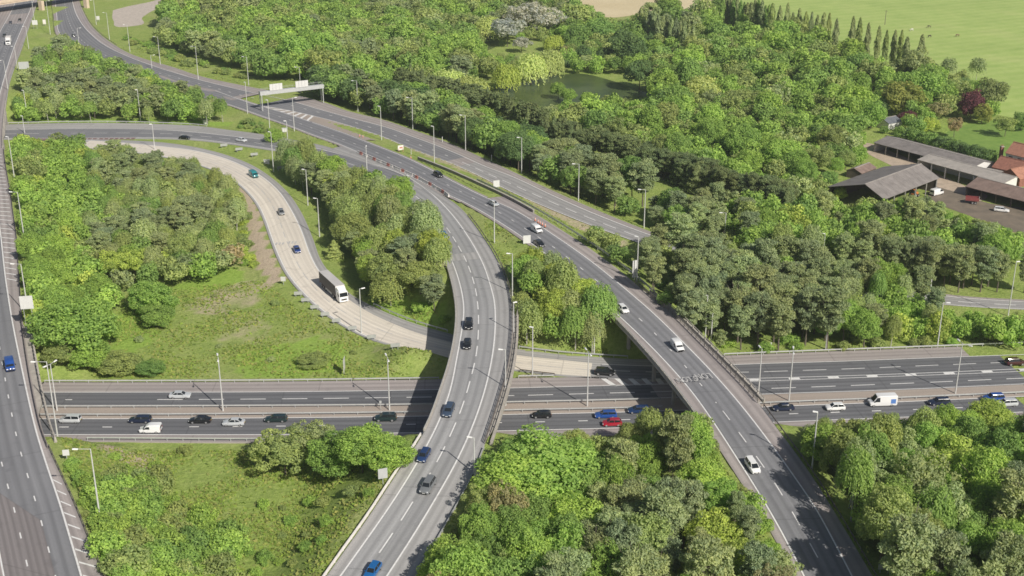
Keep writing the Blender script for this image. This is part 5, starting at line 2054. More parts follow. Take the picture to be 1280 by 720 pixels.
# ---- trees one can name
G_SIL = "silvery trees by the ponds"
for px, py, R_, H, lab in ((634, 38, 11, 16, "front left"), (660, 22, 12.5, 19, "tallest"), (688, 26, 10, 16, "right-hand"), (652, 54, 5.5, 9, "lowest")):
    tree_px("spreading_tree", 'silvery grey', px, py, H, lab + " of the silvery grey trees beside the upper pond", R_)
for px, py, R_, H, tone, lab in ((560, 100, 8.5, 13, 'pale yellow', "broad pale yellow willow behind the dark conifer row"), (588, 108, 7.5, 12, 'pale yellow', "pale yellow willow between the conifer row and the pond"), (632, 92, 7, 14, 'yellow-green', "weeping willow at the pond's left end"), (664, 83, 7.5, 15, 'pale yellow', "tall weeping willow in the middle of the pond's far bank"), (688, 76, 7, 14, 'pale yellow', "weeping willow on the pond's far bank, rightmost of three"), (610, 32, 7, 13, 'pale yellow', "pale willow left of the silvery trees"), (693, 52, 5.5, 9, 'yellow-green', "small yellow-green willow below the silvery trees"),
        (880, 108, 8.5, 12, 'pale yellow', "pale yellow willow in the middle of the wood, right of the pond")):
    tree_px("willow_tree", tone, px, py, H, lab, R_)
for px, py, R_, H, kind, tone, lab in (
        (785, 62, 9.5, 17, "broadleaf_tree", 'deep green', "largest deep green tree beyond the pond"), (800, 92, 7.5, 14, "broadleaf_tree", 'deep green', "deep green tree leaning over the pond's right end"),
        (750, 40, 8.5, 15, "broadleaf_tree", 'mid green', "mid green tree behind the deep green one, beyond the pond"), (722, 44, 8, 15, "broadleaf_tree", 'mid green', "mid green tree right of the silvery trees"),
        (828, 96, 6.5, 12, "spreading_tree", 'brownish green', "brownish tree right of the pond"), (862, 76, 8, 14, "round_tree", 'bright green', "bright green rounded tree behind the brownish tree"),
        (708, 66, 5, 9, "round_tree", 'brownish green', "low brownish tree right of the weeping willows"), (733, 76, 5, 8, "round_tree", 'grey-green', "low grey-green tree at the pond's grassy bank"),
        (492, 12, 8, 13, "spreading_tree", 'grey-green', "grey-green spreading tree at the top of the wood"), (540, 20, 6, 11, "round_tree", 'olive green', "rounded olive tree left of the small pond"),
        (1127, 119, 8.2, 15, "round_tree", 'golden green', "big golden green tree behind the small grey shed"), (1135, 146, 3.6, 6, "round_tree", 'copper red', "low copper red tree beside the small grey shed"),
        (1215, 128, 5.4, 13, "round_tree", 'copper red', "copper red tree at the edge of the pasture"), (1241, 118, 6.6, 16, "spreading_tree", 'dark green', "dark tree right of the copper red tree, by the pasture"),
        (1228, 140, 4, 9, "round_tree", 'golden green', "small golden green tree in front of the copper red tree"), (1063, 124, 8, 16, "broadleaf_tree", 'bright green', "tall bright green tree left of the golden green one"),
        (1090, 138, 6.5, 13, "round_tree", 'fresh green', "rounded fresh green tree left of the small grey shed"), (1173, 140, 5, 8, "spreading_tree", 'brownish green', "thin brownish tree on the paddock's left edge"),
        (1162, 155, 4, 6, "round_tree", 'yellow-green', "low yellow-green tree beside the long sheds' hedge"), (1194, 158, 3.0, 8, "spreading_tree", 'bare brown', "nearly bare tree in the paddock"),
        (1258, 157, 4.5, 8, "spreading_tree", 'olive green', "pale olive tree in front of the pasture, right of the paddock"), (1278, 150, 4, 8, "round_tree", 'mid green', "mid green tree at the right edge above the red roofs"),
        (1222, 86, 4.0, 12, "birch_tree", 'grey-green', "slim grey-green tree at the lower end of the poplar row"), (1185, 85, 3.6, 13, "birch_tree", 'grey-green', "thin grey-green tree standing against the pasture"),
        (900, 8, 7, 13, "broadleaf_tree", 'mid green', "mid green tree beside the ripe field"),
        (188, 368, 6.6, 10, "round_tree", 'bright green', "bright bush-like tree at the grassy end of the loop wood"), (196, 392, 4.3, 6.5, "round_tree", 'mid green', "dark-sided smaller tree just below the loop wood's bright one"),
        (95, 408, 9.0, 14, "broadleaf_tree", 'fresh green', "largest fresh green tree beside the left road"), (108, 440, 5.5, 8, "round_tree", 'fresh green', "fresh green tree below the largest one beside the left road"),
        (75, 438, 4.0, 6, "round_tree", 'olive green', "olive tree by the barrier below the big grey sign"), (185, 459, 3.4, 3.6, "round_tree", 'mid green', "dark round bush above the motorway barrier, in the meadow"),
        (150, 452, 5.4, 5.0, "round_tree", 'olive green', "broad low olive bush left of the dark round bush"), (392, 448, 4.0, 2.6, "round_tree", 'olive green', "low olive mound in the middle of the meadow"),
        (343, 168, 4.0, 5, "round_tree", 'bright green', "round bright bush between far road and curved road"),
        (355, 562, 6.2, 10, "spreading_tree", 'olive green', "leftmost olive tree of the row below the motorway"), (385, 553, 5.0, 9, "spreading_tree", 'grey-green', "grey-green tree, second in the row below the motorway"),
        (420, 568, 5.4, 9, "broadleaf_tree", 'fresh green', "fresh green tree, third in the row below the motorway"), (452, 560, 5.4, 9.5, "broadleaf_tree", 'bright green', "bright green tree in the middle of the row below the motorway"),
        (482, 560, 4.6, 8, "round_tree", 'fresh green', "fresh green tree nearest the curved road in the row below the motorway"), (500, 566, 3.0, 5.5, "round_tree", 'mid green', "small tree at the end of the row, by the curved road"),
        (672, 578, 8.6, 14, "round_tree", 'bright green', "biggest bright tree between the flyovers at the bottom"), (640, 602, 5.8, 11, "broadleaf_tree", 'bright green', "bright tree beside the curved road, left of the biggest one"),
        (712, 655, 6.0, 12, "round_tree", 'bright green', "bright tree in front of the biggest bright one, bottom middle"), (566, 704, 5.2, 8.5, "round_tree", 'bright green', "bright low tree at the bottom edge beside the curved road"),
        (925, 702, 4.4, 8.5, "round_tree", 'yellow-green', "yellow-green tree beside the right flyover at the bottom edge"), (893, 665, 4.8, 9, "round_tree", 'yellow-green', "yellow-green tree just left of the bottom yellow-green one"),
        (880, 600, 4.2, 9, "broadleaf_tree", 'bright green', "bright tree in the middle, left of the right flyover's white car"), (902, 618, 3.8, 7, "round_tree", 'fresh green', "fresh green tree beside the white car on the right flyover"),
        (1195, 582, 7.2, 13.5, "round_tree", 'yellow-green', "biggest yellow-green tree in the bottom right wood"), (1150, 595, 5.6, 11, "broadleaf_tree", 'bright green', "bright green tree left of the biggest one in the bottom right wood"),
        (1115, 645, 6.0, 11, "broadleaf_tree", 'fresh green', "fresh green tree by the lamp post, bottom right"), (1035, 555, 5.0, 9, "broadleaf_tree", 'fresh green', "fresh green tree at the upper left of the bottom right wood"),
        (1240, 522, 5.0, 9, "broadleaf_tree", 'yellow-green', "yellow-green tree in front of the motorway at the right edge"), (1205, 535, 4.2, 8, "broadleaf_tree", 'bright green', "bright green tree left of the yellow-green one near the motorway"),
        (1185, 650, 3.4, 7, "round_tree", 'yellow-green', "small yellow-green tree at the bottom of the right wood"),
        (460, 310, 4.6, 10, "broadleaf_tree", 'yellow-green', "yellow-green tree at the front of the birch triangle"), (524, 270, 4.2, 9.5, "broadleaf_tree", 'bright green', "bright green tree at the inside of the curved flyover's bend"), (500, 238, 4.8, 9.5, "broadleaf_tree", 'fresh green', "fresh green tree at the top right of the birch triangle"),
        (512, 318, 5.4, 11, "pine_tree", 'blue-grey green', "dark pine in the front of the birch triangle"), (525, 345, 4.8, 9, "broadleaf_tree", 'olive green', "olive tree below the dark pine, near the curved flyover"), (488, 360, 4.6, 9, "birch_tree", 'olive green', "olive birch in the front row of the birch triangle"), (417, 310, 2.6, 5.5, "spruce_tree", 'olive green', "small conical tree standing in the shade of the birch triangle")):
    tree_px(kind, tone, px, py, H, lab, R_)

tree_px("birch_tree", 'olive green', 812, 533, 8.5, "olive birch below the right flyover's edge, hiding a dark blue car", 2.8)
tree_px("broadleaf_tree", 'olive green', 790, 546, 7.5, "olive tree in front of the dark blue car, between the flyovers", 3.2)
tree_px("birch_tree", 'grey-green', 838, 545, 8.0, "grey-green birch close to the right flyover's edge, left of the lettering's lane", 2.6)
tree_px("broadleaf_tree", 'olive green', 720, 556, 8.0, "olive tree below the motorway, left of the red car", 3.2)
for px, py, H, lab in ((698, 112, 8, "leafy tree at the pond's near bank, leftmost of three"), (712, 119, 7, "leafy tree at the pond's near bank, middle of three"), (734, 123, 7, "leafy tree at the pond's near bank, right of three")):
    tree_px("broadleaf_tree", 'fresh green', px, py, H, lab, H * .5)
for px, py, H, tone, lab in ((1044, 206, 7, 'fresh green', "fresh green tree at the barn's upper left corner"), (1058, 198, 7.5, 'olive green', "olive tree above the barn roof, on the wood's edge"), (1036, 222, 7, 'mid green', "mid green tree at the barn's left end"), (1074, 190, 7, 'fresh green', "fresh green tree beside the farm track's upper end"), (1050, 240, 5.5, 'yellow-green', "low yellow-green tree in front of the barn's dark end"), (1098, 250, 5.0, 'olive green', "low olive tree below the barn's front roof"),
        (1130, 254, 5.5, 'fresh green', "fresh green tree below the orange farm machine"), (1160, 262, 6, 'mid green', "mid green tree below the yard's upper end"), (1182, 272, 6.5, 'fresh green', "fresh green tree along the lower edge of the yard"), (1204, 278, 6.5, 'bright green', "bright tree along the lower edge of the yard, above the pines"), (1228, 288, 7, 'olive green', "olive tree below the farm's parked white car"), (1252, 297, 7, 'mid green', "mid green tree below the yard at the right edge"), (1275, 303, 7, 'dull grey-green', "dull tree at the yard's right end")):
    tree_px(random.choice(["broadleaf_tree", "round_tree"]), tone, px, py, H, lab, H * .46)
# poplar rows
POP = [(964, 30), (974, 29), (983, 34), (990, 37), (998, 36), (1006, 40), (1013, 44), (1020, 46), (1028, 45), (1035, 44), (1044, 50), (1064, 55), (1073, 51), (1083, 62), (1097, 58), (1106, 67), (1117, 63), (1125, 65), (1132, 70), (1150, 74)]
for i, (a, b) in enumerate(POP):
    H = random.uniform(19, 24)
    tree_px("poplar_tree", random.choice(['grey-green', 'dull grey-green', 'olive green']), a, b, H, None, random.uniform(1.35, 1.75), zc=.5, where="in the row against the pasture", group="poplars along the pasture edge", spot=False)
for i in range(15):
    a, b = 903 + i * 4.4, 15 + i * 1.05 + random.uniform(-1, 1)
    tree_px("poplar_tree", random.choice(['dull grey-green', 'mid green']), a, b, random.uniform(17, 21), None, random.uniform(1.5, 1.9), zc=.5, where="in the row beside the top wood", group="poplars at the top of the wood", spot=False)
for i in range(13):
    a, b = 801 + i * 5.4, 32 + i * 1.9 + random.uniform(-1, 1)
    tree_px("poplar_tree", random.choice(['dull grey-green', 'blue-grey green', 'grey-green']), a, b, random.uniform(15, 19), None, random.uniform(1.6, 2.0), zc=.5, where="in the row beyond the pond", group="poplars beyond the pond", spot=False)
tree_px("poplar_tree", 'dull grey-green', 823.5, 5, 12, "left one of two lone poplars in front of the ripe field", 2.6, zc=.5, spot=False)
tree_px("poplar_tree", 'grey-green', 841.5, 3, 12, "right one of two lone poplars in front of the ripe field", 2.4, zc=.5, spot=False)

# row of dark conifers through the wood
def polyline(pts, step):
    q = resample(np.array([(a, b, 0) for a, b in pts], float), step=step)
    return [(p[0], p[1]) for p in q]
for a, b in polyline([(502, 96), (530, 104), (560, 113), (600, 124), (640, 137), (672, 152), (700, 166), (740, 176), (780, 186), (815, 197), (850, 208), (890, 222), (930, 236), (985, 250)], 8.5):
    for k in (0, 1):
        tree_px(random.choice(["spruce_tree", "pine_tree", "pine_tree"]), "dark green", a + random.uniform(-3, 3), b + random.uniform(-3, 3) + k * 5, random.uniform(9.0, 11.5), None, random.uniform(2.6, 3.3), zc=.5, where="in the dark row running through the wood", group="dark conifers in a row through the wood", spot=k == 0)
# hedge-like conifers beside the sheds
for a, b in polyline([(1128, 166), (1150, 170), (1180, 179), (1210, 188), (1238, 194)], 7):
    tree_px("round_tree", random.choice(['deep green', 'mid green']), a, b, random.uniform(5, 6.5), None, random.uniform(2.4, 3.0), zc=.5, where="in the tall hedge behind the long sheds", group="hedge trees behind the long sheds")

BRO = ["bright green", "fresh green", "mid green", "fresh green", "olive green"]
BRIGHT = ["bright green", "fresh green", "fresh green", "bright green", "yellow-green"]
PIN = ['dull grey-green', 'blue-grey green', 'grey-green', 'dull grey-green']
BIR = ['grey-green', 'olive green', 'grey-green', 'olive green', 'mid green']

plant("in the left road's edge strip of the loop wood", [(24, 178), (92, 172), (100, 230), (100, 280), (120, 330), (140, 372), (110, 380), (60, 385), (45, 360), (38, 310), (30, 250)], [(3, "broadleaf_tree", BRIGHT, 1), (2, "round_tree", BRO, 1), (1, "spreading_tree", BRO, 1)], 5.0, (7, 9.5), "trees in the loop wood beside the left road")
plant("in the loop wood inside the concrete slip road", [(98, 180), (130, 186), (190, 200), (240, 210), (275, 226), (290, 240), (300, 262), (288, 290), (292, 318), (262, 332), (225, 338), (200, 345), (160, 350), (130, 335), (105, 285)], [(2, "pine_tree", PIN, 1.0), (3.4, "birch_tree", BIR, 1.0), (2.4, "broadleaf_tree", ["fresh green", "olive green", "mid green", "bright green"], .85), (1.4, "spreading_tree", ['yellow-green', 'olive green', 'bare brown', 'grey-green'], .85)], 4.7, (8, 10.5), "mixed trees in the loop wood")
plant("in the small wood between left road and curved road", [(48, 72), (78, 52), (100, 62), (140, 78), (180, 92), (220, 104), (250, 116), (282, 136), (270, 146), (200, 148), (120, 144), (45, 142), (22, 136), (20, 112), (36, 92)], [(3, "pine_tree", PIN, 1), (2, "broadleaf_tree", BRO, .95), (2, "birch_tree", BIR, 1), (1, "round_tree", BRIGHT, .8)], 6.0, (8.5, 11.5), "trees in the small wood by the left road")
plant("in the birch triangle between slip road and curved flyover", [(350, 196), (378, 196), (430, 214), (478, 230), (505, 250), (530, 275), (548, 310), (552, 340), (540, 372), (515, 372), (492, 362), (470, 342), (452, 322), (432, 300), (425, 262), (405, 232), (368, 212)], [(4, "birch_tree", BIR, 1.15), (1.4, "broadleaf_tree", ["olive green", "fresh green", "yellow-green"], 1), (.7, "pine_tree", PIN, 1)], 4.2, (9, 12), "trees in the birch triangle", gap=.8, over=.45)
plant("in the birch clump between the two flyovers", [(648, 322), (672, 322), (700, 345), (735, 366), (752, 385), (752, 412), (725, 418), (690, 412), (656, 410), (650, 370)], [(4, "birch_tree", BIR, 1.15), (1.4, "broadleaf_tree", ["bright green", "fresh green", "yellow-green"], .85)], 4.0, (8.5, 11.5), "trees in the birch clump between the flyovers", gap=.8, over=.1)
plant("in the bottom wood between the flyovers", [(640, 560), (700, 552), (740, 542), (830, 520), (866, 545), (896, 582), (930, 630), (960, 680), (985, 740), (800, 770), (535, 775), (548, 700), (580, 645), (606, 600)], [(2.1, "pine_tree", PIN, 1.05), (2.8, "broadleaf_tree", BRO, 1), (1.4, "spreading_tree", ["olive green", "mid green", "brownish green", "grey-green"], 1), (.9, "birch_tree", BIR, 1)], 4.0, (10, 14), "trees in the bottom wood between the flyovers", gap=.9, over=.3, rf=.74)
plant("in the bottom right wood", [(1008, 540), (1070, 535), (1130, 528), (1200, 522), (1300, 510), (1310, 770), (1100, 780), (1075, 690), (1045, 635), (1012, 580)], [(2.2, "pine_tree", PIN, 1.05), (2.8, "broadleaf_tree", BRO, 1), (1.4, "spreading_tree", ["olive green", "mid green", "grey-green"], 1), (.8, "birch_tree", BIR, 1)], 4.1, (11, 15.5), "trees in the bottom right wood", gap=1.0, over=.2, rf=.74)
plant("below the motorway's right end", [(1000, 523), (1080, 520), (1180, 516), (1290, 508), (1290, 520), (1180, 528), (1080, 532), (1010, 536)], [(2, "broadleaf_tree", ["olive green", "fresh green"], .6), (1, "birch_tree", BIR, .7)], 5.0, (7.5, 9), "low trees below the motorway's right end")
plant("in the pine wood above the motorway's right end", [(806, 308), (850, 296), (920, 300), (1000, 305), (1100, 314), (1200, 326), (1290, 340), (1300, 408), (1240, 412), (1190, 416), (1100, 420), (1000, 424), (912, 428), (880, 415), (845, 378), (815, 348), (803, 330)], [(4.5, "pine_tree", PIN, 1.15), (1.6, "broadleaf_tree", BRO, .95), (.9, "birch_tree", BIR, 1), (.5, "round_tree", BRIGHT, .7)], 4.0, (9, 12.5), "trees in the pine wood above the motorway", gap=1.0, over=.15, rf=.8)
plant("at the wood's edge along the far carriageway", [(384, 106), (440, 118), (520, 148), (600, 176), (690, 218), (790, 264), (830, 288), (860, 262), (780, 222), (690, 186), (600, 150), (520, 122), (440, 100), (390, 92)], [(2, "broadleaf_tree", ["deep green", "mid green", "fresh green"], 1.1), (1.1, "pine_tree", PIN, 1.1), (1.2, "spreading_tree", ["mid green", "olive green"], 1)], 5.4, (9.5, 13), "trees at the wood's edge along the far carriageway", gap=3)
plant("in the middle of the right wood, below the farm", [(830, 290), (880, 250), (960, 258), (1040, 262), (1110, 268), (1180, 272), (1240, 296), (1270, 318), (1200, 326), (1100, 312), (1000, 304), (920, 300), (850, 300)], [(2.4, "pine_tree", PIN, 1.1), (2.4, "broadleaf_tree", BRO, 1), (1, "round_tree", BRIGHT, .9)], 4.5, (9, 12), "trees in the right wood below the farm", rf=.82)
plant("in the great wood beyond the far carriageway", [(860, 206), (800, 186), (700, 152), (640, 132), (640, 122), (700, 128), (800, 122), (870, 122), (960, 100), (1040, 120), (1090, 150), (1085, 175), (1068, 190), (1068, 206), (1040, 222), (1040, 250), (960, 240)], [(3, "broadleaf_tree", ["bright green", "fresh green", "olive green", "mid green", "fresh green"], 1), (1.5, "round_tree", BRO, .95), (.8, "spreading_tree", ["olive green", "grey-green"], 1)], 5.8, (7, 11.5), "trees of the great wood", jitter=.7)
plant("in the great wood behind the pond", [(820, 116), (870, 50), (930, 30), (1000, 50), (1080, 80), (1150, 92), (1200, 112), (1165, 130), (1100, 112), (1040, 110), (960, 96), (880, 116)], [(3, "broadleaf_tree", ["bright green", "fresh green", "olive green", "mid green"], 1.05), (1.5, "round_tree", BRO, 1), (1, "spreading_tree", ["olive green", "grey-green"], 1)], 6.6, (7.5, 13.5), "trees of the great wood", jitter=.7)
plant("in the great wood at the top", [(196, 40), (220, 10), (290, -12), (480, -14), (660, -14), (690, 2), (720, 14), (760, 26), (800, 26), (860, 18), (890, 14), (890, 40), (820, 40), (700, 52), (620, 86), (600, 118), (540, 106), (500, 92), (440, 96), (390, 88), (330, 88), (300, 74), (250, 62), (215, 52)], [(3, "broadleaf_tree", ["bright green", "fresh green", "mid green", "olive green"], 1.05), (1.6, "round_tree", BRO, 1), (1.3, "spreading_tree", ["olive green", "grey-green", "olive green", "mid green"], 1), (.6, "pine_tree", PIN, 1)], 6.4, (7.5, 13.5), "trees of the great wood", jitter=.7)
plant("on the strip of scrub between far carriageway and right flyover", [(722, 290), (748, 296), (780, 310), (800, 325), (798, 338), (775, 330), (745, 310)], [(2, "broadleaf_tree", ["deep green", "olive green", "mid green"], 1), (1, "spreading_tree", ["olive green"], 1)], 4.6, (4.5, 6.5), "low trees between far carriageway and right flyover", gap=.8)
plant("at the foot of the loop wood", [(40, 385), (120, 380), (150, 400), (140, 440), (110, 455), (55, 450)], [(2, "broadleaf_tree", BRIGHT, 1), (1, "round_tree", ["olive green", "fresh green"], .8)], 6, (5, 8), "trees at the foot of the loop wood")

plant("in the great wood behind the pond", [(700, 50), (740, 28), (800, 34), (840, 46), (858, 84), (826, 112), (806, 108), (790, 100), (765, 90), (725, 82), (703, 74)], [(3, "broadleaf_tree", ["deep green", "fresh green", "olive green", "mid green"], 1.05), (1.5, "round_tree", BRO, 1)], 6.6, (8, 11), "trees of the great wood")
plant("on the flyover bank below the cones", [(812, 330), (850, 372), (895, 418), (905, 432), (880, 425), (845, 390), (808, 350)], [(2, "broadleaf_tree", ["fresh green", "mid green", "deep green"], .9), (1, "pine_tree", PIN, .9)], 4.2, (5.5, 8), "low trees on the right flyover's bank", gap=.8, over=.1)
plant("beside the farm", [(1040, 250), (1090, 262), (1180, 262), (1230, 280), (1275, 302), (1275, 315), (1200, 300), (1100, 285), (1040, 270)], [(2.5, "broadleaf_tree", BRO, 1), (1, "round_tree", BRIGHT, .9), (1, "pine_tree", PIN, 1)], 5.2, (7.5, 10), "trees below the farm")
plant("between the pasture and the farm", [(1080, 150), (1100, 105), (1150, 86), (1190, 92), (1225, 104), (1252, 138), (1240, 150), (1190, 146), (1160, 162), (1130, 160), (1100, 172)], [(2.5, "broadleaf_tree", ["mid green", "olive green", "deep green", "fresh green"], 1), (1, "round_tree", BRO, .9)], 6.0, (7, 10), "trees between pasture and farm")

# shrubs
def shrubs(where, poly, spacing, hr, group, tones, n_max=400, gap=.6):
    plant(where, poly, [(1, "shrub", tones, 1)], spacing, hr, group, n_max=n_max, gap=gap, zc=.4)
shrubs("in the scrub between left road and curved road, bottom left", [(112, 600), (150, 585), (200, 600), (235, 640), (290, 660), (290, 740), (150, 740), (122, 680)], 2.6, (1.8, 4.2), "bushes in the bottom left scrub", ["bright green", "fresh green", "olive green", "mid green", "bright green"], 120)
shrubs("around the edge of the bottom left scrub", [(100, 565), (220, 560), (330, 575), (480, 580), (460, 640), (380, 700), (300, 720), (300, 620), (240, 600), (150, 572)], 9.0, (.9, 2.0), "bushes around the bottom left scrub", ["fresh green", "olive green", "bright green"], 20)
shrubs("in the meadow inside the slip road loop", [(210, 350), (300, 345), (380, 400), (470, 435), (530, 450), (430, 464), (250, 462), (130, 462), (150, 420)], 11, (.8, 1.7), "bushes in the meadow", ["olive green", "fresh green", "grey-green"], 9)
shrubs("on the verge inside the slip road's upper bend", [(290, 245), (310, 270), (305, 300), (318, 330), (270, 345), (240, 345), (290, 310)], 3.6, (1.2, 2.6), "bushes inside the slip road's upper bend", ["fresh green", "olive green", "yellow-green"], 40)
shrubs("on the right flyover's near bank", [(862, 528), (890, 556), (930, 618), (962, 680), (990, 740), (960, 745), (930, 690), (898, 620), (864, 558)], 2.5, (2.0, 4.2), "bushes on the right flyover's near bank", ["olive green", "fresh green", "bright green", "grey-green"], 90, .5)
shrubs("on the verge by the hatched shoulder", [(80, 570), (105, 590), (125, 660), (150, 720), (130, 720), (105, 650)], 3.2, (1.0, 2.2), "bushes by the hatched shoulder", ["fresh green", "olive green", "bright green"], 26, .8)
shrubs("at the foot of the birch triangle", [(470, 372), (520, 392), (556, 398), (556, 370), (530, 376), (500, 370)], 2.6, (1.5, 3.0), "bushes at the foot of the birch triangle", ["bright green", "fresh green"], 45)
shrubs("at the foot of the birch clump between the flyovers", [(648, 428), (740, 436), (760, 430), (745, 418), (650, 416)], 2.6, (1.5, 3.0), "bushes below the birch clump", ["bright green", "fresh green", "olive green"], 40)
shrubs("along the lower edge of the pine wood", [(890, 424), (1000, 422), (1100, 418), (1190, 414), (1290, 406), (1290, 418), (1190, 426), (1100, 430), (1000, 435), (900, 438)], 2.5, (1.8, 3.8), "bushes below the pine wood", ["fresh green", "olive green", "mid green", "bright green"], 130)
shrubs("on the weedy central reservation", [(955, 498), (1040, 496), (1040, 500), (955, 503)], 3.0, (.6, 1.2), "weeds on the central reservation", ["olive green", "brownish green"], 14, .1)
shrubs("on the weedy central reservation", [(1060, 494), (1190, 489), (1280, 484), (1280, 488), (1190, 493), (1060, 498)], 4.0, (.6, 1.2), "weeds on the central reservation", ["olive green", "brownish green"], 22, .1)
shrubs("on the bank along the far road at the top left", [(150, 45), (180, 62), (230, 80), (290, 95), (330, 100), (330, 94), (280, 84), (220, 66), (170, 46)], 6, (1.4, 3.2), "bushes on the bank along the far road", ["fresh green", "olive green", "mid green"], 40)
shrubs("around the gantry's left legs", [(300, 150), (330, 152), (352, 172), (340, 176), (300, 158)], 3, (1.2, 2.4), "bushes around the gantry's left legs", ["olive green", "mid green"], 14)

# ------------------------------------------------------------------ build the trees
KIND_NAME = {"broadleaf_tree": "broadleaf_tree", "round_tree": "broadleaf_tree", "spreading_tree": "broadleaf_tree", "birch_tree": "birch_tree", "willow_tree": "willow_tree", "pine_tree": "pine_tree", "spruce_tree": "conifer_tree", "poplar_tree": "poplar_tree", "shrub": "shrub"}
KIND_WORD = {"broadleaf_tree": "leafy tree", "round_tree": "rounded leafy tree", "spreading_tree": "open-crowned tree", "birch_tree": "drooping birch", "willow_tree": "willow", "pine_tree": "pine", "spruce_tree": "conifer", "poplar_tree": "poplar", "shrub": "bush"}
for c in CAND:
    c['app'] = scale_at(c['x'], c['y'], c['z']) * c['R'] * (1e3 if c['label'] else 1)
    c['px'], c['py'] = PX(c['x'], c['y'], c['z'] + c['H'] * .5)
CAND.sort(key=lambda c: -c['app'])
cnt = {}
mass = []
singles = []
for c in CAND:
    if not (-60 < c['px'] < 1340 and -40 < c['py'] < 790):
        if c['kind'] != 'shrub':
            mass.append(c)
        continue
    nm = KIND_NAME[c['kind']]
    if cnt.get(nm, 0) >= 285:
        mass.append(c)
        continue
    cnt[nm] = cnt.get(nm, 0) + 1
    singles.append(c)

# where each stands within its own plot, so that labels can tell them apart
plots = {}
for c in singles:
    plots.setdefault((c['where'], c['group']), []).append(c)
for k, lst in plots.items():
    xs = [c['px'] for c in lst]
    ys = [c['py'] for c in lst]
    x0, x1, y0, y1 = min(xs), max(xs) + 1e-3, min(ys), max(ys) + 1e-3
    for c in lst:
        i = int((c['px'] - x0) / (x1 - x0) * 3 - 1e-6)
        j = int((c['py'] - y0) / (y1 - y0) * 3 - 1e-6)
        col_ = ["left", "middle", "right"][min(2, max(0, i))]
        row_ = ["far", "middle", "near"][min(2, max(0, j))]
        c['pos'] = ("centre" if (col_, row_) == ("middle", "middle") else (row_ + " " + col_ if "middle" not in (col_, row_) else (row_ + " side" if col_ == "middle" else col_ + " side")))
        c['rel'] = (c['H'] - 0)
    hs = sorted(c['H'] for c in lst)
    lo_, hi_ = hs[len(hs) // 3], hs[len(hs) * 2 // 3]
    for c in lst:
        c['size'] = "small " if c['H'] < lo_ else ("tall " if c['H'] > hi_ else "")

vi = 0
for c in singles:
    sp = SPECIES[c['kind']]
    vi += 1
    var = sp['v'][(vi * 7 + int(c['x'] * 3)) % len(sp['v'])]
    nm = KIND_NAME[c['kind']]
    near = scale_at(c['x'], c['y'], c['z']) > 3.3
    root = empty(nm, (c['x'], c['y'], c['z'] - 0.1), random.uniform(0, 6.283))
    if nm not in ('poplar_tree', 'shrub'):
        root.rotation_euler = (random.gauss(0, .035), random.gauss(0, .035), root.rotation_euler.z)
    sz = c['H'] / sp['H']
    sr = c['R'] / sp['R']
    cr = bpy.data.objects.new("crown", var['near' if near else 'far'])
    COL.objects.link(cr)
    cr.parent = root
    cr.scale = (sr * random.uniform(.86, 1.14), sr * random.uniform(.9, 1.08), sz * random.uniform(.95, 1.06))
    b = TONES[c['tone']]
    k = random.uniform(.88, 1.12)
    h = random.uniform(-.05, .05)
    cr.color = (b[0] * k * (1 + h), b[1] * k, b[2] * k * (1 - h), 1)
    tr = bpy.data.objects.new("trunk", var['trunk'])
    COL.objects.link(tr)
    tr.parent = root
    tr.scale = (sz, sz, sz)
    if c['label']:
        lab = c['label']
    else:
        lab = f"{c['size']}{c['tone']} {KIND_WORD[c['kind']]} {c['where']}, {c['pos']}"
    w = lab.split()
    if len(w) > 16:
        lab = f"{c['tone']} {KIND_WORD[c['kind']]} {c['where']}, {c['pos']}"
        w = lab.split()
        if len(w) > 16:
            lab = " ".join(w[:16]).rstrip(",")
    tag(root, lab, "bush" if nm == "shrub" else "tree", c['group'] if not c['label'] else None)

# the rest of the wood, beyond counting: one mass
if mass:
    Vs, vv, tn = [], [], []
    for c in mass:
        sp = SPECIES[c['kind']]
        V, v = sp['v'][random.randrange(len(sp['v']))]['low']
        a = random.uniform(0, 6.283)
        sr, sz = c['R'] / sp['R'], c['H'] / sp['H']
        ca, sa = math.cos(a) * sr, math.sin(a) * sr
        Vs.append(np.column_stack([V[:, 0] * ca - V[:, 1] * sa + c['x'], V[:, 0] * sa + V[:, 1] * ca + c['y'], V[:, 2] * sz + c['z'] - .1]))
        vv.append(v)
        b = np.array(TONES[c['tone']]) * random.uniform(.86, 1.14)
        tn.append(np.tile([b[0], b[1], b[2], 1.0], (len(v), 1)))
    V, v, T_ = np.vstack(Vs), np.concatenate(vv), np.vstack(tn)
    n = len(v)
    me = mesh_np("woodland", V, np.arange(4 * n).reshape(n, 4))
    me.attributes.new("v", 'FLOAT', 'FACE').data.foreach_set("value", v.astype(np.float32))
    me.attributes.new("tone", 'FLOAT_COLOR', 'FACE').data.foreach_set("color", T_.astype(np.float32).ravel())
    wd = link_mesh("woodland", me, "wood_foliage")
    tag(wd, "dense mixed green wood filling the ground beyond the far carriageway", "woodland", None, 'stuff')
print("TREES singles", cnt, "mass", len(mass), "quads", sum(len(x) for x in vv) if mass else 0)
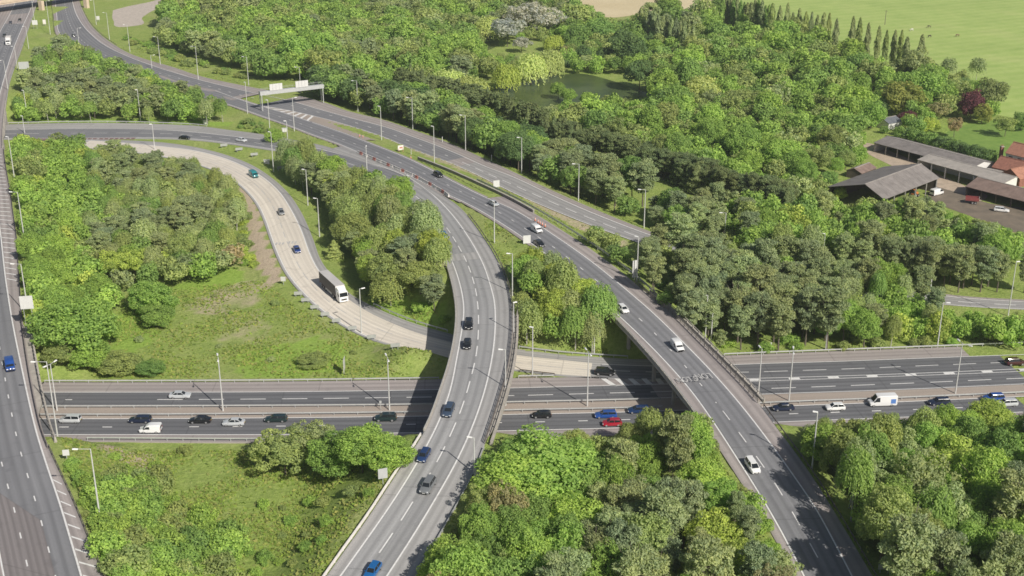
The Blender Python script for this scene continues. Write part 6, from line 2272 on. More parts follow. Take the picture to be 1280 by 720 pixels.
# ------------------------------------------------------------------ tall grass and weeds
t_polys = [
    ([(545, 640), (600, 590), (640, 570), (640, 600), (560, 720), (530, 730)], 1800, .6),
    ([(120, 372), (215, 360), (330, 350), (372, 385), (470, 430), (556, 452), (552, 470), (120, 472), (100, 455)], 16000, .75),
    ([(75, 556), (330, 562), (505, 565), (528, 560), (495, 600), (418, 712), (395, 740), (130, 740), (105, 640)], 24000, .7),
    ([(600, 270), (640, 292), (670, 316), (650, 322), (630, 330), (612, 300)], 1500, .7),
    ([(648, 425), (760, 436), (760, 444), (650, 436)], 1500, .6),
    ([(455, 368), (520, 400), (556, 412), (556, 390), (480, 362)], 2000, .6),
    ([(955, 494), (1290, 482), (1290, 488), (955, 501)], 1200, .5),
    ([(895, 432), (1290, 418), (1290, 426), (900, 442)], 2000, .6),
    ([(990, 560), (1080, 720), (1100, 720), (1010, 570)], 1200, .6),
    ([(26, 190), (34, 260), (46, 330), (52, 390), (38, 390), (24, 280)], 1500, .6),
    ([(240, 178), (290, 190), (330, 205), (360, 215), (400, 300), (430, 350), (440, 340), (400, 250), (360, 200), (280, 180)], 2500, .5),
    ([(600, 215), (640, 236), (720, 275), (790, 310), (780, 320), (700, 278), (600, 232)], 2000, .5),
    ([(150, 60), (200, 82), (310, 108), (330, 104), (260, 84), (190, 60)], 2000, .7),
    ([(560, 180), (640, 214), (790, 280), (800, 276), (650, 205), (570, 170)], 2500, .6),
    ([(860, 520), (900, 575), (960, 660), (985, 718), (965, 718), (930, 650), (870, 550)], 1500, .6),
]
Ps, Ss, Tn = [], [], []
for pts, n, sz in t_polys:
    P_ = [GT(a, b, .2)[:2] for a, b in pts]
    xs, ys = [p[0] for p in P_], [p[1] for p in P_]
    X = rng.uniform(min(xs), max(xs), n * 6)
    Y = rng.uniform(min(ys), max(ys), n * 6)
    k = in_poly_arr(P_, X, Y)
    X, Y = X[k][:n], Y[k][:n]
    # clumps: keep where a slow pattern is high
    pat = np.sin(X * .31 + 2 * np.sin(Y * .17)) + np.sin(Y * .27 + 1.7 * np.sin(X * .13)) + rng.normal(0, .8, len(X))
    k = pat > -0.1
    X, Y, pat = X[k], Y[k], pat[k]
    g = np.array([road_gap(x, y) for x, y in zip(X, Y)])
    k = g > 0.4
    X, Y, pat = X[k], Y[k], pat[k]
    Z = np.array([tz(x, y) for x, y in zip(X, Y)])
    s_ = .62 * sz * rng.uniform(.5, 1.5, len(X))
    Ps.append(np.column_stack([X, Y, Z + s_ * .22]))
    Ss.append(s_)
    pal = np.array([(0.27, 0.35, 0.09), (0.23, 0.32, 0.075), (0.33, 0.36, 0.13), (0.26, 0.38, 0.085), (0.31, 0.37, 0.11)])
    idx_ = np.clip((pat + 1.2 + rng.normal(0, .6, len(pat))) * 1.3, 0, 4.99).astype(int)
    Tn.append(pal[idx_])
P, S, T_ = np.vstack(Ps), np.concatenate(Ss), np.vstack(Tn)
N = rng.normal(size=P.shape) * .6 + np.array([0.1, -.2, .8])
V = leaf_cards(P, N, S, 1.5, rng)
n = len(P)
me = mesh_np("tall_grass", V, np.arange(4 * n).reshape(n, 4))
me.attributes.new("v", 'FLOAT', 'FACE').data.foreach_set("value", np.clip(rng.normal(.5, .2, n), 0, 1).astype(np.float32))
me.attributes.new("tone", 'FLOAT_COLOR', 'FACE').data.foreach_set("color", np.column_stack([T_, np.ones(n)]).astype(np.float32).ravel())
tg = link_mesh("tall_grass", me, "wood_foliage")
tag(tg, "rough tall grass and weeds on the verges and meadows", "grass", None, 'stuff')

# ------------------------------------------------------------------ vehicles
t = NT("car_paint")
oi = t.node("ShaderNodeObjectInfo")
t.link(oi.outputs["Color"], t.b.inputs["Base Color"])
t.b.inputs["Roughness"].default_value = 0.28
t.b.inputs["Coat Weight"].default_value = 0.6
t.b.inputs["Coat Roughness"].default_value = 0.08
t = NT("car_glass")
t.b.inputs["Base Color"].default_value = (0.018, 0.022, 0.026, 1)
t.b.inputs["Roughness"].default_value = 0.08
t = NT("head_light")
t.b.inputs["Base Color"].default_value = (0.78, 0.80, 0.82, 1)
t.b.inputs["Roughness"].default_value = 0.12
t = NT("tail_light")
t.b.inputs["Base Color"].default_value = (0.42, 0.02, 0.02, 1)
t.b.inputs["Roughness"].default_value = 0.2
plain("plate_white", (0.75, 0.75, 0.72), 0.5, 0, .03)
plain("plate_yellow", (0.70, 0.52, 0.06), 0.5, 0, .03)
plain("plastic_black", (0.03, 0.03, 0.032), 0.6, 0, .1)
plain("curtain_side", (0.115, 0.10, 0.10), 0.7, 0, .12, .5)
plain("trailer_roof", (0.52, 0.50, 0.49), 0.6, 0, .08, .4)
plain("box_white", (0.72, 0.70, 0.70), 0.5, 0, .06, .5)
plain("chassis", (0.05, 0.05, 0.052), 0.8, 0, .2, 1)


def loft(sections, caps=True):
    """sections: list of rings with the same number of points"""
    m = MB()
    k = len(sections[0])
    vs = [p for s in sections for p in s]
    fs = []
    for i in range(len(sections) - 1):
        for j in range(k):
            fs.append((i * k + j, i * k + (j + 1) % k, (i + 1) * k + (j + 1) % k, (i + 1) * k + j))
    if caps:
        fs.append(tuple(range(k - 1, -1, -1)))
        fs.append(tuple((len(sections) - 1) * k + j for j in range(k)))
    return m.add(vs, fs)


def finish(mb, name, mat, bevel=0.0, smooth=True):
    me = bpy.data.meshes.new(name)
    bm = bmesh.new()
    vs = [bm.verts.new(v) for v in mb.v]
    for f in mb.f:
        try:
            bm.faces.new([vs[i] for i in f])
        except ValueError:
            pass
    bmesh.ops.recalc_face_normals(bm, faces=bm.faces)
    if bevel:
        ed = [e for e in bm.edges if len(e.link_faces) == 2 and e.calc_face_angle(0) > 0.5]
        bmesh.ops.bevel(bm, geom=ed, offset=bevel, segments=2, affect='EDGES', clamp_overlap=True)
    bm.to_mesh(me)
    bm.free()
    if smooth:
        for p in me.polygons:
            p.use_smooth = True
        me.set_sharp_from_angle(angle=R(38))
    me.materials.append(M(mat))
    return me


def wheel_meshes(r, w):
    ty = MB().tube((0, -w / 2, 0), (0, w / 2, 0), r, r, 18)
    rm = MB().tube((0, -w / 2 - .012, 0), (0, w / 2 + .012, 0), r * .62, r * .62, 12)
    return finish(ty, "wheel", "black_rubber", .03), finish(rm, "rim", "alloy", 0.0)


# body kinds: length, width, list of (x fraction from front, belt height, width factor), screen base/top, rear base/top, roof height
CARS = {
    'hatch':  dict(L=4.1, W=1.76, hood=.86, boot=.98, xs=(.245, .40), xr=(.985, .86), roof=1.47, zl=.24),
    'saloon': dict(L=4.6, W=1.80, hood=.86, boot=.98, xs=(.255, .41), xr=(.88, .72), roof=1.43, zl=.23),
    'estate': dict(L=4.7, W=1.82, hood=.88, boot=1.0, xs=(.25, .40), xr=(.985, .92), roof=1.49, zl=.24),
    'suv':    dict(L=4.6, W=1.90, hood=1.02, boot=1.08, xs=(.25, .38), xr=(.985, .90), roof=1.68, zl=.30),
    'mpv':    dict(L=4.4, W=1.80, hood=.98, boot=1.02, xs=(.17, .36), xr=(.985, .93), roof=1.62, zl=.26),
}
MESH = {}


def ring(x, w, zl, zb):
    return [(x, -w * .93, zl), (x, -w, zl + .16), (x, -w, zb - .20), (x, -w * .93, zb - .03), (x, -w * .80, zb), (x, w * .80, zb), (x, w * .93, zb - .03), (x, w, zb - .20), (x, w, zl + .16), (x, w * .93, zl)]


def car_meshes(kind):
    if kind in MESH:
        return MESH[kind]
    c = CARS[kind]
    L_, W, zl = c['L'], c['W'] / 2, c['zl']
    X = lambda f: L_ / 2 - f * L_
    secs = [ring(X(0), W * .74, zl + .08, c['hood'] - .26), ring(X(.018), W * .86, zl + .03, c['hood'] - .17), ring(X(.06), W * .96, zl, c['hood'] - .09), ring(X(.14), W, zl, c['hood'] - .02),
            ring(X(c['xs'][0]), W, zl, c['hood'] + .07), ring(X(.5), W, zl, (c['hood'] + c['boot']) / 2 + .04), ring(X(.75), W, zl, c['boot'] + .02),
            ring(X(min(.94, c['xr'][0])), W * .98, zl, c['boot']), ring(X(.985), W * .93, zl + .06, c['boot'] - .05), ring(X(1.0), W * .86, zl + .12, c['boot'] - .12)]
    body = finish(loft(secs), "body", "car_paint", .03)
    xb0, xt0 = X(c['xs'][0] - .005), X(c['xs'][1])
    xb1, xt1 = X(c['xr'][0] - .012), X(c['xr'][1])
    zb0, zb1, zr = c['hood'] + .04, c['boot'] - .01, c['roof']
    wb, wt = W * .90, W * .70
    g = MB()
    xm = X(.62)
    g.add([(xb0, -wb * .86, zb0), (xb0, wb * .86, zb0), (xm, wb, zb1), (xb1, wb * .92, zb1), (xb1, -wb * .92, zb1), (xm, -wb, zb1),
           (xt0, -wt * .92, zr - .05), (xt0, wt * .92, zr - .05), (xm, wt, zr - .03), (xt1, wt * .92, zr - .06), (xt1, -wt * .92, zr - .06), (xm, -wt, zr - .03)],
          [(0, 1, 7, 6), (1, 2, 8, 7), (2, 3, 9, 8), (3, 4, 10, 9), (4, 5, 11, 10), (5, 0, 6, 11), (6, 7, 8, 11), (11, 8, 9, 10), (0, 5, 2, 1), (5, 4, 3, 2)])
    glass = finish(g, "window", "car_glass", 0, False)
    rf = MB()
    h = .05
    q = [(xt0 + .05, -wt * .93), (xt0 + .10, 0), (xt0 + .05, wt * .93), (xm, wt * 1.02), (xt1 - .06, wt * .94), (xt1 - .09, 0), (xt1 - .06, -wt * .94), (xm, -wt * 1.02)]
    n = len(q)
    rf.add([(a, b, zr - .07) for a, b in q] + [(a * .97 + xm * .03, b * .93, zr + (.02 if abs(b) < .1 else 0) - .0) for a, b in q], [tuple(range(n - 1, -1, -1)), tuple(range(n, 2 * n))] + [(i, (i + 1) % n, n + (i + 1) % n, n + i) for i in range(n)])
    for s in (-1, 1):
        rf.bar((xb0 - .02, s * wb * .87, zb0), (xt0, s * wt * .93, zr - .05), .08, .07)
        rf.bar((X(.60), s * wb * .985, zb1), (X(.58), s * wt * 1.0, zr - .05), .10, .05)
        rf.bar((xb1 + .05, s * wb * .93, zb1), (xt1 + .03, s * wt * .94, zr - .06), .16, .10)
    roof = finish(rf, "roof", "car_paint", 0)
    r = .33 if kind != 'suv' else .37
    wh, rim = wheel_meshes(r, .22)
    hl = finish(MB().box((X(.022) - .06, 0, c['hood'] - .24), (.26, .36, .15)), "headlight", "head_light", .03)
    tl = finish(MB().box((X(.992) + .05, 0, c['boot'] - .18), (.16, .30, .20)), "tail_light", "tail_light", .03)
    gr = finish(MB().box((X(0) + .005, 0, zl + .22), (.04, W * 1.1, .20)), "grille", "plastic_black", .01)
    bp = finish(MB().box((X(1.0) - .01, 0, zl + .17), (.05, W * 1.45, .20)), "bumper", "plastic_black", .02)
    pf = finish(MB().box((X(0) + .03, 0, zl + .24), (.015, .50, .11)), "number_plate", "plate_white")
    pr = finish(MB().box((X(1.0) - .045, 0, zl + .40), (.015, .50, .11)), "number_plate", "plate_yellow")
    mi = finish(MB().box((0, 0, 0), (.14, .20, .13)), "mirror", "car_paint", .03)
    MESH[kind] = dict(body=body, glass=glass, roof=roof, wheel=wh, rim=rim, hl=hl, tl=tl, gr=gr, bp=bp, pf=pf, pr=pr, mi=mi, r=r, X=X, W=W, c=c)
    return MESH[kind]


def child(name, me, parent, loc=(0, 0, 0), color=None, rz=0):
    o = bpy.data.objects.new(name, me)
    COL.objects.link(o)
    o.parent = parent
    o.location = loc
    o.rotation_euler = (0, 0, rz)
    if color:
        o.color = (*color, 1)
    return o


def wheels(root, wh, rim, xs, y, r):
    for x in xs:
        for s in (-1, 1):
            w = child("wheel", wh, root, (x, s * y, r))
            child("rim", rim, w)


def car(kind, color, name="car"):
    m = car_meshes(kind)
    root = empty(name, (0, 0, 0))
    child("body", m['body'], root, color=color)
    child("window", m['glass'], root)
    child("roof", m['roof'], root, color=color)
    X, W, c = m['X'], m['W'], m['c']
    wheels(root, m['wheel'], m['rim'], (X(.19), X(.80)), W - .12, m['r'])
    for s in (-1, 1):
        child("headlight", m['hl'], root, (0, s * W * .66, 0))
        child("tail_light", m['tl'], root, (0, s * W * .70, 0))
        child("mirror", m['mi'], root, (X(c['xs'][0] + .05), s * (W + .09), c['hood'] + .12), color)
    child("grille", m['gr'], root)
    child("bumper", m['bp'], root)
    child("number_plate", m['pf'], root)
    child("number_plate", m['pr'], root)
    return root


def van(color, L_=5.4, W=2.0, H=2.3, nose=.9, name="van", patch=None):
    key = ('van', L_, W, H)
    if key not in MESH:
        w = W / 2
        x0 = L_ / 2
        def rg(x, w_, zl, zt, sh):
            return [(x, -w_ * .95, zl), (x, -w_, zl + .2), (x, -w_, zt * .55), (x, -w_ * (1 - sh * .5), zt - .12), (x, -w_ * (1 - sh) * .92, zt), (x, w_ * (1 - sh) * .92, zt), (x, w_ * (1 - sh * .5), zt - .12), (x, w_, zt * .55), (x, w_, zl + .2), (x, w_ * .95, zl)]
        zh = min(1.15, H * .52)
        secs = [rg(x0, w * .80, .34, zh - .28, .1), rg(x0 - .12, w * .93, .28, zh - .12, .1), rg(x0 - nose * .8, w, .26, zh + .05, .12), rg(x0 - nose - .75, w, .26, H - .10, .16), rg(x0 - nose - 1.2, w, .26, H, .12), rg(-x0 + .25, w, .26, H, .12), rg(-x0, w * .95, .32, H - .08, .14)]
        body = finish(loft(secs), "body", "car_paint", .03)
        ws = MB()
        e = .03
        ws.add([(x0 - nose * .83 + e, -w * .80, zh + .08), (x0 - nose * .83 + e, w * .80, zh + .08), (x0 - nose - .70 + e, w * .72, H - .20), (x0 - nose - .70 + e, -w * .72, H - .20)], [(0, 1, 2, 3)])
        screen = finish(ws, "windscreen", "car_glass", 0, False)
        sw = MB()
        for s in (-1, 1):
            ya, yb = s * (w + .012), s * (w * .945 + .012)
            sw.add([(x0 - nose * .95, ya, zh + .04), (x0 - nose - 1.25, ya, zh + .02), (x0 - nose - 1.2, yb, H - .32), (x0 - nose - .62, yb, H - .34)], [(0, 1, 2, 3)])
        side = finish(sw, "side_window", "car_glass", 0, False)
        rw = MB().box((-x0 - .012 + .03, 0, H * .68), (.05, W * .72, H * .22))
        rear = finish(rw, "rear_window", "car_glass", 0, False)
        wh, rim = wheel_meshes(.35, .24)
        hl = finish(MB().box((x0 - .10, 0, zh - .26), (.26, .32, .20)), "headlight", "head_light", .03)
        tl = finish(MB().box((-x0 + .04, 0, .95), (.12, .14, .5)), "tail_light", "tail_light", .02)
        gr = finish(MB().box((x0 + .0, 0, .55), (.06, W * .62, .26)), "grille", "plastic_black", .02)
        bp = finish(MB().box((-x0 - .01, 0, .42), (.08, W * .9, .18)), "bumper", "plastic_black", .02)
        mi = finish(MB().box((0, 0, 0), (.16, .22, .30)), "mirror", "plastic_black", .03)
        MESH[key] = (body, screen, side, rear, wh, rim, hl, tl, gr, bp, mi, zh)
    body, screen, side, rear, wh, rim, hl, tl, gr, bp, mi, zh = MESH[key]
    root = empty(name, (0, 0, 0))
    child("body", body, root, color=color)
    child("windscreen", screen, root)
    child("side_window", side, root)
    child("rear_window", rear, root)
    wheels(root, wh, rim, (L_ / 2 - nose * .95, -L_ / 2 + L_ * .20), W / 2 - .13, .35)
    for s in (-1, 1):
        child("headlight", hl, root, (0, s * W * .33, 0))
        child("tail_light", tl, root, (0, s * W * .44, 0))
        child("mirror", mi, root, (L_ / 2 - nose - .15, s * (W / 2 + .14), zh + .22))
    child("grille", gr, root)
    child("bumper", bp, root)
    if patch:
        m = MB()
        for s in (-1, 1):
            m.box((-L_ / 2 + .9, s * (W / 2 + .006), H * .5), (1.1, .014, H * .42))
        pm = finish(m, "side_panel", "car_paint", 0, False)
        child("side_panel", pm, root, color=patch)
    return root


def lorry(trailer_len, name, cab_color, side_mat, roof_mat, front_mat="box_white", rigid=False):
    root = empty(name, (0, 0, 0))
    Lc = 2.3
    tot = trailer_len + Lc + (.5 if rigid else .25)
    xf = tot / 2
    # cab
    w = 1.24
    def rg(x, zl, zt, k=1.0):
        return [(x, -w * k, zl), (x, -w * k, zt - .15), (x, -w * k * .9, zt), (x, w * k * .9, zt), (x, w * k, zt - .15), (x, w * k, zl)]
    zc = 2.9 if rigid else 3.1
    cab = loft([rg(xf, .45, 1.6, .94), rg(xf - .05, .42, 1.72, .98), rg(xf - .38, .42, zc - .1, .97), rg(xf - .7, .42, zc), rg(xf - Lc, .55, zc)])
    child("cab", finish(cab, "cab", "car_paint", .05), root, color=cab_color)
    ws = MB().add([(xf - .05 + .035, -w * .88, 1.78), (xf - .05 + .035, w * .88, 1.78), (xf - .34 + .035, w * .84, zc - .30), (xf - .34 + .035, -w * .84, zc - .30)], [(0, 1, 2, 3)])
    child("windscreen", finish(ws, "windscreen", "car_glass", 0, False), root)
    sw = MB()
    for s in (-1, 1):
        sw.add([(xf - .30, s * (w + .01), 1.75), (xf - 1.25, s * (w + .01), 1.75), (xf - 1.25, s * (w + .01), 2.5), (xf - .55, s * (w + .01), 2.5)], [(0, 1, 2, 3)])
    child("side_window", finish(sw, "side_window", "car_glass", 0, False), root)
    # wind deflector
    hd = 3.9 if not rigid else 3.6
    d = loft([[(xf - .75, -1.0, zc - .02), (xf - .75, 1.0, zc - .02), (xf - .78, .95, zc + .06), (xf - .78, -.95, zc + .06)], [(xf - Lc + .1, -1.2, zc - .02), (xf - Lc + .1, 1.2, zc - .02), (xf - Lc + .1, 1.15, hd), (xf - Lc + .1, -1.15, hd)]])
    child("deflector", finish(d, "deflector", "car_paint", .03), root, color=cab_color)
    child("grille", finish(MB().box((xf + .01, 0, 1.0), (.05, 1.5, .42)), "grille", "plastic_black", .02), root)
    child("bumper", finish(MB().box((xf - .02, 0, .52), (.16, 2.4, .26)), "bumper", "car_paint", .04), root, color=cab_color)
    for s in (-1, 1):
        child("headlight", finish(MB().box((xf + .02, s * .95, .82), (.10, .36, .20)), "headlight", "head_light", .02), root)
        child("mirror", finish(MB().box((xf - .2, s * 1.38, 2.2), (.12, .22, .60)), "mirror", "plastic_black", .03), root)
    # box
    xb = xf - Lc - (.35 if not rigid else .15)
    zb = 1.15
    zt = 4.0 if not rigid else 3.7
    sd = MB()
    for s in (-1, 1):
        sd.box((xb - trailer_len / 2, s * 1.25, (zb + zt) / 2), (trailer_len - .1, .05, zt - zb))
    child("side_panel", finish(sd, "side_panel", side_mat, 0, False), root)
    child("roof", finish(MB().box((xb - trailer_len / 2, 0, zt + .02), (trailer_len, 2.55, .10)), "roof", roof_mat, .02), root)
    child("front_panel", finish(MB().box((xb - .03, 0, (zb + zt) / 2 - .02), (.10, 2.5, zt - zb - .06)), "front_panel", front_mat, 0), root)
    child("rear_door", finish(MB().box((xb - trailer_len + .03, 0, (zb + zt) / 2 - .02), (.10, 2.5, zt - zb - .06)), "rear_door", front_mat, 0), root)
    child("chassis", finish(MB().box((xb - trailer_len / 2 + .2, 0, 1.0), (trailer_len + 1.4, 1.0, .26)).box((xb - trailer_len * .5, 0, 1.13), (trailer_len - .1, 2.4, .06)), "chassis", "chassis", 0), root)
    sk = MB()
    for s in (-1, 1):
        sk.box((xb - trailer_len * .46, s * 1.15, .78), (trailer_len * .42, .05, .5))
    child("side_guard", finish(sk, "side_guard", "galvanised", 0, False), root)
    wh, rim = wheel_meshes(.50, .34)
    xs = [xf - 1.25, xf - 4.6] if not rigid else [xf - 1.25]
    xs += [xb - trailer_len + 1.6, xb - trailer_len + 2.9] + ([xb - trailer_len + 4.2] if not rigid else [])
    wheels(root, wh, rim, xs, 1.04, .50)
    for s in (-1, 1):
        child("tail_light", finish(MB().box((xb - trailer_len - .03, s * 1.0, .95), (.06, .36, .16)), "tail_light", "tail_light", 0), root)
    return root


ZF = {'A': zA, 'B': zB, 'C': zC, 'D': zD, 'E': zE, 'M1': z0, 'M2': z0, 'N': z0}
LINE = {'A': A_dash, 'B': B_dash, 'C': C_dash, 'D': D_l1, 'E': E_dash, 'M1': M1_dash, 'M2': M2_dash, 'N': N_dash}
DIRN = {'A': 1, 'B': 1, 'C': 1, 'D': 1, 'E': 1, 'M1': 1, 'M2': -1, 'N': 1}


def on_road(o, road, px, py, h=.75, turn=0):
    ln = LINE[road]
    z = ZF[road](px, py)
    for _ in range(4):
        x, y = G(px, py, z + h)
        i = int(np.argmin(np.hypot(ln[:, 0] - x, ln[:, 1] - y)))
        z = float(ln[i, 2])
    i0, i1 = max(0, i - 3), min(len(ln) - 1, i + 3)
    t_ = (ln[i1] - ln[i0]) * DIRN[road]
    slope = math.atan2(t_[2], math.hypot(t_[0], t_[1]))
    o.location = (x, y, z + .03)
    o.rotation_euler = (0, -slope, math.atan2(t_[1], t_[0]) + turn)
    return o


WHITE, SILVER, GREY = (.78, .78, .78), (.50, .52, .54), (.17, .18, .19)
BLACK, NAVY, BLUE, DKBLUE = (.012, .013, .015), (.015, .022, .05), (.02, .075, .30), (.018, .04, .11)
RED, TEAL, DKGREEN, DKRED = (.36, .012, .03), (.03, .22, .24), (.014, .03, .03), (.055, .012, .014)
TRAFFIC = [
    ('mpv', WHITE, 'A', 940.5, 581.5, "white people carrier lowest on the right flyover"),
    ('estate', (.012, .035, .11), 'M2', 798, 511.5, "dark blue car in deep shadow under the right flyover, behind tree tops"),
    ('saloon', SILVER, 'M1', 225, 493, "silver saloon alone on the far motorway carriageway, left of the curved flyover"),
    ('mpv', SILVER, 'M2', 88, 523.5, "silver hatchback on the near motorway carriageway, next to the left bridge"),
    ('estate', NAVY, 'M2', 175, 523.5, "dark blue estate car just above the white van on the motorway"),
    ('saloon', BLACK, 'M2', 250, 524, "black car in the outer motorway lane, right of the white van"),
    ('saloon', SILVER, 'M2', 292, 527, "silver car entering tree shade on the near motorway carriageway"),
    ('estate', DKGREEN, 'M2', 345, 522.5, "dark green car above the olive trees on the near motorway carriageway"),
    ('suv', DKGREEN, 'M2', 482, 521.5, "dark green car at the edge of the curved flyover's shadow"),
    ('hatch', BLACK, 'M2', 677, 517.5, "black hatchback right of the curved flyover on the near motorway carriageway"),
    ('estate', BLUE, 'M2', 757, 517.5, "blue car above the red one between the flyovers"),
    ('hatch', RED, 'M2', 765, 527.5, "red car between the flyovers, above the tree tops"),
    ('suv', BLACK, 'C', 756, 464.5, "black car leaving the concrete slip road beside the right flyover"),
    ('saloon', NAVY, 'M2', 979, 508.5, "dark car in the shade just right of the right flyover"),
    ('hatch', WHITE, 'M2', 1044, 508, "white hatchback half hidden by trees right of the right flyover"),
    ('estate', NAVY, 'M2', 1174, 501.5, "dark blue estate car right of the big white van"),
    ('suv', BLUE, 'M2', 1242, 497, "blue car in the shade at the motorway's right end"),
    ('estate', SILVER, 'M2', 1258, 503, "pale car in front of the blue one at the motorway's right end"),
    ('suv', DKRED, 'N', 1269, 452, "dark maroon car at the right edge of the far motorway carriageway"),
    ('hatch', NAVY, 'D', 13, 28, "dark blue car ahead of the white lorry at the top left"),
    ('hatch', BLACK, 'D', 24.5, 24.5, "dark car in the lane beside the shoulder at the top left"),
    ('hatch', BLACK, 'D', 5.5, 44, "dark car beside the white lorry at the top left"),
    ('hatch', BLACK, 'E', 92, 44, "black car on the far road's bend at the top left"),
    ('saloon', BLACK, 'B', 231, 171.5, "black car on the curved road above the concrete slip road"),
    ('saloon', (.62, .64, .66), 'B', 302, 174.5, "white and silver car on the curved road beside the sign backs"),
    ('hatch', (.03, .15, .32), 'B', 555, 293.5, "bright blue hatchback where the curved flyover begins to bend"),
    ('suv', BLACK, 'B', 586, 405, "upper one of two black cars following each other on the curved flyover"),
    ('hatch', BLACK, 'B', 584, 429.5, "lower one of two black cars on the curved flyover"),
    ('estate', (.05, .075, .12), 'B', 561, 512, "slate blue estate car on the curved flyover above the motorway"),
    ('hatch', (.02, .045, .13), 'B', 530, 568, "navy hatchback below the motorway on the curved road"),
    ('suv', GREY, 'B', 535, 606, "grey off-road car among tree shadows on the curved road"),
    ('hatch', (.015, .12, .34), 'B', 466, 712, "blue hatchback cut by the bottom edge on the curved road"),
    ('hatch', GREY, 'C', 351.5, 264.5, "dark grey car on the concrete slip road, above the blue one"),
    ('saloon', (.02, .05, .20), 'C', 371, 311, "blue car on the concrete slip road, behind the lorry"),
    ('suv', BLACK, 'A', 548, 218, "black car on the flyover approach beside the dark wall"),
    ('saloon', (.42, .45, .47), 'A', 617, 253.5, "silver grey car on the flyover approach behind a lamp post"),
    ('saloon', BLACK, 'A', 674, 303.5, "black car beside the white van on the right flyover approach"),
    ('hatch', WHITE, 'A', 779, 385.5, "white hatchback on the right flyover, above the small white van"),
]
for kind, colr, road, px, py, lab in TRAFFIC:
    o = car(kind, colr)
    tag(o, lab, "car", "cars on the roads")
    on_road(o, road, px, py)
VANS = [
    (dict(color=WHITE, L_=4.4, W=1.85, H=1.85, nose=1.0), 'M2', 188, 534.5, "small white van in the inner motorway lane, above the scrub"),
    (dict(color=WHITE, L_=5.9, W=2.02, H=2.5, nose=.85, patch=(.10, .22, .55)), 'M2', 1103, 501, "big white van with a blue panel on the motorway, right of the right flyover"),
    (dict(color=WHITE, L_=4.6, W=1.9, H=1.95, nose=1.0), 'A', 671, 285.5, "white van beside the cones on the right flyover approach"),
    (dict(color=WHITE, L_=4.4, W=1.85, H=1.85, nose=1.0), 'A', 847, 431, "white van in the middle of the right flyover, above the road lettering"),
    (dict(color=BLUE, L_=4.9, W=1.95, H=2.0, nose=.9), 'D', 12, 455, "bright blue van on the left road near its bridge"),
    (dict(color=TEAL, L_=5.0, W=1.95, H=2.1, nose=1.1), 'C', 317, 217.5, "teal van on the upper bend of the concrete slip road"),
]
for kw, road, px, py, lab in VANS:
    o = van(**kw)
    tag(o, lab, "van", "vans on the roads")
    on_road(o, road, px, py, h=1.0)
o = lorry(12.0, "articulated_lorry", (.80, .80, .80), "curtain_side", "trailer_roof")
tag(o, "white-cabbed articulated lorry with dark sides on the concrete slip road", "lorry")
on_road(o, 'C', 417, 358.5, h=2.0)
o = lorry(7.0, "box_lorry", (.80, .80, .80), "box_white", "barrier_white", rigid=True)
tag(o, "white box lorry on the left road at the top left corner", "lorry")
on_road(o, 'D', 10.5, 50.5, h=1.9)
# ------------------------------------------------------------------ farm
plain("fibre_cement", (0.215, 0.195, 0.185), 0.9, 0, .22, .35)
plain("fibre_cement_pale", (0.36, 0.33, 0.30), 0.9, 0, .15, .4)
plain("roof_brown", (0.215, 0.155, 0.13), 0.9, 0, .25, .4)
plain("roof_tile_red", (0.30, 0.135, 0.095), 0.85, 0, .25, 1.2)
plain("roof_tile_orange", (0.38, 0.185, 0.125), 0.85, 0, .2, 1.2)
plain("brick_red", (0.27, 0.115, 0.085), 0.9, 0, .25, 2)
plain("wall_white", (0.66, 0.65, 0.63), 0.85, 0, .06, 1)
plain("window_dark", (0.05, 0.06, 0.075), 0.15, 0, .1, 1)
plain("slate", (0.14, 0.15, 0.17), 0.7, 0, .15, .6)
plain("machine_red", (0.24, 0.06, 0.06), 0.5, 0, .15, 1)
plain("machine_orange", (0.55, 0.20, 0.06), 0.5, 0, .15, 1)


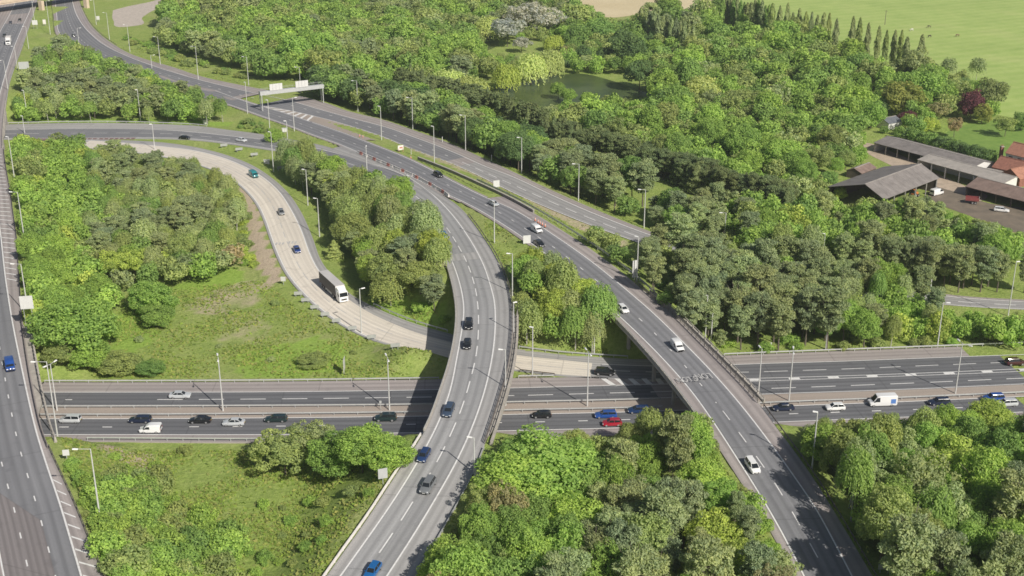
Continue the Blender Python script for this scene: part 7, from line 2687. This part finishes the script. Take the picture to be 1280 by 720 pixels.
def gable(name, label, A, B, hl, hr, ze, zr, walls, roof, wall_mat="wood_dark", over=.4, open_sides=(), posts=0, post_mat="concrete", zel=None, doors=()):
    """ridge from A to B (x, y); hl/hr: plan distance of the eaves to the left and right of A->B"""
    A, B = np.array([*A, 0.0]), np.array([*B, 0.0])
    d = (B - A) / np.linalg.norm(B - A)
    n = np.array([d[1], -d[0], 0])        # right
    zel = ze if zel is None else zel
    g = min(tz(*(A + n * hr)[:2]), tz(*(B - n * hl)[:2])) - .1
    root = empty(name, (A[0], A[1], g))
    tag(root, label, "farm building" if 'house' not in name else "house")
    Ln = np.linalg.norm(B - A)
    z3 = lambda p, z: np.array([p[0], p[1], z])
    # roof slopes as thick sheets
    for s, h, e in ((1, hr, ze), (-1, hl, zel)):
        if h <= 0:
            continue
        k = (h + over) / h
        eo = zr - (zr - e) * k
        p = [z3(A - d * over, zr), z3(B + d * over, zr), z3(B + d * over + n * s * (h + over), eo), z3(A - d * over + n * s * (h + over), eo)]
        m = MB()
        up = np.array([0, 0, .14])
        m.add([tuple(q) for q in p] + [tuple(q + up) for q in p], [(3, 2, 1, 0), (4, 5, 6, 7), (0, 1, 5, 4), (1, 2, 6, 5), (2, 3, 7, 6), (3, 0, 4, 7)])
        me = finish(m, "roof", roof, 0, False)
        adopt(link_mesh("roof", me), root)
        # corrugation ribs / laps
        rb = MB()
        for i in range(1, int(Ln / 3.0)):
            q0 = A + d * i * 3.0
            rb.bar(tuple(z3(q0, zr + .15)), tuple(z3(q0 + n * s * (h + over * .9), eo + .17)), .10, .05)
        if rb.v:
            adopt(rb.build("roof_lap", roof), root)
    rc = MB().bar(tuple(z3(A - d * over, zr + .16)), tuple(z3(B + d * over, zr + .16)), .5, .10)
    adopt(rc.build("ridge_cap", "fibre_cement_pale" if 'tile' not in roof else roof), root)
    # walls
    def wall(pts, nm="wall", mat=wall_mat):
        m = MB().add([tuple(q) for q in pts], [tuple(range(len(pts)))])
        me = bpy.data.meshes.new(nm)
        me.from_pydata(m.v, [], m.f)
        me.materials.append(M(mat))
        ob = link_mesh(nm, me)
        sol = ob.modifiers.new("t", 'SOLIDIFY')
        sol.thickness = .16
        sol.offset = 0
        adopt(ob, root)
    if 'right' not in open_sides and hr > 0:
        wall([z3(A + n * hr, g), z3(B + n * hr, g), z3(B + n * hr, ze - .02), z3(A + n * hr, ze - .02)])
    if 'left' not in open_sides:
        wall([z3(A - n * hl, g), z3(B - n * hl, g), z3(B - n * hl, zel - .02), z3(A - n * hl, zel - .02)])
    for P, nm in ((A, 'front'), (B, 'back')):
        if nm in open_sides:
            continue
        wall([z3(P - n * hl, g), z3(P + n * hr, g), z3(P + n * hr, ze - .04), z3(P, zr - .04), z3(P - n * hl, zel - .04)])
    if posts:
        for i in range(posts):
            f = i / (posts - 1)
            for side, h, e in (('right', hr, ze), ('left', hl, zel)):
                if side in open_sides and h > 0:
                    q = A + (B - A) * f + n * (h if side == 'right' else -h)
                    adopt(MB().box((q[0], q[1], (g + e) / 2), (.32, .32, e - g)).build("post", post_mat), root)
    for side, f, w, z0_, h, nm, mat in doors:
        hh = hr if side == 'right' else (-hl if side == 'left' else 0)
        if side in ('right', 'left'):
            q = A + (B - A) * f + n * (hh + (.10 if side == 'right' else -.10))
            m = MB().bar(tuple(z3(q - d * w / 2, g + z0_ + h / 2)), tuple(z3(q + d * w / 2, g + z0_ + h / 2)), .08, h)
        else:
            P = A - d * .10 if side == 'front' else B + d * .10
            q = P + n * f
            m = MB().bar(tuple(z3(q - n * w / 2, g + z0_ + h / 2)), tuple(z3(q + n * w / 2, g + z0_ + h / 2)), .08, h)
        adopt(m.build(nm, mat), root)
    return root


gable("barn", "big open-sided barn with a grey-brown pitched roof beside the wood", (112.6, 379.7), (137.1, 403.3), 13.0, 6.6, 5.0, 8.2, None, "fibre_cement", "wood_dark", .6, ('front', 'right'), 6, "concrete_dark", zel=4.6)
gable("long_shed", "long low grey-roofed shed with white end wall, in front of the tall hedge", (141.3, 455.1), (165.0, 420.1), 6.0, 7.0, 3.2, 4.6, None, "fibre_cement", "wall_white", .4, ('right',), 9, "concrete")
gable("open_shed", "long pale-roofed shed open along its front on white posts", (148.5, 428.0), (168.0, 399.0), 0.9, 6.0, 3.9, 5.0, None, "fibre_cement_pale", "wall_white", .3, ('right',), 7, "sign_white", zel=4.7, doors=[('back', 2, 1.6, 1.8, .9, "window", "window_dark")])
gable("brown_shed", "brown-roofed open shed behind the parked white car", (155.5, 398.5), (172.0, 377.0), 4.5, 6.2, 3.0, 5.0, None, "roof_brown", "wood_dark", .4, ('right',), 6, "wood_dark")
gable("farm_house", "farmhouse with a dark red tiled roof behind a tall brick chimney", G(1252, 196, 6.0), G(1305, 208, 6.0), 4.6, 4.6, 3.2, 6.2, None, "roof_tile_red", "brick_red", .35, doors=[('right', .25, 1.2, 1.0, 1.2, "window", "window_dark"), ('right', .6, 1.2, 1.0, 1.2, "window", "window_dark"), ('front', 1.0, 1.0, 1.0, 1.2, "window", "window_dark")])
gable("upper_house", "taller red-roofed house with a white upper wall at the right edge", G(1268, 178, 8.5), G(1320, 190, 8.5), 4.0, 4.0, 5.4, 8.6, None, "roof_tile_orange", "wall_white", .35, doors=[('right', .12, 1.5, 3.6, 1.2, "window", "window_dark"), ('right', .34, 1.5, 3.6, 1.2, "window", "window_dark"), ('front', 0, 1.4, 3.4, 1.2, "window", "window_dark")])
gable("cottage_house", "small house with a bright orange tiled roof above the brown shed", G(1264, 212, 5.0), G(1310, 203, 5.0), 4.0, 4.0, 2.8, 5.2, None, "roof_tile_orange", "brick_red", .35, doors=[('front', 0, 1.2, .9, 1.2, "window", "window_dark")])
gable("lean_shed", "low pale flat shed between the long shed and the farmhouse", G(1232, 211, 3.0), G(1256, 216, 3.0), 3.0, 3.0, 2.5, 3.0, None, "fibre_cement_pale", "brick_red", .25)
gable("grey_shed", "small slate-grey shed half hidden by the copper red bush", G(1103, 149, 3.5), G(1119, 146, 3.5), 3.5, 3.5, 2.4, 3.8, None, "slate", "wall_white", .3)
gable("ruined_shed", "small reddish roof showing behind the barn", G(1068, 212, 3.0), G(1086, 205, 3.0), 2.8, 2.8, 2.2, 3.4, None, "roof_brown", "wood_dark", .3)
# chimney
x, y, z = GT(1249.5, 205)
ch = empty("brick_chimney", (x, y, z), .3)
tag(ch, "tall narrow brick chimney left of the farmhouse roof", "chimney")
MB().box((0, 0, 3.2), (1.1, .9, 6.6)).build("stack", "brick_red", ch)
MB().box((0, 0, 6.55), (1.3, 1.1, .25)).build("cap", "concrete", ch)
for k in (-.25, .25):
    MB().tube((k, 0, 6.6), (k, 0, 7.2), .16, .13, 8).build("pot", "roof_tile_orange", ch)
# yard things
o = car('estate', WHITE)
x, y, z = GT(1252, 262, .7)
o.location = (x, y, z + .1)
o.rotation_euler = (0, 0, R(-22))
tag(o, "white estate car parked in the farm yard before the brown shed", "car")
o = van(color=WHITE, L_=5.2, W=2.0, H=2.2, nose=.9)
x, y, z = GT(1171, 240, 1)
o.location = (x, y, z + .1)
o.rotation_euler = (0, 0, R(35))
tag(o, "white van parked at the barn's lower corner", "van")
x, y, z = GT(1215, 252, .7)
sk = empty("farm_trailer", (x, y, z + .1), R(-20))
tag(sk, "red farm trailer with a white tailboard in the yard", "trailer")
MB().box((0, 0, 1.2), (4.2, 2.1, .25)).build("bed", "machine_red", sk)
for s in (-1, 1):
    MB().box((0, s * 1.05, 1.75), (4.2, .08, .9)).build("side_board", "machine_red", sk)
MB().box((2.1, 0, 1.75), (.08, 2.1, .9)).build("tailboard", "barrier_white", sk)
MB().bar((-2.1, 0, 1.0), (-3.6, 0, .6), .15, .15).build("drawbar", "chassis", sk)
_wh, _rm = wheel_meshes(.45, .3)
wheels(sk, _wh, _rm, (.2, 1.1), .95, .45)
x, y, z = GT(1143, 243, 1)
tr = empty("farm_machine", (x, y, z + .1), R(40))
tag(tr, "orange farm machine under the barn's open side", "farm machine")
finish_b = finish(MB().box((.9, 0, 1.15), (1.8, .8, .8)).box((-.6, 0, 1.2), (1.5, 1.0, .6)), "body", "machine_orange", .08)
link_mesh("body", finish_b, None, tr)
MB().box((-.6, 0, 2.1), (1.3, 1.2, 1.2)).build("cab", "window_dark", tr)
MB().box((-.6, 0, 2.75), (1.5, 1.4, .12)).build("cab_roof", "machine_orange", tr)
_w2, _r2 = wheel_meshes(.8, .45)
_w3, _r3 = wheel_meshes(.5, .32)
for s in (-1, 1):
    w = child("wheel", _w2, tr, (-.8, s * .95, .8))
    child("rim", _r2, w)
    w = child("wheel", _w3, tr, (1.3, s * .75, .5))
    child("rim", _r3, w)

# power poles in the pasture
for a, b, tp, lab in ((1106, 31, 13, "thin wooden pole standing in the pasture behind the horses"),):
    x, y, z = GT(a, b)
    po = empty("power_pole", (x, y, z))
    tag(po, lab, "pole")
    MB().tube((0, 0, -.3), (0, 0, 8.5), .20, .14, 8).build("pole", "trunk", po)
    MB().bar((-.9, 0, 8.0), (.9, 0, 8.0), .12, .14).build("crossarm", "wood_dark", po)

# horses
plain("coat_white", (0.62, 0.60, 0.56), .9, 0, .08, 3)
plain("coat_dark", (0.055, 0.042, 0.036), .85, 0, .2, 3)
plain("coat_brown", (0.17, 0.105, 0.065), .85, 0, .2, 3)


def horse(label, px, py, rz, mat, graze=True):
    V = [(-.62, 0, 1.25), (-.25, 0, 1.22), (.15, 0, 1.18), (.55, 0, 1.20), (.82, 0, 1.34)]
    Rr = [.27, .29, .31, .29, .20]
    E = [(0, 1), (1, 2), (2, 3), (3, 4)]
    if graze:
        nk = [(1.15, 0, 1.05, .15), (1.38, 0, .62, .12), (1.42, 0, .36, .11), (1.52, 0, .12, .075)]
    else:
        nk = [(1.08, 0, 1.66, .15), (1.24, 0, 1.92, .13), (1.42, 0, 1.86, .11), (1.66, 0, 1.66, .075)]
    pr = 4
    for x, y, z, r in nk:
        V.append((x, y, z))
        Rr.append(r)
        E.append((pr, len(V) - 1))
        pr = len(V) - 1
    for s in (-1, 1):
        for base, ch_ in ((3, [(.60, .17, .95, .13), (.62, .17, .55, .075), (.60, .17, .30, .055), (.62, .17, .06, .06)]),
                          (0, [(-.62, .18, .98, .16), (-.50, .19, .72, .11), (-.72, .18, .48, .07), (-.66, .18, .22, .05), (-.62, .18, .06, .06)])):
            pr = base
            for x, y, z, r in ch_:
                V.append((x, y * s, z))
                Rr.append(r)
                E.append((pr, len(V) - 1))
                pr = len(V) - 1
    me = bpy.data.meshes.new("body")
    me.from_pydata(V, E, [])
    ob = bpy.data.objects.new("body", me)
    COL.objects.link(ob)
    md = ob.modifiers.new("skin", 'SKIN')
    for i, v in enumerate(me.skin_vertices[0].data):
        v.radius = (Rr[i], Rr[i])
        v.use_root = i == 0
    ob.modifiers.new("sub", 'SUBSURF').levels = 2
    dg = bpy.context.evaluated_depsgraph_get()
    m2 = bpy.data.meshes.new_from_object(ob.evaluated_get(dg))
    bpy.data.objects.remove(ob)
    m2.materials.clear()
    m2.materials.append(M(mat))
    for p in m2.polygons:
        p.use_smooth = True
    x, y, z = GT(px, py)
    root = empty("horse", (x, y, z + .02), rz)
    tag(root, label, "horse", "horses in the pasture")
    link_mesh("body", m2, None, root)
    MB().tube((-.86, 0, 1.35), (-.98, 0, .60), .09, .04, 7).build("tail", mat if mat != "coat_white" else "coat_white", root)
    mn = MB()
    q = [V[4]] + [n[:3] for n in nk[:2]]
    for a, b in zip(q[:-1], q[1:]):
        mn.bar((a[0] - .06, 0, a[2] + .17), (b[0] + .02, 0, b[2] + .15), .06, .14)
    mn.build("mane", "coat_dark" if mat != "coat_white" else "coat_white", root)


horse("white horse grazing in the pasture", 1139, 39, R(15), "coat_white")
horse("dark horse farther up the pasture, right of the white one", 1161.5, 35, R(170), "coat_dark")
horse("dark horse nearest the poplars, below the other dark one", 1161.5, 47, R(20), "coat_dark")
horse("brown horse standing apart at the right of the herd", 1197, 46, R(190), "coat_brown")

# ------------------------------------------------------------------ thin summer haze lying over the land
hz = NT("haze")
hz.n.remove(hz.b)
vs_ = hz.node("ShaderNodeVolumeScatter")
vs_.inputs["Color"].default_value = (0.90, 0.95, 1.0, 1)
vs_.inputs["Density"].default_value = 0.00013
vs_.inputs["Anisotropy"].default_value = 0.25
hz.link(vs_.outputs[0], [n for n in hz.n if n.type == 'OUTPUT_MATERIAL'][0].inputs["Volume"])
hb = MB().box((100, 700, 100), (5000, 4000, 240)).build("haze", "haze")
tag(hb, "thin summer haze over the whole landscape", "haze", None, 'stuff')
scene.cycles.volume_bounces = 0
